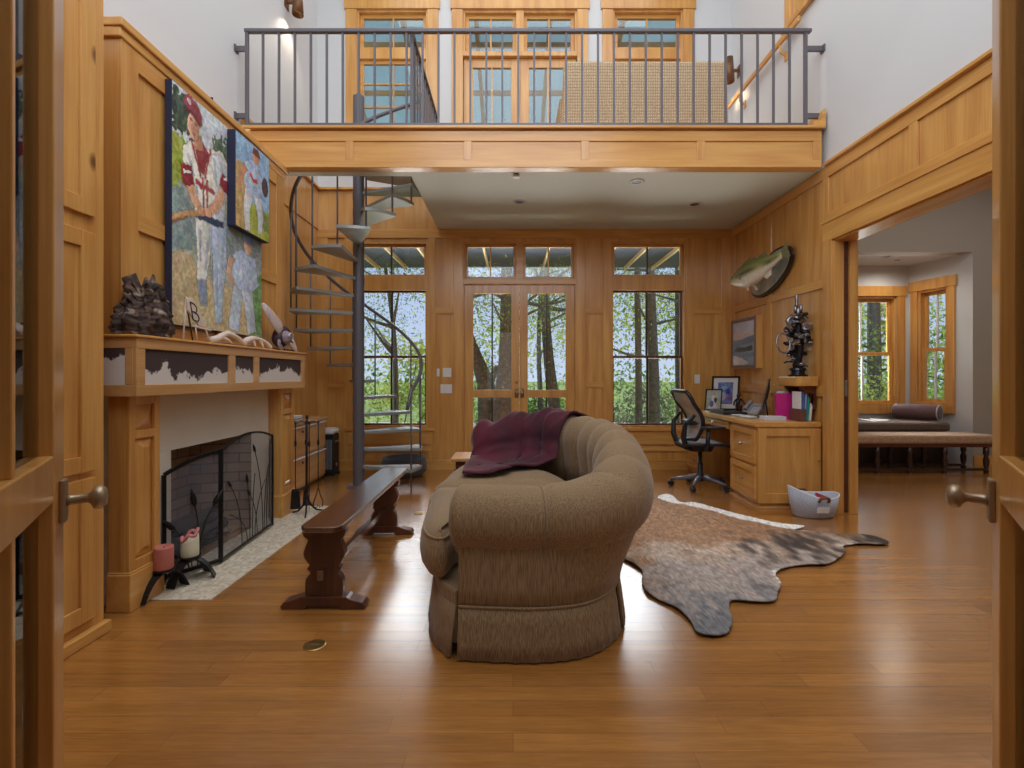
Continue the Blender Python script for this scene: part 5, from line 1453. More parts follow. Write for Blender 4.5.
def fur(co):
    x, y = co[:, 0], co[:, 1]
    n = vnoise(x * 6 + 3, y * 6 + 1, 1); n2 = vnoise(x * 22 + 3, y * 9 + 1, 2); n3 = vnoise(x * 60, y * 30, 3)
    d = np.sqrt(((x[:, None] - ocx[None, ::2]) ** 2 + (y[:, None] - ocy[None, ::2]) ** 2).min(1))
    brown = np.array((146, 110, 80)); grey = np.array((146, 134, 126)); dark = np.array((64, 52, 46)); white = np.array((226, 222, 216)); slate = np.array((104, 104, 106))
    def mixc(c, k, w): w = np.clip(w, 0, 1)[:, None]; return c * (1 - w) + k * w
    c = np.tile(grey.astype(float), (len(x), 1))
    wb = (y - (3.05 + .25 * (x - 1.2))) * 2.2 + (n - .5) * 1.2
    c = mixc(c, brown, wb)
    c = mixc(c, np.array((176, 160, 146)), 1.2 - np.abs(y - 3.35 - (x - 1.3) * .1) * 4 - n * .7)
    c = mixc(c, slate, (2.85 - y) * 2.0 + (n2 - .5) * 1.4 - (x < .9) * .3)
    c = mixc(c, dark, (1.1 - np.hypot((x - 2.0) * 1.5, (y - 3.45) * 2.2) * 1.6) + (n2 - .5) * 1.6)
    c = mixc(c, dark, (x - 2.38) * 3 + (n2 - .5))
    c = mixc(c, dark, (n2 - .80) * 2.2)
    # white belly edge along the far side
    ex, ey = np.array([1.40, 1.60, 1.72, 1.86, 1.98, 2.12, 2.30]), np.array([5.0, 4.68, 4.58, 4.38, 4.17, 4.0, 3.87])
    db = np.min(np.hypot(x[:, None] - np.interp(np.linspace(0, 6, 60), np.arange(7), ex)[None], y[:, None] - np.interp(np.linspace(0, 6, 60), np.arange(7), ey)[None]), 1)
    c = mixc(c, white, (.10 + .05 * n2 - db) * 26)
    c = mixc(c, white, (.016 + .02 * n2 - d) * 60 * ((np.hypot(x - 1.60, y - 2.93) < .13) | (np.hypot(x - 2.36, y - 3.46) < .10)))
    return np.clip(c * (.98 + .30 * n3)[:, None], 0, 250)
set_vcol(o, fur)
tag(o, 'brindled brown and grey cowhide rug spread on the floor before the desk', 'rug')

# ------------------------------------------------------------------ desk
YD0, YD1, XD0 = 4.47, 6.285, 2.235
t = thing('desk', 'built in oak desk with file drawers along the right wall', 'desk', (2.5, 5.4, 0))
MB().box(2.205, XR - .018, YD0 - .015, YD1, .745, .79).build('desk_top', oak_y, t, bevel=.005)
mb = MB().box(XD0, XR - .018, YD0, 5.02, .05, .745).box(XD0 + .02, XR - .02, YD0 + .01, 5.01, 0, .05)
mb.build('pedestal', oak_z, t, bevel=.003)
MB().box(XD0 - .006, XR - .018, YD0 - .008, 5.03, 0, .018).build('shoe_strip', paper_white if False else pine_y, t, bevel=.004)
mb = MB(); w = .07
a, b = XD0, XR - .018
mb.box(a, a + w, YD0 - .014, YD0, .05, .73); mb.box(b - w - .03, b, YD0 - .014, YD0, .05, .73); mb.box(a + w, b - w - .03, YD0 - .014, YD0, .66, .73); mb.box(a + w, b - w - .03, YD0 - .014, YD0, .05, .14)
mb.build('end_panel_frame', oak_z, t, bevel=.003)
def drawer(y0, y1, z0, z1, knobs=1):
    w = .055 if z1 - z0 > .2 else .025
    mb = MB()
    mb.box(XD0 - .02, XD0, y0, y0 + w, z0, z1); mb.box(XD0 - .02, XD0, y1 - w, y1, z0, z1)
    mb.box(XD0 - .02, XD0, y0 + w, y1 - w, z0, z0 + w); mb.box(XD0 - .02, XD0, y0 + w, y1 - w, z1 - w, z1); mb.box(XD0 - .010, XD0, y0 + w, y1 - w, z0 + w, z1 - w)
    d = mb.build('drawer', oak_y, t, bevel=.003)
    MB().lathe([(.005, 0), (.006, -.012), (.015, -.018), (.013, -.028), (.003, -.031)], (XD0 - .010, (y0 + y1) / 2, (z0 + z1) / 2), 12, 'x').build('knob', chrome, d, smooth=True)
drawer(YD0 + .03, 5.0, .40, .715); drawer(YD0 + .03, 5.0, .075, .375)
MB().box(XD0, XR - .018, 5.80, YD1, .05, .745).box(XD0 + .02, XR - .02, 5.81, YD1 - .01, 0, .05).build('pedestal', oak_z, t, bevel=.003)
drawer(5.82, 6.26, .50, .715); drawer(5.82, 6.26, .29, .48); drawer(5.82, 6.26, .075, .27)
MB().box(XD0 + .02, XR - .03, 5.03, 5.80, .655, .745).build('pencil_rail', oak_y, t, bevel=.003)
drawer(5.05, 5.78, .665, .735)
MB().box(XR - .05, XR - .03, 5.03, 5.80, .05, .66).build('back_panel', oak_y, t)
t = thing('outlet_plate', 'small brass knob on the end panel of the desk', 'knob', (2.79, YD0 - .014, .42))
MB().lathe([(.004, 0), (.005, -.012), (.013, -.018), (.011, -.026), (.003, -.029)], (2.775, YD0 - .0145, .45), 12, 'y').build('knob', brass, t, smooth=True)
t.name = 'round_knob'

# ------------------------------------------------------------------ things on the desk
ZD = .7905
def photo_mat(name, paint): return paint
art = vcol_mat('printed_picture', .45)
def framed(name, label, cat, base, W, H, yaw, lean, fw, paint, mat_w, frame_mat, strut=True, th=.018):
    """standing picture frame; local x across, z up, facing -y before yaw"""
    T = Matrix.Translation(base) @ Matrix.Rotation(yaw, 4, 'Z') @ Matrix.Rotation(-lean, 4, 'X')
    t = thing(name, label, cat, base)
    mb = MB(T)
    mb.box(-W / 2, -W / 2 + fw, 0, th, 0, H); mb.box(W / 2 - fw, W / 2, 0, th, 0, H); mb.box(-W / 2 + fw, W / 2 - fw, 0, th, 0, fw); mb.box(-W / 2 + fw, W / 2 - fw, 0, th, H - fw, H)
    mb.box(-W / 2 + .004, W / 2 - .004, th - .005, th - .001, .004, H - .004)
    mb.build('frame', frame_mat, t, bevel=.002)
    x0, x1, z0, z1 = -W / 2 + fw, W / 2 - fw, fw, H - fw
    if mat_w:
        MB(T).box(x0, x1, .008, .011, z0, z1).build('mat_board', paper_white, t)
        x0, x1, z0, z1 = x0 + mat_w, x1 - mat_w, z0 + mat_w, z1 - mat_w
    nu, nv = 40, 40
    vs = [(x0 + (x1 - x0) * i / nu, .0065, z0 + (z1 - z0) * j / nv) for j in range(nv + 1) for i in range(nu + 1)]
    fs = [(j * (nu + 1) + i, j * (nu + 1) + i + 1, (j + 1) * (nu + 1) + i + 1, (j + 1) * (nu + 1) + i) for j in range(nv) for i in range(nu)]
    o = MB(T).add(vs, fs).build('picture', art, t, fix=False)
    uu = np.array([(i / nu) for j in range(nv + 1) for i in range(nu + 1)]); vv = np.array([(j / nv) for j in range(nv + 1) for i in range(nu + 1)])
    set_vcol(o, lambda co: paint(uu, vv))
    if strut:
        MB(T).hexa([(-.02, th, 0.02), (.02, th, 0.02), (.02, th + H * .30, .0), (-.02, th + H * .30, .0)], [(-.02, th, H * .6), (.02, th, H * .6), (.02, th + .005, H * .6), (-.02, th + .005, H * .6)]).build('easel_back', black_plastic, t)
    return t
def pic_family(u, v):
    c = np.tile(np.array((196, 198, 176), float), (len(u), 1)); c[v > .6] = (206, 210, 200)
    c = daub(c, u, v, 3, 18, 9, 9)
    fill(c, u, v, [(.1, 0), (.3, .35), (.6, .4), (.9, 0)], (232, 228, 220), 4, 14)
    fill(c, u, v, ell(.52, .58, .16, .2), (224, 222, 214), 5, 16); fill(c, u, v, ell(.38, .3, .14, .16), (96, 120, 168), 6, 18); fill(c, u, v, ell(.64, .5, .1, .13), (66, 72, 92), 7, 18); fill(c, u, v, ell(.5, .82, .07, .07), (214, 176, 150), 8, 8)
    return c
def pic_blue(u, v):
    c = np.tile(np.array((112, 132, 190), float), (len(u), 1)); c = daub(c, u, v, 13, 44, 8, 8)
    fill(c, u, v, ell(.35, .35, .22, .18, .4), (196, 200, 220), 14, 26); fill(c, u, v, ell(.65, .6, .2, .14, -.5), (78, 84, 160), 15, 24); fill(c, u, v, ell(.45, .75, .2, .1), (150, 186, 206), 16, 24); fill(c, u, v, ell(.75, .25, .14, .12), (150, 104, 150), 17, 20)
    return c
framed('picture_frame', 'small black picture frame at the far end of the desk', 'picture frame', (2.40, 5.88, ZD), .205, .265, .10, -.14, .012, pic_family, 0, black_plastic)
framed('picture_frame', 'tall black picture frame with a white mat and blue print', 'picture frame', (2.60, 6.02, ZD), .33, .42, -.05, -.13, .02, pic_blue, .055, black_plastic)
t = thing('dark_figurine', 'small dark metal figurine standing before the tall picture frame', 'figurine', (2.63, 5.72, ZD))
MB().box(2.585, 2.675, 5.675, 5.765, ZD, ZD + .02).build('base', black_plastic, t, bevel=.004)
gun = plain('gunmetal_scrap', (70, 70, 76), .3, metal=.8)
MB().tube([(2.615, 5.72, ZD + .02), (2.61, 5.72, ZD + .07), (2.625, 5.72, ZD + .11), (2.63, 5.72, ZD + .15)], [.014, .016, .02, .022], 10).tube([(2.65, 5.72, ZD + .02), (2.66, 5.71, ZD + .07), (2.64, 5.72, ZD + .11)], [.014, .016, .018], 10).tube([(2.615, 5.72, ZD + .15), (2.575, 5.70, ZD + .12), (2.565, 5.69, ZD + .08)], [.013, .011, .009], 8).tube([(2.645, 5.72, ZD + .15), (2.685, 5.70, ZD + .13), (2.68, 5.68, ZD + .09)], [.013, .011, .009], 8).ellipsoid((2.632, 5.718, ZD + .19), (.022, .022, .026), 12, 8).build('figure', gun, t, smooth=True)
t = thing('laptop', 'closed black laptop lying on the desk', 'laptop', (2.42, 5.45, ZD))
MB().box(2.27, 2.53, 5.28, 5.64, ZD + .004, ZD + .018).build('base', black_plastic, t, bevel=.004)
MB().box(2.27, 2.53, 5.28, 5.64, ZD + .0185, ZD + .027).build('lid', black_plastic, t, bevel=.003)
for x in (2.29, 2.51):
    for y in (5.31, 5.61): MB().lathe([(.008, 0), (.008, .0045)], (x, y, ZD), 8).build('rubber_foot', grey_plastic, t)
for k, (a, mt, lab) in enumerate(((-.12, paper_white, 'white notebook lying under the black notebook by the far frame'), (.08, black_plastic, 'black notebook lying on the white notebook'))):
    z = ZD + k * .0155
    T = Matrix.Translation((2.36, 5.76, z)) @ Matrix.Rotation(a, 4, 'Z')
    t = thing('notebook', lab, 'notebook', (2.36, 5.76, z), group='notebooks on the desk')
    MB(T).box(-.085, .085, -.07, .07, 0, .002).box(-.085, .085, -.07, .07, .013, .015).box(-.085, -.082, -.07, .07, .002, .013).build('cover', mt, t)
    MB(T).box(-.081, .083, -.068, .068, .0025, .0125).build('pages', paper_white, t)
t = thing('desk_phone', 'grey desk telephone on the desk behind the monitor', 'telephone', (2.66, 5.35, ZD))
T = Matrix.Translation((2.65, 5.40, ZD)) @ Matrix.Rotation(-.9, 4, 'Z')
MB(T).hexa([(-.09, -.09, 0), (.09, -.09, 0), (.09, .09, 0), (-.09, .09, 0)], [(-.09, -.09, .02), (.09, -.09, .02), (.09, .09, .12), (-.09, .09, .12)]).build('body', grey_plastic, t, bevel=.008)
MB(T).tube([(-.06, -.07, .055), (-.06, -.05, .075), (-.06, .04, .125), (-.06, .065, .13)], [.024, .016, .016, .024], 10).build('handset', grey_plastic, t, smooth=True)
mb = MB(T)
for i in range(3):
    for j in range(4): mb.box(0 + i * .026, .018 + i * .026, -.075 + j * .024, -.059 + j * .024, .026 + j * .0133, .034 + j * .0133)
mb.build('keypad', white_plastic, t)
# monitor seen edge on, facing the chair
t = thing('computer_monitor', 'thin dark computer monitor seen edge on over the desk', 'monitor', (2.58, 5.0, ZD))
T = Matrix.Translation((2.545, 5.02, ZD)) @ Matrix.Rotation(-2.02, 4, 'Z') @ Matrix.Translation((0, 0, 0))
TL = T @ Matrix.Translation((0, 0, .10)) @ Matrix.Rotation(-.22, 4, 'X')
MB(TL).box(-.24, .24, 0, .012, 0, .30).hexa([(-.20, .012, .03), (.20, .012, .03), (.20, .012, .27), (-.20, .012, .27)], [(-.08, .032, .10), (.08, .032, .10), (.08, .032, .20), (-.08, .032, .20)]).build('screen_housing', black_plastic, t, bevel=.004)
MB(TL).box(-.228, .228, -.0015, .0, .015, .288).build('screen', plain('dark_screen_glass', (18, 20, 26), .12), t)
MB(T).box(-.09, .09, -.06, .10, 0, .010).hexa([(-.035, .05, .01), (.035, .05, .01), (.035, .065, .01), (-.035, .065, .01)], [(-.035, .028, .20), (.035, .028, .20), (.035, .04, .20), (-.035, .04, .20)]).build('stand', black_plastic, t, bevel=.003)
t = thing('keyboard', 'slim grey keyboard lying in front of the monitor', 'keyboard', (2.38, 5.0, ZD))
MB().box(2.31, 2.42, 4.84, 5.20, ZD, ZD + .012).build('case', grey_plastic, t, bevel=.003)
mb = MB()
for i in range(5):
    for j in range(14): mb.box(2.318 + i * .020, 2.335 + i * .020, 4.848 + j * .0248, 4.869 + j * .0248, ZD + .012, ZD + .016)
mb.build('keys', white_plastic, t)
t = thing('white_carton', 'flat white carton lying near the front corner of the desk', 'carton', (2.50, 4.68, ZD))
T = Matrix.Translation((2.47, 4.66, ZD)) @ Matrix.Rotation(-.16, 4, 'Z')
MB(T).box(-.10, .10, -.06, .06, 0, .034).build('box', plain('pale_grey_card', (206, 206, 212), .6), t, bevel=.003)
MB(T).box(-.10, .10, -.062, .062, .0342, .038).build('lid', plain('pale_grey_card_lid', (214, 214, 220), .6), t, bevel=.002)
# upright papers
magenta = plain('magenta_folder', (200, 36, 128), .5); teal = plain('teal_card', (40, 160, 150), .5); bluec = plain('blue_card', (72, 104, 176), .5); brown_card = plain('brown_leatherette', (112, 72, 60), .55)
def folder(x0, x1, y, h, lean, mt, label, group, th=.012):
    t = thing('file_folder', label, 'folder', ((x0 + x1) / 2, y, ZD), group=group)
    T = Matrix.Translation(((x0 + x1) / 2, y, ZD)) @ Matrix.Rotation(lean, 4, 'X')
    w = (x1 - x0) / 2
    MB(T).box(-w, w, 0, .002, 0, h).box(-w, w, th - .002, th, 0, h * .96).box(-w, -w + .002, .002, th - .002, 0, h * .96).build('cover', mt, t)
    MB(T).box(-w + .004, w - .003, .003, th - .003, .002, h * .975).build('papers', paper_white, t)
G = 'folders standing at the near end of the desk'
folder(2.53, 2.70, 4.70, .255, -.05, magenta, 'magenta folder standing leftmost beside the file holder', G, .03)
folder(2.585, 2.745, 4.79, .27, -.03, white_plastic, 'white folder standing right behind the magenta folder', G, .02)
# binder row: thin edges turned to the room
def binder(x, h, w, y0, y1, tilt, mt, label):
    t = thing('booklet', label, 'booklet', (x, (y0 + y1) / 2, ZD), group='booklets in the file holder')
    T = Matrix.Translation((x, 0, ZD + .004)) @ Matrix.Rotation(tilt, 4, 'Y')
    MB(T).box(-w / 2, -w / 2 + .0015, y0, y1, 0, h).box(w / 2 - .0015, w / 2, y0, y1, 0, h).box(-w / 2 + .0015, w / 2 - .0015, y0, y0 + .0015, 0, h).build('cover', mt, t)
    MB(T).box(-w / 2 + .002, w / 2 - .002, y0 + .002, y1 - .003, .002, h - .004).build('pages', paper_white, t)
hx = 2.66
binder(hx + .000, .27, .012, 4.53, 4.66, .0, paper_white, 'white booklet leftmost in the brown file holder')
binder(hx + .018, .265, .014, 4.53, 4.66, .02, bluec, 'darker blue booklet second from the left in the holder')
binder(hx + .038, .25, .013, 4.53, 4.66, .06, plain('pale_blue_card', (150, 172, 214), .5), 'pale blue booklet in the middle of the holder')
binder(hx + .058, .26, .016, 4.53, 4.66, .09, teal, 'teal booklet leaning in the file holder')
binder(hx + .086, .25, .018, 4.53, 4.66, .10, paper_white, 'thick white booklet rightmost against the wall')
t = thing('file_holder', 'brown open topped file holder at the near end of the desk', 'file holder', (2.66, 4.51, ZD))
MB().box(2.645, 2.70, 4.513, 4.517, ZD + .003, ZD + .115).box(2.645, 2.782, 4.513, 4.69, ZD, ZD + .003).box(2.645, 2.6475, 4.517, 4.69, ZD + .003, ZD + .115).box(2.645, 2.782, 4.686, 4.69, ZD + .003, ZD + .115).build('tray', brown_card, t, bevel=.001)
cable = MB().tube(cat_rom([(2.66, 5.02, ZD + .006), (2.63, 4.92, ZD + .02), (2.66, 4.87, ZD + .045), (2.70, 4.93, ZD + .02), (2.72, 5.05, ZD + .005), (2.76, 5.2, ZD + .005)], 6), .0035, 6).build('cable', black_plastic, None, smooth=True)
tag(cable, 'loop of black cable on the desk behind the monitor', 'cable')

# ------------------------------------------------------------------ office chair (faces +x before turning)
t = thing('office_chair', 'black mesh office chair with a five star base at the desk', 'office chair', (2.03, 5.32, 0), 0.0)
TT = basis(t)
for k in range(5):
    a = 2 * PI * k / 5 + .35
    c, s = math.cos(a), math.sin(a)
    MB(TT).tube([(c * .03, s * .03, .115), (c * .15, s * .15, .10), (c * .30, s * .30, .075)], [.026, .022, .015], 8).build('base_arm', iron, t, smooth=True)
    w = MB(TT @ Matrix.Translation((c * .30, s * .30, 0)) @ Matrix.Rotation(a + .6, 4, 'Z'))
    w.lathe([(.0, -.024), (.029, -.022), (.031, -.006), (.012, -.005), (.012, .005), (.031, .006), (.029, .022), (.0, .024)], (0, 0, .0315), 14, 'y')
    w.tube([(0, 0, .045), (0, 0, .075)], .009, 8).build('caster', black_plastic, t, smooth=False)
MB(TT).lathe([(.045, .075), (.05, .085), (.045, .14), (.03, .15), (.03, .27), (.02, .275), (.02, .40)], (0, 0, 0), 16).build('gas_lift', black_plastic, t, smooth=True)
MB(TT).hexa([(-.12, -.08, .40), (.10, -.07, .40), (.10, .07, .40), (-.12, .08, .40)], [(-.15, -.10, .455), (.12, -.09, .455), (.12, .09, .455), (-.15, .10, .455)]).tube([(0, -.08, .43), (.02, -.22, .425)], .007, 8).tube([(-.05, .09, .43), (-.04, .20, .425)], .007, 8).build('tilt_mechanism', black_plastic, t, bevel=.006)
# seat: rounded frame and mesh
def rr(cx, cy, hx, hy, r, n=5):
    out = []
    for qx, qy, a0 in ((1, 1, 0), (-1, 1, 90), (-1, -1, 180), (1, -1, 270)):
        for k in range(n + 1):
            a = math.radians(a0 + 90 * k / n); out.append((cx + qx * (hx - r) + r * math.cos(a), cy + qy * (hy - r) + r * math.sin(a)))
    return out
seat = rr(.03, 0, .25, .25, .12)
def seat_z(x, y): return .475 + .012 * math.cos(x * 6) - .05 * max(0, x - .16) ** 1.2 * 3 + .02 * (abs(y) / .25) ** 2
MB(TT).tube([(x, y, seat_z(x, y) - .008) for x, y in seat], .017, 8, closed=True).build('seat_frame', black_plastic, t, smooth=True)
loops = [[(.03 + (x - .03) * s, y * s, seat_z(.03 + (x - .03) * s, y * s) + .003 - .018 * (1 - s)) for x, y in seat] for s in (.97, .7, .4, .05)]
MB(TT).rings(loops, cap=False).build('seat_mesh', chair_mesh, t, smooth=True)
# back: shaped ring with waist, leaning away
def back_pt(u, v):
    """u -1..1 across, v 0..1 up"""
    w = .17 + .075 * math.sin(min(1, v * 1.05) * PI * .62) + .02 * v
    x = -.155 - .10 * v * v + .075 * math.sin(min(1, v * 1.25) * PI) + .05 * (abs(u)) ** 2 * .8
    z = .53 + .51 * v
    return (x, u * w, z)
ring = [back_pt(-1 + 2 * k / 8, .0 + .03 * (1 - (2 * k / 8 - 1) ** 2) * -1 + .03) for k in range(9)] + [back_pt(1, v) for v in (.15, .35, .55, .75, .9)] + [back_pt(u, 1.0 + .02 * (1 - u * u)) for u in (.85, .5, 0, -.5, -.85)] + [back_pt(-1, v) for v in (.9, .75, .55, .35, .15)]
ringc = cat_rom(ring, 3, closed=True)
MB(TT).tube(ringc, .021, 8, closed=True).build('back_frame', black_plastic, t, smooth=True)
vs = []; nu, nv = 12, 16
for j in range(nv + 1):
    for i in range(nu + 1): vs.append(back_pt(-.97 + 1.94 * i / nu, .02 + .98 * j / nv))
fs = [(j * (nu + 1) + i, j * (nu + 1) + i + 1, (j + 1) * (nu + 1) + i + 1, (j + 1) * (nu + 1) + i) for j in range(nv) for i in range(nu)]
MB(TT).add(vs, fs).build('back_mesh', chair_mesh, t, smooth=True, fix=False)
lum = [tuple(Vector(back_pt(-.9 + 1.8 * k / 8, .36)) + Vector((-.045, 0, 0))) for k in range(9)]
MB(TT).tube(lum, [.012, .026, .032, .034, .034, .034, .032, .026, .012], 8).build('lumbar_pad', black_plastic, t, smooth=True)
for s in (-1, 1):
    MB(TT).tube([(-.13, s * .10, .43), (-.20, s * .13, .455), (-.235, s * .16, .57), (-.225, s * .19, .71), (-.14, s * .225, .80)], [.024, .028, .03, .024, .016], 8).build('back_support', black_plastic, t, smooth=True)
    MB(TT).tube([(-.02, s * .20, .44), (-.03, s * .275, .455), (-.03, s * .285, .52), (-.02, s * .285, .665)], [.02, .022, .022, .02], 8).build('arm_post', black_plastic, t, smooth=True)
    MB(TT).prism(rr(.025, s * .285, .125, .042, .04), .662, .690, 'xy').build('armrest_pad', black_plastic, t, bevel=.010)

# ------------------------------------------------------------------ fabric basket
linen = fabric('pale_grey_felt', (196, 200, 212), (168, 172, 186))
linen_in = fabric('grey_felt_lining', (150, 152, 162), (126, 128, 140))
t = thing('storage_basket', 'pale grey oval felt basket with brown leather handles on the floor', 'basket', (2.595, 4.24, 0))
def ov(z, rx, ry, tilt=0): return [(2.595 + rx * math.cos(a), 4.235 + ry * math.sin(a), z + tilt * (.05 * abs(math.cos(a)) ** 2 - .02 - .03 * math.cos(a))) for a in [2 * PI * k / 36 for k in range(36)]]
loops = [ov(.002, .155, .085), ov(.012, .170, .10), ov(.10, .195, .125, .4), ov(.20, .212, .14, 1), ov(.20, .203, .131, 1), ov(.10, .186, .116, .4), ov(.02, .16, .09)]
MB().rings(loops).build('body', linen, t, smooth=True)
MB().tube([(p[0], p[1], p[2] + .002) for p in ov(.20, .2075, .1355, 1)], .005, 6, closed=True).build('rim_piping', paper_white, t, smooth=True)
leather = plain('brown_leather', (128, 76, 52), .5)
for s in (-1, 1):
    yy = 4.235 + s * .152
    MB().tube(cat_rom([(2.555, yy - s * .006, .155), (2.56, yy + s * .008, .185), (2.595, yy + s * .012, .195), (2.63, yy + s * .008, .185), (2.635, yy - s * .006, .155)], 4), .012, 8).build('handle', leather, t, smooth=True)
MB().hexa([(2.545, 4.102, .060), (2.645, 4.102, .060), (2.645, 4.106, .060), (2.545, 4.106, .060)], [(2.545, 4.090, .115), (2.645, 4.090, .115), (2.645, 4.094, .115), (2.545, 4.094, .115)]).build('label_patch', paper_white, t)
red_cloth = plain('red_magazine', (176, 60, 66), .5)
for k, (x, a, mt, lab) in enumerate(((2.62, .25, red_cloth, 'red magazine leaning inside the grey basket'), (2.555, .12, paper_white, 'white magazine leaning inside the grey basket'))):
    T = Matrix.Translation((x, 4.235, .022)) @ Matrix.Rotation(a, 4, 'Y')
    t = thing('magazine', lab, 'magazine', (x, 4.235, .02), group='magazines in the basket')
    MB(T).box(-.003, -.002, -.07, .07, 0, .17).box(.002, .003, -.07, .07, 0, .17).box(-.002, .002, .069, .07, 0, .17).build('cover', mt, t)
    MB(T).box(-.0018, .0018, -.068, .068, .001, .168).build('pages', paper_white, t)
# ------------------------------------------------------------------ right wall: picture, fish, sculpture on its shelf
t = thing('framed_seascape', 'deep wooden shadowbox framing a pale seascape above the desk', 'picture', (XR, 5.84, 1.3))
y0, y1, z0, z1 = 5.53, 6.15, 1.30, 1.90
grey_frame = plain('weathered_grey_frame', (126, 108, 100), .4)
mb = MB().box(2.745, XR - .001, y0, y0 + .02, z0, z1).box(2.745, XR - .001, y1 - .02, y1, z0, z1).box(2.745, XR - .001, y0 + .02, y1 - .02, z0, z0 + .02).box(2.745, XR - .001, y0 + .02, y1 - .02, z1 - .02, z1)
mb.build('box_sides', oak_z, t, bevel=.003)
mb = MB(); w = .04
mb.box(2.735, 2.745, y0, y0 + w, z0, z1).box(2.735, 2.745, y1 - w, y1, z0, z1).box(2.735, 2.745, y0 + w, y1 - w, z0, z0 + w).box(2.735, 2.745, y0 + w, y1 - w, z1 - w, z1)
mb.build('front_frame', grey_frame, t, bevel=.002)
nu = nv = 60
vs = [(2.746, y1 - w - (y1 - y0 - 2 * w) * i / nu, z0 + w + (z1 - z0 - 2 * w) * j / nv) for j in range(nv + 1) for i in range(nu + 1)]
fs = [(j * (nu + 1) + i, j * (nu + 1) + i + 1, (j + 1) * (nu + 1) + i + 1, (j + 1) * (nu + 1) + i) for j in range(nv) for i in range(nu)]
o = MB().add(vs, fs).build('picture', art, t, fix=False)
uu = np.array([(i / nu) for j in range(nv + 1) for i in range(nu + 1)]); vv = np.array([(j / nv) for j in range(nv + 1) for i in range(nu + 1)])
def sea(u, v):
    c = np.tile(np.array((214, 196, 190), float), (len(u), 1)); c[v > .75] = (196, 196, 206)
    c[v < .6] = (140, 156, 170)
    c = daub(c, u, v, 21, 12, 5, 16)
    fill(c, u, v, [(0, .48), (.3, .56), (.6, .62), (1, .66), (1, .5), (0, .44)], (112, 132, 150), 22, 14)
    fill(c, u, v, [(.08, .36), (.2, .42), (.55, .40), (.9, .44), (.9, .32), (.4, .30), (.1, .32)], (72, 84, 84), 23, 18)
    fill(c, u, v, [(0, .30), (.4, .26), (1, .28), (1, .2), (0, .2)], (120, 142, 158), 24, 16)
    fill(c, u, v, [(0, .24), (.35, .18), (.8, .04), (.5, 0), (0, 0)], (206, 202, 198), 25, 12)
    return c
set_vcol(o, lambda co: sea(uu, vv))

# mounted fish
t = thing('mounted_fish', 'mounted bass on an oval plaque high on the right wall', 'mounted fish', (XR, 5.3, 2.3))
plaque_mat = plain('grey_green_plaque', (168, 172, 158), .35, var=.35, vscale=7, coat=.4)
rot = -.30
def el(ry, rz, x, n=40):
    L = []
    for k in range(n):
        a = 2 * PI * k / n; y, z = ry * math.cos(a), rz * math.sin(a)
        L.append((x, 5.30 + y * math.cos(rot) - z * math.sin(rot), 2.325 + y * math.sin(rot) + z * math.cos(rot)))
    return L
MB().rings([el(.44, .20, XR - .017), el(.44, .20, XR - .04), el(.41, .17, XR - .05)]).build('plaque_edge', dark_wood, t, smooth=False)
MB().rings([el(.41, .17, XR - .0495), el(.405, .165, XR - .054)]).build('plaque_face', plaque_mat, t)
# body along an axis from tail (near wall) to mouth (into the room)
tail, mouth = Vector((2.69, 4.90, 2.425)), Vector((2.50, 5.60, 2.285))
prof = [(0, .030, .018), (.06, .036, .02), (.16, .055, .035), (.30, .085, .055), (.45, .108, .068), (.60, .112, .072), (.72, .10, .068), (.84, .075, .055), (.93, .05, .042), (1.0, .022, .026)]
d = (mouth - tail).normalized(); upv = Vector((0, 0, 1)); s = d.cross(upv).normalized(); upv = s.cross(d).normalized()
bend = lambda q: Vector((-.02 * math.sin(q * PI), 0, -.03 * math.sin(q * PI)))
loops = []
NP = 20
for q, h, w in prof:
    p = tail.lerp(mouth, q) + bend(q)
    h *= 1.22; w *= 1.1
    loops.append([tuple(p + upv * h * math.cos(2 * PI * k / NP) + s * w * math.sin(2 * PI * k / NP)) for k in range(NP)])
fish_mat = vcol_mat('glossy_fish_skin', .4, .12, 60)
body = MB().rings(loops).build('fish_body', fish_mat, t, smooth=True)
def fishcol(co):
    co = co + np.array(t.location)
    rel = (co - np.array(tail)) @ np.array(d); up = (co - np.array(tail)) @ np.array(upv) ; q = rel / (mouth - tail).length
    v = (up + .03 * np.sin(np.clip(q, 0, 1) * PI)) / .1
    top = np.array((104, 110, 62)); mid = np.array((166, 158, 96)); belly = np.array((226, 216, 196))
    w = np.clip(v * 1.2 + .1, 0, 1)[:, None]; c = mid * (1 - w) + top * w
    b = np.clip(-v * 2.2 - .1, 0, 1)[:, None]; c = c * (1 - b) + belly * b
    n = vnoise(rel * 60, up * 60, 2); band = (np.abs(v) < .22) & (n > .5); c[band] = (84, 86, 54)
    return c
set_vcol(body, fishcol)
fin = plain('olive_fin', (120, 116, 78), .4, var=.2, vscale=60); fin_pale = plain('pale_fin', (220, 206, 186), .4)
P = lambda q, h, w=0.0: tuple(tail.lerp(mouth, q) + bend(q) + upv * h + s * w)
def finmesh(pts, name, mt, th=.004):
    v = [Vector(p) for p in pts]; n = len(v)
    vs = [p + s * th for p in v] + [p - s * th for p in v]
    fs = [tuple(range(n)), tuple(range(2 * n - 1, n - 1, -1))] + [(i, n + i, n + (i + 1) % n, (i + 1) % n) for i in range(n)]
    MB().add(vs, fs).build(name, mt, t, bevel=.001)
finmesh([P(.02, .03), P(-.08, .085), P(-.105, .095), P(-.09, .02), P(-.115, -.06), P(-.09, -.065), P(.02, -.03)], 'tail_fin', fin)
finmesh([P(.74, .09), P(.68, .15), P(.55, .165), P(.42, .14), P(.40, .10), P(.36, .135), P(.24, .13), P(.20, .06), P(.45, .09)], 'dorsal_fin', fin)
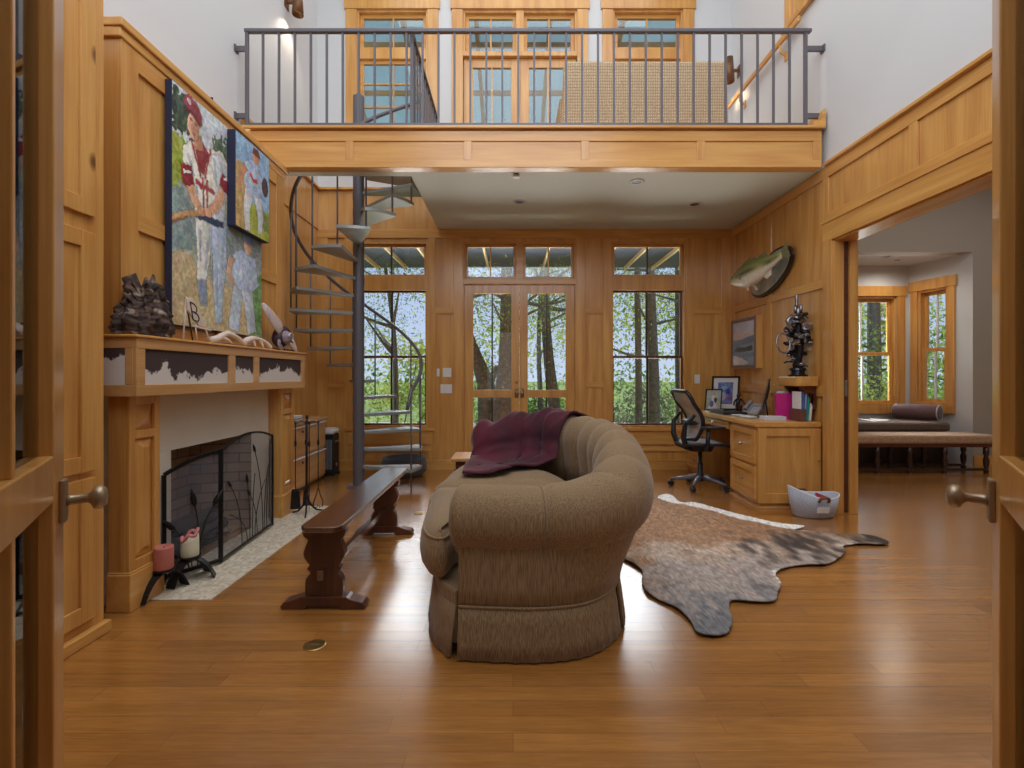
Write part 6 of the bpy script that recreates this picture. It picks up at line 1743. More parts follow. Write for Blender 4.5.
finmesh([P(.36, -.085), P(.28, -.15), P(.20, -.135), P(.20, -.06)], 'anal_fin', fin_pale)
finmesh([P(.62, -.10, .03), P(.585, -.185, .06), P(.55, -.18, .06), P(.57, -.10, .03)], 'pelvic_fin', fin_pale)
finmesh([P(.66, -.10, -.02), P(.64, -.18, -.02), P(.61, -.18, -.02), P(.62, -.10, -.02)], 'pelvic_fin', fin_pale)
finmesh([P(.72, -.01, -.07), P(.60, -.07, -.12), P(.58, -.03, -.12), P(.70, .02, -.07)], 'pectoral_fin', fin)
for sgn in (-1, 1): MB().ellipsoid(P(.89, .03, sgn * .043), (.012, .012, .012), 10, 7).build('eye', black_plastic, t, smooth=True)
MB().tube([P(.995, -.012, -.02), P(1.03, -.022, 0), P(.995, -.012, .02), P(.93, -.03, .04)], .008, 6).build('lower_jaw', fin_pale, t, smooth=True)
MB().tube([(2.64, 5.2, 2.38), (2.775, 5.2, 2.36)], .012, 8).build('mounting_peg', dark_wood, t)

# shelf and assembled metal sculpture
t = thing('wall_shelf', 'thick oak bracket shelf on the right wall under the metal sculpture', 'shelf', (2.72, 4.67, 1.12))
MB().prism([(XR - .017, 4.49), (2.64, 4.49), (2.615, 4.52), (2.615, 4.82), (2.64, 4.85), (XR - .017, 4.85)], 1.115, 1.205, 'xy').build('shelf_board', oak_y, t, bevel=.008)
MB().prism([(XR - .017, 1.115), (2.66, 1.115), (2.665, 1.09), (2.74, 1.0), (2.775, .90), (XR - .017, .90)], 4.53, 4.57, 'xz').build('bracket', mahogany, t, bevel=.003)
MB().prism([(XR - .017, 1.115), (2.66, 1.115), (2.665, 1.09), (2.74, 1.0), (2.775, .90), (XR - .017, .90)], 4.77, 4.81, 'xz').build('bracket', mahogany, t, bevel=.003)
t = thing('metal_sculpture', 'tall welded scrap metal sculpture with a hoop standing on the oak shelf', 'sculpture', (2.715, 4.67, 1.205))
sx_, sy_, sz_ = 2.715, 4.67, 1.205
dark_steel = plain('dark_welded_steel', (58, 58, 62), .28, metal=.85); bright_steel = plain('bright_welded_steel', (150, 150, 156), .25, metal=.85)
rnd = random.Random(11)
MB().lathe([(.085, 0), (.085, .015), (.06, .02), (.055, .05), (.075, .06), (.07, .08), (.05, .085)], (sx_, sy_, sz_), 16).build('base_gears', dark_steel, t, smooth=False)
mb, mb2 = MB(), MB()
for k in range(90):
    q = rnd.random(); z = sz_ + .09 + q * .50
    wdt = .082 - .05 * abs(q - .5)
    x, y = sx_ + rnd.uniform(-wdt, wdt), sy_ + rnd.uniform(-wdt, wdt)
    tgt = mb if rnd.random() < .35 else mb2
    R = Matrix.Rotation(rnd.uniform(0, PI), 4, 'Z') @ Matrix.Rotation(rnd.uniform(-1, 1), 4, 'X')
    tgt.T = Matrix.Translation((x, y, z)) @ R
    c = rnd.random()
    if c < .4: tgt.lathe([(.008, -.012), (.024, -.012), (.028, -.006), (.028, .006), (.024, .012), (.008, .012)], (0, 0, 0), 10)
    elif c < .7: tgt.box(-.03, .03, -.010, .010, -.018, .018)
    else: tgt.tube([(-.04, 0, 0), (0, .01, .01), (.04, 0, -.01)], .009, 7)
    tgt.T = None
mb.tube([(sx_ - .01, sy_, sz_ + .08), (sx_ + .012, sy_, sz_ + .25), (sx_ - .008, sy_, sz_ + .42), (sx_ + .005, sy_, sz_ + .58)], [.036, .040, .042, .03], 10)
mb.build('torso', dark_steel, t); mb2.build('bolted_fittings', bright_steel, t)
MB().tube([(sx_, sy_, sz_ + .56), (sx_ + .005, sy_, sz_ + .66)], [.022, .018], 10).tube([(sx_ - .025, sy_, sz_ + .60), (sx_ - .022, sy_, sz_ + .67)], .014, 8).tube([(sx_ + .028, sy_, sz_ + .60), (sx_ + .03, sy_, sz_ + .685)], .014, 8).lathe([(.016, .66), (.019, .68), (.014, .70), (.017, .72), (.012, .74), (.014, .76), (.006, .785)], (sx_ - .012, sy_, sz_), 10).build('crown', bright_steel, t, smooth=True)
MB().tube([(sx_ - .03, sy_ - .01, sz_ + .45), (sx_ - .09, sy_ - .03, sz_ + .47), (sx_ - .115, sy_ - .03, sz_ + .53), (sx_ - .07, sy_ - .02, sz_ + .575), (sx_ - .02, sy_, sz_ + .56)], [.028, .026, .022, .018, .02], 9).build('left_arm', bright_steel, t, smooth=True)
MB().tube([(sx_ + .03, sy_ - .01, sz_ + .43), (sx_ + .075, sy_ - .02, sz_ + .42), (sx_ + .09, sy_ - .02, sz_ + .36), (sx_ + .06, sy_ - .02, sz_ + .33)], [.028, .026, .024, .02], 9).build('right_arm', dark_steel, t, smooth=True)
hc = (sx_ - .155, sy_ - .03, sz_ + .315)
MB().tube([(hc[0] + .062 * math.cos(a), hc[1] + .02 * math.sin(a), hc[2] + .095 * math.sin(a)) for a in [2 * PI * k / 28 for k in range(28)]], .008, 7, closed=True).build('hoop', bright_steel, t, smooth=True)
MB().tube([(sx_ - .04, sy_ - .01, sz_ + .24), (sx_ - .11, sy_ - .03, sz_ + .225), (hc[0] + .01, hc[1], hc[2] - .09)], [.02, .016, .008], 8).tube([(sx_ - .03, sy_ - .01, sz_ + .37), (hc[0] + .03, hc[1], hc[2] + .085)], [.012, .008], 8).build('hoop_arm', dark_steel, t, smooth=True)

# ------------------------------------------------------------------ balcony: woven sofa, wall lamps, hand rail
m, nt, b = new_mat('tan_woven_seagrass')
tc = nt.nodes.new('ShaderNodeTexCoord'); mp = nt.nodes.new('ShaderNodeMapping'); mp.inputs['Scale'].default_value = (1, 1, 1)
w1 = nt.nodes.new('ShaderNodeTexWave'); w1.bands_direction = 'Z'; w1.inputs['Scale'].default_value = 11; w1.inputs['Distortion'].default_value = 2.5; w1.inputs['Detail'].default_value = 2; w1.inputs['Detail Scale'].default_value = 6
w2 = nt.nodes.new('ShaderNodeTexWave'); w2.bands_direction = 'X'; w2.inputs['Scale'].default_value = 14; w2.inputs['Distortion'].default_value = 2.0
ad = nt.nodes.new('ShaderNodeMath'); ad.operation = 'MULTIPLY'
nt.links.new(tc.outputs['Object'], w1.inputs['Vector']); nt.links.new(tc.outputs['Object'], w2.inputs['Vector'])
nt.links.new(w1.outputs['Fac'], ad.inputs[0]); nt.links.new(w2.outputs['Fac'], ad.inputs[1])
r = nt.nodes.new('ShaderNodeValToRGB'); r.color_ramp.elements[0].color = lin((190, 160, 124)); r.color_ramp.elements[1].color = lin((232, 210, 176)); r.color_ramp.elements[1].position = .6
nt.links.new(ad.outputs[0], r.inputs['Fac']); nt.links.new(r.outputs['Color'], b.inputs['Base Color']); b.inputs['Roughness'].default_value = .8
bp = nt.nodes.new('ShaderNodeBump'); bp.inputs['Strength'].default_value = .6; bp.inputs['Distance'].default_value = .02
nt.links.new(ad.outputs[0], bp.inputs['Height']); nt.links.new(bp.outputs['Normal'], b.inputs['Normal'])
woven = m
t = thing('woven_sofa', 'tan woven seagrass sofa with its back to the balcony railing', 'sofa', (1.3, 5.1, ZB + .015))
z0 = ZB + .016
MB().hexa([(.47, 4.80, z0 + .05), (2.13, 4.80, z0 + .05), (2.13, 4.94, z0 + .05), (.47, 4.94, z0 + .05)], [(.50, 4.78, z0 + .84), (2.10, 4.78, z0 + .84), (2.10, 4.90, z0 + .84), (.50, 4.90, z0 + .84)]).build('backrest', woven, t, bevel=.04)
for x in (.47, 1.98): MB().box(x, x + .15, 4.945, 5.50, z0 + .05, z0 + .58).build('arm', woven, t, bevel=.03)
MB().box(.625, 1.975, 4.945, 5.48, z0 + .05, z0 + .28).build('seat_base', woven, t, bevel=.01)
for x0_, x1_ in ((.635, 1.295), (1.305, 1.965)): MB().box(x0_, x1_, 4.95, 5.46, z0 + .285, z0 + .42).build('seat_cushion', white_plastic if False else linen, t, bevel=.04)
for x in (.52, 2.08):
    for y in (4.85, 5.44): MB().lathe([(.02, 0), (.028, .05)], (x, y, z0), 10).build('leg', dark_wood, t)
def sconce(c, dirv, label):
    t = thing('wall_lamp', label, 'wall lamp', c)
    c = Vector(c); n = Vector(dirv)
    side = n.cross(Vector((0, 0, 1)))
    MB().bar(c, c + n * .12, .03, .03).bar(c + n * .001, c + n * .012, .10, .14).build('bracket', bronze, t, bevel=.003)
    p = c + n * .13
    MB().lathe([(.045, .16), (.062, -.14), (.055, -.14), (.04, .15)], (p.x, p.y, p.z), 18).build('shade', bronze, t, smooth=True)
    em, nt, b = new_mat('warm_lamp_bulb'); b.inputs['Emission Color'].default_value = (1, .75, .45, 1); b.inputs['Emission Strength'].default_value = 6
    MB().ellipsoid((p.x, p.y, p.z - .06), (.025, .025, .04), 10, 7).build('bulb', em, t, smooth=True)
    l = bpy.data.lights.new('lamp_light', 'SPOT'); l.energy = 12; l.color = (1, .82, .6); l.spot_size = 1.9; l.spot_blend = .6; l.shadow_soft_size = .04
    lo = bpy.data.objects.new('lamp_light', l); C.objects.link(lo); lo.location = (p.x, p.y, p.z - .12); lo.rotation_euler = (0, 0, 0)
sconce((XL + .001, 5.44, 5.36), (1, 0, 0), 'bronze cone wall lamp on the left wall above the balcony')
sconce((XR - .02, 6.05, 4.98), (-1, 0, 0), 'bronze cone wall lamp in the right corner above the balcony')
t = thing('wall_handrail', 'level oak handrail on brackets along the upper right wall', 'handrail', (2.74, 5.5, 4.65))
MB().box(2.735, 2.765, 4.70, 6.25, 4.615, 4.675).build('rail', oak_y, t, bevel=.008)
for y in (5.05, 5.95): MB().tube([(2.75, y, 4.62), (2.755, y, 4.55), (XR - .002, y, 4.50)], .012, 8).box(XR - .012, XR - .001, y - .025, y + .025, 4.46, 4.55).build('bracket', oak_z, t)

# ------------------------------------------------------------------ ceiling fittings
def can_light(name, x, y, z, r, label, lit=0.0, group='recessed ceiling lights'):
    t = thing(name, label, 'ceiling light', (x, y, z), group=group)
    MB().lathe([(r, -.001), (r + .004, -.006), (r - .012, -.008), (r - .014, -.003)], (x, y, z), 28).build('trim_ring', white_plastic, t, smooth=True)
    MB().lathe([(r - .014, -.0035), (0.0, -.003)], (x, y, z), 24).build('dark_aperture', black_plastic, t)
    if lit:
        l = bpy.data.lights.new('downlight', 'SPOT'); l.energy = lit; l.color = (1, .93, .82); l.spot_size = 2.9; l.spot_blend = .9; l.shadow_soft_size = .06
        lo = bpy.data.objects.new('downlight', l); C.objects.link(lo); lo.location = (x, y, z - .015)
can_light('recessed_light', .07, 5.30, ZC, .065, 'dark recessed light in front of the garden doors')
can_light('recessed_light', 1.20, 4.74, ZC, .065, 'recessed light nearest the balcony fascia')
can_light('recessed_light', 1.99, 5.37, ZC, .065, 'recessed light above the desk chair')
t = thing('smoke_detector', 'small square detector on the ceiling just behind the balcony fascia', 'detector', (.03, 4.6, ZC))
MB().box(0.0, .06, 4.54, 4.60, ZC - .035, ZC - .0).build('body', white_plastic, t, bevel=.004)
MB().box(.008, .052, 4.536, 4.54, ZC - .016, ZC - .006).build('sensor_slot', black_plastic, t)
can_light('recessed_light', 5.45, 6.95, AZ, .06, 'recessed light nearer the slanted alcove wall', 16)
can_light('recessed_light', 5.15, 6.75, AZ, .06, 'recessed light left of the other in the alcove ceiling', 16)

# ------------------------------------------------------------------ window seat, bolster and bench in the next room
brown_up = fabric('dark_brown_upholstery', (112, 90, 76), (84, 66, 54)); tan_up = fabric('tan_suede', (186, 152, 120), (164, 130, 100), streak=(40, 40, 40)); mauve = fabric('mauve_brown_cloth', (122, 94, 96), (92, 68, 70))
t = thing('window_seat', 'dark brown cushioned window seat filling the alcove', 'window seat', (4.85, 6.9, 0))
MB().box(3.72, 5.85, 6.60, 7.28, 0, .46).build('base', dark_wood, t, bevel=.004)
MB().box(3.72, 5.87, 6.565, 7.285, .465, .585).build('cushion', brown_up, t, bevel=.03)
t = thing('bolster_pillow', 'rolled mauve brown bolster lying across the window seat', 'bolster', (5.75, 6.98, .69))
pa, pb = Vector((5.875, 6.74, .70)), Vector((5.60, 7.20, .70))
dd = (pb - pa).normalized()
MB().tube([pa, pa + dd * .02, pa.lerp(pb, .33), pa.lerp(pb, .66), pb - dd * .02, pb], [.096, .108, .112, .112, .108, .09], 22).build('roll', mauve, t, smooth=True)
MB().tube([pa - dd * .006, pa + dd * .0], .07, 18).build('end_panel', brown_up, t)
MB().tube([pa + (dd.cross(Vector((0, 0, 1))) * math.cos(a) + Vector((0, 0, 1)) * math.sin(a)) * .104 + dd * .006 for a in [2 * PI * k / 24 for k in range(24)]], .008, 6, closed=True).build('piping', linen, t, smooth=True)
for k, (x, y, a, lab) in enumerate(((5.02, 6.85, .2, 'white paper sheet lying left on the window seat cushion'), (5.20, 6.95, -.5, 'white paper sheet lying farther right on the window seat cushion'))):
    T = Matrix.Translation((x, y, .586)) @ Matrix.Rotation(a, 4, 'Z')
    o = MB(T).hexa([(-.11, -.14, 0), (.11, -.14, 0), (.11, .14, 0), (-.11, .14, 0)], [(-.11, -.14, .003), (.11, -.14, .012), (.11, .14, .004), (-.11, .14, .014)]).build('paper_sheet', paper_white, None)
    tag(o, lab, 'paper', 'papers on the window seat')
t = thing('upholstered_bench', 'long suede topped bench on dark turned legs before the window seat', 'bench', (5.1, 6.26, 0))
MB().box(4.05, 6.0, 6.05, 6.48, .37, .475).build('padded_top', tan_up, t, bevel=.025)
MB().box(4.08, 5.97, 6.08, 6.45, .325, .37).build('apron', mahogany, t, bevel=.003)
for x in (4.12, 4.54, 4.94, 5.38, 5.90):
    for y in (6.11, 6.42):
        MB().lathe([(.026, 0), (.03, .03), (.018, .05), (.03, .10), (.034, .16), (.02, .21), (.032, .24), (.03, .325)], (x, y, 0), 12).build('leg', dark_wood, t, smooth=True)
for y in (6.11, 6.42): MB().box(4.12, 5.90, y - .014, y + .014, .03, .06).build('stretcher', dark_wood, t)
# ------------------------------------------------------------------ outside
rnd = random.Random(3)
grass_m = plain('sunlit_grass', (128, 150, 74), .9, var=.35, vscale=2.5)
structure('ground_outside', MB().add([(-40, 6.6, -.35), (40, 6.6, -.35), (40, 20, -.55), (-40, 20, -.55), (40, 70, .4), (-40, 70, .4)], [(0, 1, 2, 3), (3, 2, 4, 5)]), grass_m, 'sunlit grass sloping away outside the windows', 'ground', fix=False)
drive = plain('pale_gravel', (206, 200, 190), .9, var=.1, vscale=6)
structure('path_outside', MB().add([(-30, 15.5, -.44), (30, 15.5, -.44), (30, 18, -.49), (-30, 18, -.49)], [(0, 1, 2, 3)]), drive, 'pale gravel drive beyond the trees', 'path', fix=False)
deckm = plain('weathered_deck', (150, 138, 122), .7)
structure('porch_floor', MB().box(-3, 3.2, 6.5, 9.0, -.2, -.05), deckm, 'weathered porch deck outside the garden doors', 'porch floor')
porch_dark = plain('slate_blue_boarding', (74, 88, 110), .8); rafter_m = plain('pale_rafter', (214, 200, 160), .7)
structure('porch_soffit', MB().box(-3.2, 3.4, 6.5, 9.1, 3.22, 3.30), porch_dark, 'slate blue boarded porch ceiling outside', 'porch ceiling')
for k in range(13):
    x = -2.95 + k * .5
    tag(structure('porch_rafter', MB().box(x - .014, x + .014, 6.5, 9.0, 3.15, 3.22), rafter_m, 'pale narrow rafter under the slate blue porch ceiling outside', 'rafter'), group='porch rafters')
roof_m, nt, b = new_mat('translucent_roof_sheet')
tb = nt.nodes.new('ShaderNodeBsdfTranslucent'); tb.inputs['Color'].default_value = lin((206, 226, 230))
df = nt.nodes.new('ShaderNodeBsdfDiffuse'); df.inputs['Color'].default_value = lin((180, 204, 208))
ms = nt.nodes.new('ShaderNodeMixShader'); ms.inputs[0].default_value = .5
nt.links.new(tb.outputs[0], ms.inputs[1]); nt.links.new(df.outputs[0], ms.inputs[2])
nt.links.new(ms.outputs[0], nt.nodes['Material Output'].inputs['Surface'])
structure('roof_upper_porch', MB().add([(-3.2, 6.55, 6.75), (3.4, 6.55, 6.75), (3.4, 9.6, 5.75), (-3.2, 9.6, 5.75)], [(0, 1, 2, 3)]), roof_m, 'translucent sheet roof over the upper porch', 'roof', fix=False, solid=.02)
for k in range(6):
    x = -2.7 + k * 1.08
    tag(structure('roof_rafter', MB().bar((x, 6.55, 6.66), (x, 9.6, 5.66), .06, .14), oak_y, 'sloping timber rafter under the upper porch roof', 'rafter'), group='upper porch rafters')
for q in (.35, .62, .9):
    tag(structure('roof_purlin', MB().bar((-3.2, 6.55 + 3.05 * q, 6.70 - 1.0 * q), (3.4, 6.55 + 3.05 * q, 6.70 - 1.0 * q), .05, .07), oak_x, 'level timber purlin across the upper porch rafters', 'purlin'), group='upper porch purlins')

bark = plain('grey_bark', (98, 92, 84), .95, var=.3, vscale=14, bump=.6, bscale=30)
def leaf_mat(name, c):
    m, nt, b = new_mat(name)
    tb = nt.nodes.new('ShaderNodeBsdfTranslucent'); tb.inputs['Color'].default_value = lin(c)
    df = nt.nodes.new('ShaderNodeBsdfDiffuse')
    oi = nt.nodes.new('ShaderNodeTexCoord'); n = nt.nodes.new('ShaderNodeTexNoise'); n.inputs['Scale'].default_value = 1.3
    nt.links.new(oi.outputs['Object'], n.inputs['Vector'])
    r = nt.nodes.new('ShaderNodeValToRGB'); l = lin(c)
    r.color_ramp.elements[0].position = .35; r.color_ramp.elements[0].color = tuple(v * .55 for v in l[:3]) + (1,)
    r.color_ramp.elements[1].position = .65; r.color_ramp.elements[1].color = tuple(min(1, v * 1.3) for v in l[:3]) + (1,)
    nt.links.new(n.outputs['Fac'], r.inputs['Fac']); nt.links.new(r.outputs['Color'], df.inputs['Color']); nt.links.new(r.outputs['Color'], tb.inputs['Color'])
    ms = nt.nodes.new('ShaderNodeMixShader'); ms.inputs[0].default_value = .5
    nt.links.new(df.outputs[0], ms.inputs[1]); nt.links.new(tb.outputs[0], ms.inputs[2]); nt.links.new(ms.outputs[0], nt.nodes['Material Output'].inputs['Surface'])
    return m
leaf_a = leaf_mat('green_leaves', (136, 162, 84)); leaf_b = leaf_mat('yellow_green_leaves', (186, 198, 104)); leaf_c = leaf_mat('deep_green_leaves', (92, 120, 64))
def leaves(mb, centres, n, spread, size):
    for k in range(n):
        c = rnd.choice(centres)
        p = Vector((c[0] + rnd.gauss(0, spread), c[1] + rnd.gauss(0, spread), c[2] + rnd.gauss(0, spread * .75)))
        a, b_ = Vector((rnd.gauss(0, 1), rnd.gauss(0, 1), rnd.gauss(0, 1))).normalized(), Vector((rnd.gauss(0, 1), rnd.gauss(0, 1), rnd.gauss(0, 1))).normalized()
        s = size * rnd.uniform(.6, 1.3)
        b_ = (b_ - a * a.dot(b_)).normalized()
        mb.add([p - a * s, p + b_ * s * .42, p + a * s, p - b_ * s * .42], [(0, 1, 2, 3)])
def tree(name, label, trunk, radii, branches, leafn, spread, size, mat, extra=()):
    t = thing(name, label, 'tree', trunk[0], group='trees outside the windows')
    P = cat_rom(trunk, 4); R = [np.interp(i / (len(P) - 1) * (len(radii) - 1), range(len(radii)), radii) for i in range(len(P))]
    mb = MB().tube(P, [float(r) for r in R], 10)
    tips = list(extra)
    for br_, r0 in branches:
        Q = cat_rom(br_, 4); mb.tube(Q, [r0 * (1 - .7 * i / (len(Q) - 1)) for i in range(len(Q))], 8); tips += [Q[-1], Q[len(Q) * 2 // 3]]
    mb.build('trunk', bark, t, smooth=True)
    tips += [P[-1], P[-3]]
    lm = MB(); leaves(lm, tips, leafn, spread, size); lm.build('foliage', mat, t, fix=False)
def rb(base, n, lo, hi, reach):
    out = []
    for k in range(n):
        z = rnd.uniform(lo, hi); a = rnd.uniform(0, 2 * PI); r = rnd.uniform(.5, 1) * reach
        f = rnd.uniform(.2, .8)
        out.append(([(base[0], base[1], z), (base[0] + .35 * r * math.cos(a), base[1] + .35 * r * math.sin(a), z + f * .3), (base[0] + r * math.cos(a), base[1] + r * math.sin(a), z + f)], .045))
    return out
g0 = -.5
# forked tree seen through the left garden door leaf
B = (-.53, 10.0)
tree('forked_tree', 'thick forked tree seen through the left garden door', [(B[0] - .02, B[1], g0), (B[0], B[1], .3), (B[0] - .02, B[1], 1.0), (B[0] - .22, B[1], 1.6), (B[0] - .42, B[1], 2.3), (B[0] - .5, B[1], 4.5)], [.24, .20, .19, .13, .11, .07],
     [([(B[0], B[1], .9), (B[0] + .15, B[1], 1.3), (B[0] + .2, B[1], 1.42)], .10)] + rb((B[0] - .45, B[1]), 7, 2.2, 4.2, 1.8), 6080, 0.48, 0.029, leaf_a)
tree('broad_tree', 'tall straight tree with a flared base behind the garden doors', [(-.22, 9.6, g0), (-.19, 9.6, .4), (-.14, 9.6, 1.5), (-.12, 9.6, 3.0), (-.1, 9.6, 6)], [.36, .26, .15, .12, .09], rb((-.12, 9.6), 7, 2.0, 4.5, 1.8), 5700, 0.48, 0.029, leaf_a)
tree('leaning_tree', 'slender leaning tree seen through the right garden door', [(1.0, 11.0, g0), (.92, 11, .6), (.80, 11, 1.6), (.72, 11, 3), (.70, 11, 6)], [.17, .14, .12, .10, .07], [([(.75, 11, 2.75), (.3, 11, 2.85), (-.4, 11.2, 2.9)], .06), ([(.75, 11, 2.75), (1.2, 11, 2.7), (1.6, 11.2, 2.95)], .06)] + rb((.72, 11), 7, 2.0, 4.5, 1.8), 6080, 0.51, 0.031, leaf_b)
tree('thin_tree', 'thin crooked tree just left of the leaning tree', [(.72, 13, g0), (.72, 13, .8), (.68, 13, 2), (.74, 13, 4)], [.09, .07, .06, .04], rb((.7, 13), 6, 1.6, 4, 1.4), 4940, 0.51, 0.033, leaf_b)
tree('slim_tree', 'slim dark tree left of centre in the right garden window', [(2.82, 11, g0), (2.82, 11, 1), (2.80, 11, 2.6), (2.75, 11, 6)], [.09, .075, .07, .05], rb((2.8, 11), 7, 1.6, 4.5, 1.6), 5700, 0.51, 0.031, leaf_a)
tree('stout_tree', 'stouter grey tree right of centre in the right garden window', [(3.22, 11.2, g0), (3.22, 11.2, 1), (3.18, 11.2, 2.2), (3.05, 11.2, 6)], [.15, .125, .115, .08], rb((3.15, 11.2), 7, 2.0, 4.5, 1.5), 4180, 0.51, 0.031, leaf_c)
tree('edge_tree', 'tree at the right edge of the right garden window', [(4.15, 12, g0), (4.1, 12, 1.5), (4.05, 12, 5)], [.15, .13, .08], rb((4.1, 12), 5, 1.5, 4, 1.1), 2850, 0.48, 0.031, leaf_c)
tree('branching_tree', 'light branching tree seen behind the spiral stair', [(-2.3, 9.6, g0), (-2.3, 9.6, 1.2), (-2.36, 9.6, 2.3), (-2.6, 9.6, 4)], [.06, .05, .04, .03], rb((-2.36, 9.6), 8, 1.5, 3.6, 1.1), 4560, 0.40, 0.027, leaf_a)
tree('alcove_tree', 'dark tree outside the alcove window', [(9.95, 13.5, g0), (9.95, 13.5, 2), (9.9, 13.5, 6)], [.2, .17, .12], rb((9.95, 13.5), 7, 1.2, 5, 2.0), 2600, .55, .06, leaf_a)
tree('far_alcove_tree', 'leafy tree farther out beyond the slanted alcove window', [(12.6, 13.0, g0), (12.5, 13, 2), (12.4, 13, 6)], [.16, .13, .10], rb((12.5, 13), 8, .8, 5, 1.8), 2600, .55, .06, leaf_b)
# shrubs
def shrub(label, c, r, h, n, mat):
    t = thing('shrub', label, 'shrub', (c[0], c[1], g0), group='shrubs outside the windows')
    pts = [(c[0] + rnd.gauss(0, r * .5), c[1] + rnd.gauss(0, r * .4), g0 + rnd.uniform(.1, 1) * h) for _ in range(14)]
    lm = MB(); leaves(lm, pts, n * 2, r * .28, .05); lm.build('foliage', mat, t, fix=False)
    mb = MB()
    for p in pts[:6]: mb.tube([(c[0], c[1], g0), ((c[0] + p[0]) / 2, (c[1] + p[1]) / 2, (g0 + p[2]) / 2 + .05), p], .015, 5)
    mb.build('stem', bark, t)
shrub('bright yellow green shrub seen behind the spiral stair', (-2.55, 11.0), .8, 2.4, 1500, leaf_b)
shrub('green shrub right of the bright one behind the spiral stair', (-1.55, 12.0), .7, 1.8, 900, leaf_a)
brush = leaf_mat('grey_green_brush', (132, 132, 112))
shrub('low grey brush at the left of the right garden window', (2.6, 13.0), .9, 1.3, 900, brush)
shrub('low grey brush under the trees of the right garden window', (3.9, 13.2), .9, 1.25, 900, brush)
shrub('low green shrub beyond the garden doors', (.7, 15.0), .8, 1.1, 700, leaf_c)
shrub('low shrub below the alcove window', (8.9, 12.2), .9, 1.7, 900, leaf_b)
# far wood: nobody could count it
lm = MB(); cs = []
for k in range(150):
    x = rnd.uniform(-24, 40); y = rnd.uniform(21, 34)
    cs.append((x, y, rnd.uniform(.0, 5.0) if rnd.random() < .8 else rnd.uniform(5, 8)))
leaves(lm, cs, 22000, 1.2, .15)
o = lm.build('far_foliage', leaf_b, None, fix=False)
tag(o, 'sunlit wood of far trees across the drive', 'foliage', None, 'stuff')
lm = MB(); cs = [(rnd.uniform(-20, 34), rnd.uniform(17, 22), rnd.uniform(-.3, 1.2)) for k in range(110)]
leaves(lm, cs, 9000, .75, .12)
o = lm.build('undergrowth', leaf_a, None, fix=False)
tag(o, 'green undergrowth along the far side of the drive', 'undergrowth', None, 'stuff')

# ------------------------------------------------------------------ light and camera
w = bpy.data.worlds.new('sky'); bpy.context.scene.world = w; w.use_nodes = True
nt = w.node_tree; nt.nodes.clear()
out = nt.nodes.new('ShaderNodeOutputWorld'); bg = nt.nodes.new('ShaderNodeBackground')
tc = nt.nodes.new('ShaderNodeTexCoord'); sp = nt.nodes.new('ShaderNodeSeparateXYZ'); r = nt.nodes.new('ShaderNodeValToRGB')
r.color_ramp.elements[0].position = 0.0; r.color_ramp.elements[0].color = lin((200, 217, 242))
r.color_ramp.elements[1].position = .6; r.color_ramp.elements[1].color = lin((122, 166, 226))
nt.links.new(tc.outputs['Generated'], sp.inputs[0]); nt.links.new(sp.outputs['Z'], r.inputs['Fac']); nt.links.new(r.outputs['Color'], bg.inputs['Color'])
bg.inputs['Strength'].default_value = .95
nt.links.new(bg.outputs[0], out.inputs['Surface'])
def light(name, kind, loc, rot, energy, size=1, sy=None, color=(1, 1, 1)):
    l = bpy.data.lights.new(name, kind); l.energy = energy; l.color = color
    if kind == 'AREA':
        l.shape = 'RECTANGLE'; l.size = size; l.size_y = sy or size
    o = bpy.data.objects.new(name, l); C.objects.link(o); o.location = loc; o.rotation_euler = rot
    return o
s = light('sun', 'SUN', (0, 0, 20), (math.radians(42), 0, math.radians(205)), 3.6, color=(1, .95, .86)); s.data.angle = .02
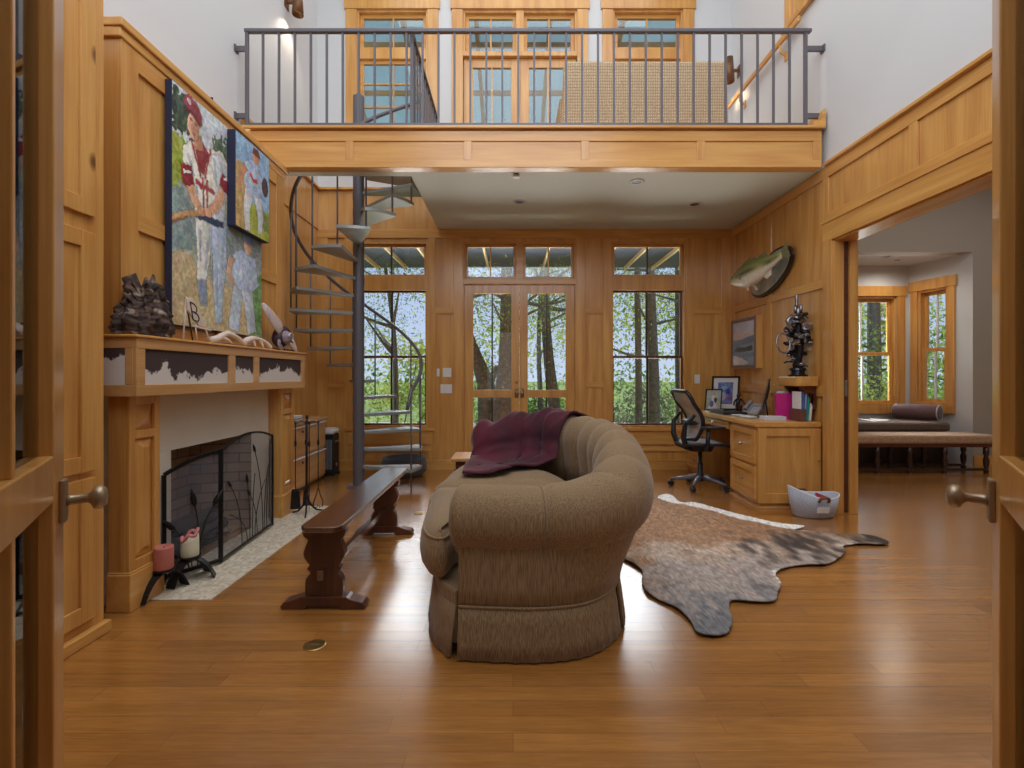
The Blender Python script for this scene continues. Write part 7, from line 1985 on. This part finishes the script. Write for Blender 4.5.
# added fill lamps: entry hall, front wall opening, under the high ceiling
light('entry_fill', 'AREA', (0, -1.6, 1.5), (math.radians(90), 0, 0), 7, 2.0, 2.0, (1, .98, .96))  # added lamp in the closed hall, lifts the sofa's near side
light('front_fill', 'AREA', (0, .3, 4.6), (math.radians(72), 0, 0), 70, 3.1, 2.5, (.96, .98, 1))  # added lamp at the made-up opening, lights sofa side and back wall
light('high_ceiling_fill', 'AREA', (.15, 2.6, 6.9), (0, 0, 0), 95, 4.2, 3.4, (.93, .965, 1.0))  # added lamp under the closed ceiling, general fill for the room
light('balcony_fill', 'AREA', (.15, 5.4, 6.9), (0, 0, 0), 26, 4.0, 1.2, (.93, .97, 1.0))  # added lamp under the closed ceiling, fill over the balcony
for q, (x, wd) in enumerate(((-1.58, .9), (.08, 1.4), (1.75, .9))):
    o = light('soffit_fill', 'AREA', (x, 7.4, 1.1), (math.radians(-152), 0, 0), 34 * wd, wd, 1.2, (1, .98, .93)); o.data.spread = math.radians(96)  # added lamp outside the window, lifts the ceiling under the balcony
    o = light('floor_glare_fill', 'AREA', (x, 8.0, 2.05), (math.radians(-37), 0, 0), 28 * wd, wd, 2.2, (.93, .97, 1)); o.data.spread = math.radians(78)  # added lamp outside the window, aimed down for glare on the floor
o = light('alcove_fill', 'AREA', (5.25, 8.3, 1.0), (math.radians(-140), 0, 0), 50, 1.0, 1.0, (1, .99, .95)); o.data.spread = math.radians(100)  # added lamp outside the alcove, brightens its ceiling and walls
o = light('side_floor_glare_fill', 'AREA', (5.25, 8.8, 2.0), (math.radians(-37), 0, 0), 45, 1.0, 1.8, (.95, .98, 1)); o.data.spread = math.radians(80)  # added lamp outside the alcove, glare for the next room's floor

light('side_room_fill', 'AREA', (5.1, 3.6, 3.9), (0, 0, 0), 44, 3.4, 4.0, (1, .99, .97))  # added lamp under the next room's closed ceiling, fill only

cam = bpy.data.cameras.new('camera'); co = bpy.data.objects.new('camera', cam); C.objects.link(co)
co.location = (0, 0, CAM_Z); co.rotation_euler = (PI / 2, 0, 0)
cam.sensor_width = 36; cam.lens = F_PX / 1024 * 36
cam.shift_x = (512 - VX) / 1024; cam.shift_y = -(384 - VY) / 1024
cam.clip_start = .02; cam.clip_end = 200
sc = bpy.context.scene
sc.camera = co
sc.view_settings.view_transform = 'Standard'; sc.view_settings.look = 'None'; sc.view_settings.gamma = 1; sc.view_settings.use_curve_mapping = False
sc.view_settings.exposure = 0.15
sc.cycles.use_denoising = True
sc.cycles.max_bounces = 8; sc.cycles.diffuse_bounces = 4; sc.cycles.glossy_bounces = 4; sc.cycles.transparent_max_bounces = 16
sc.cycles.sample_clamp_indirect = 6
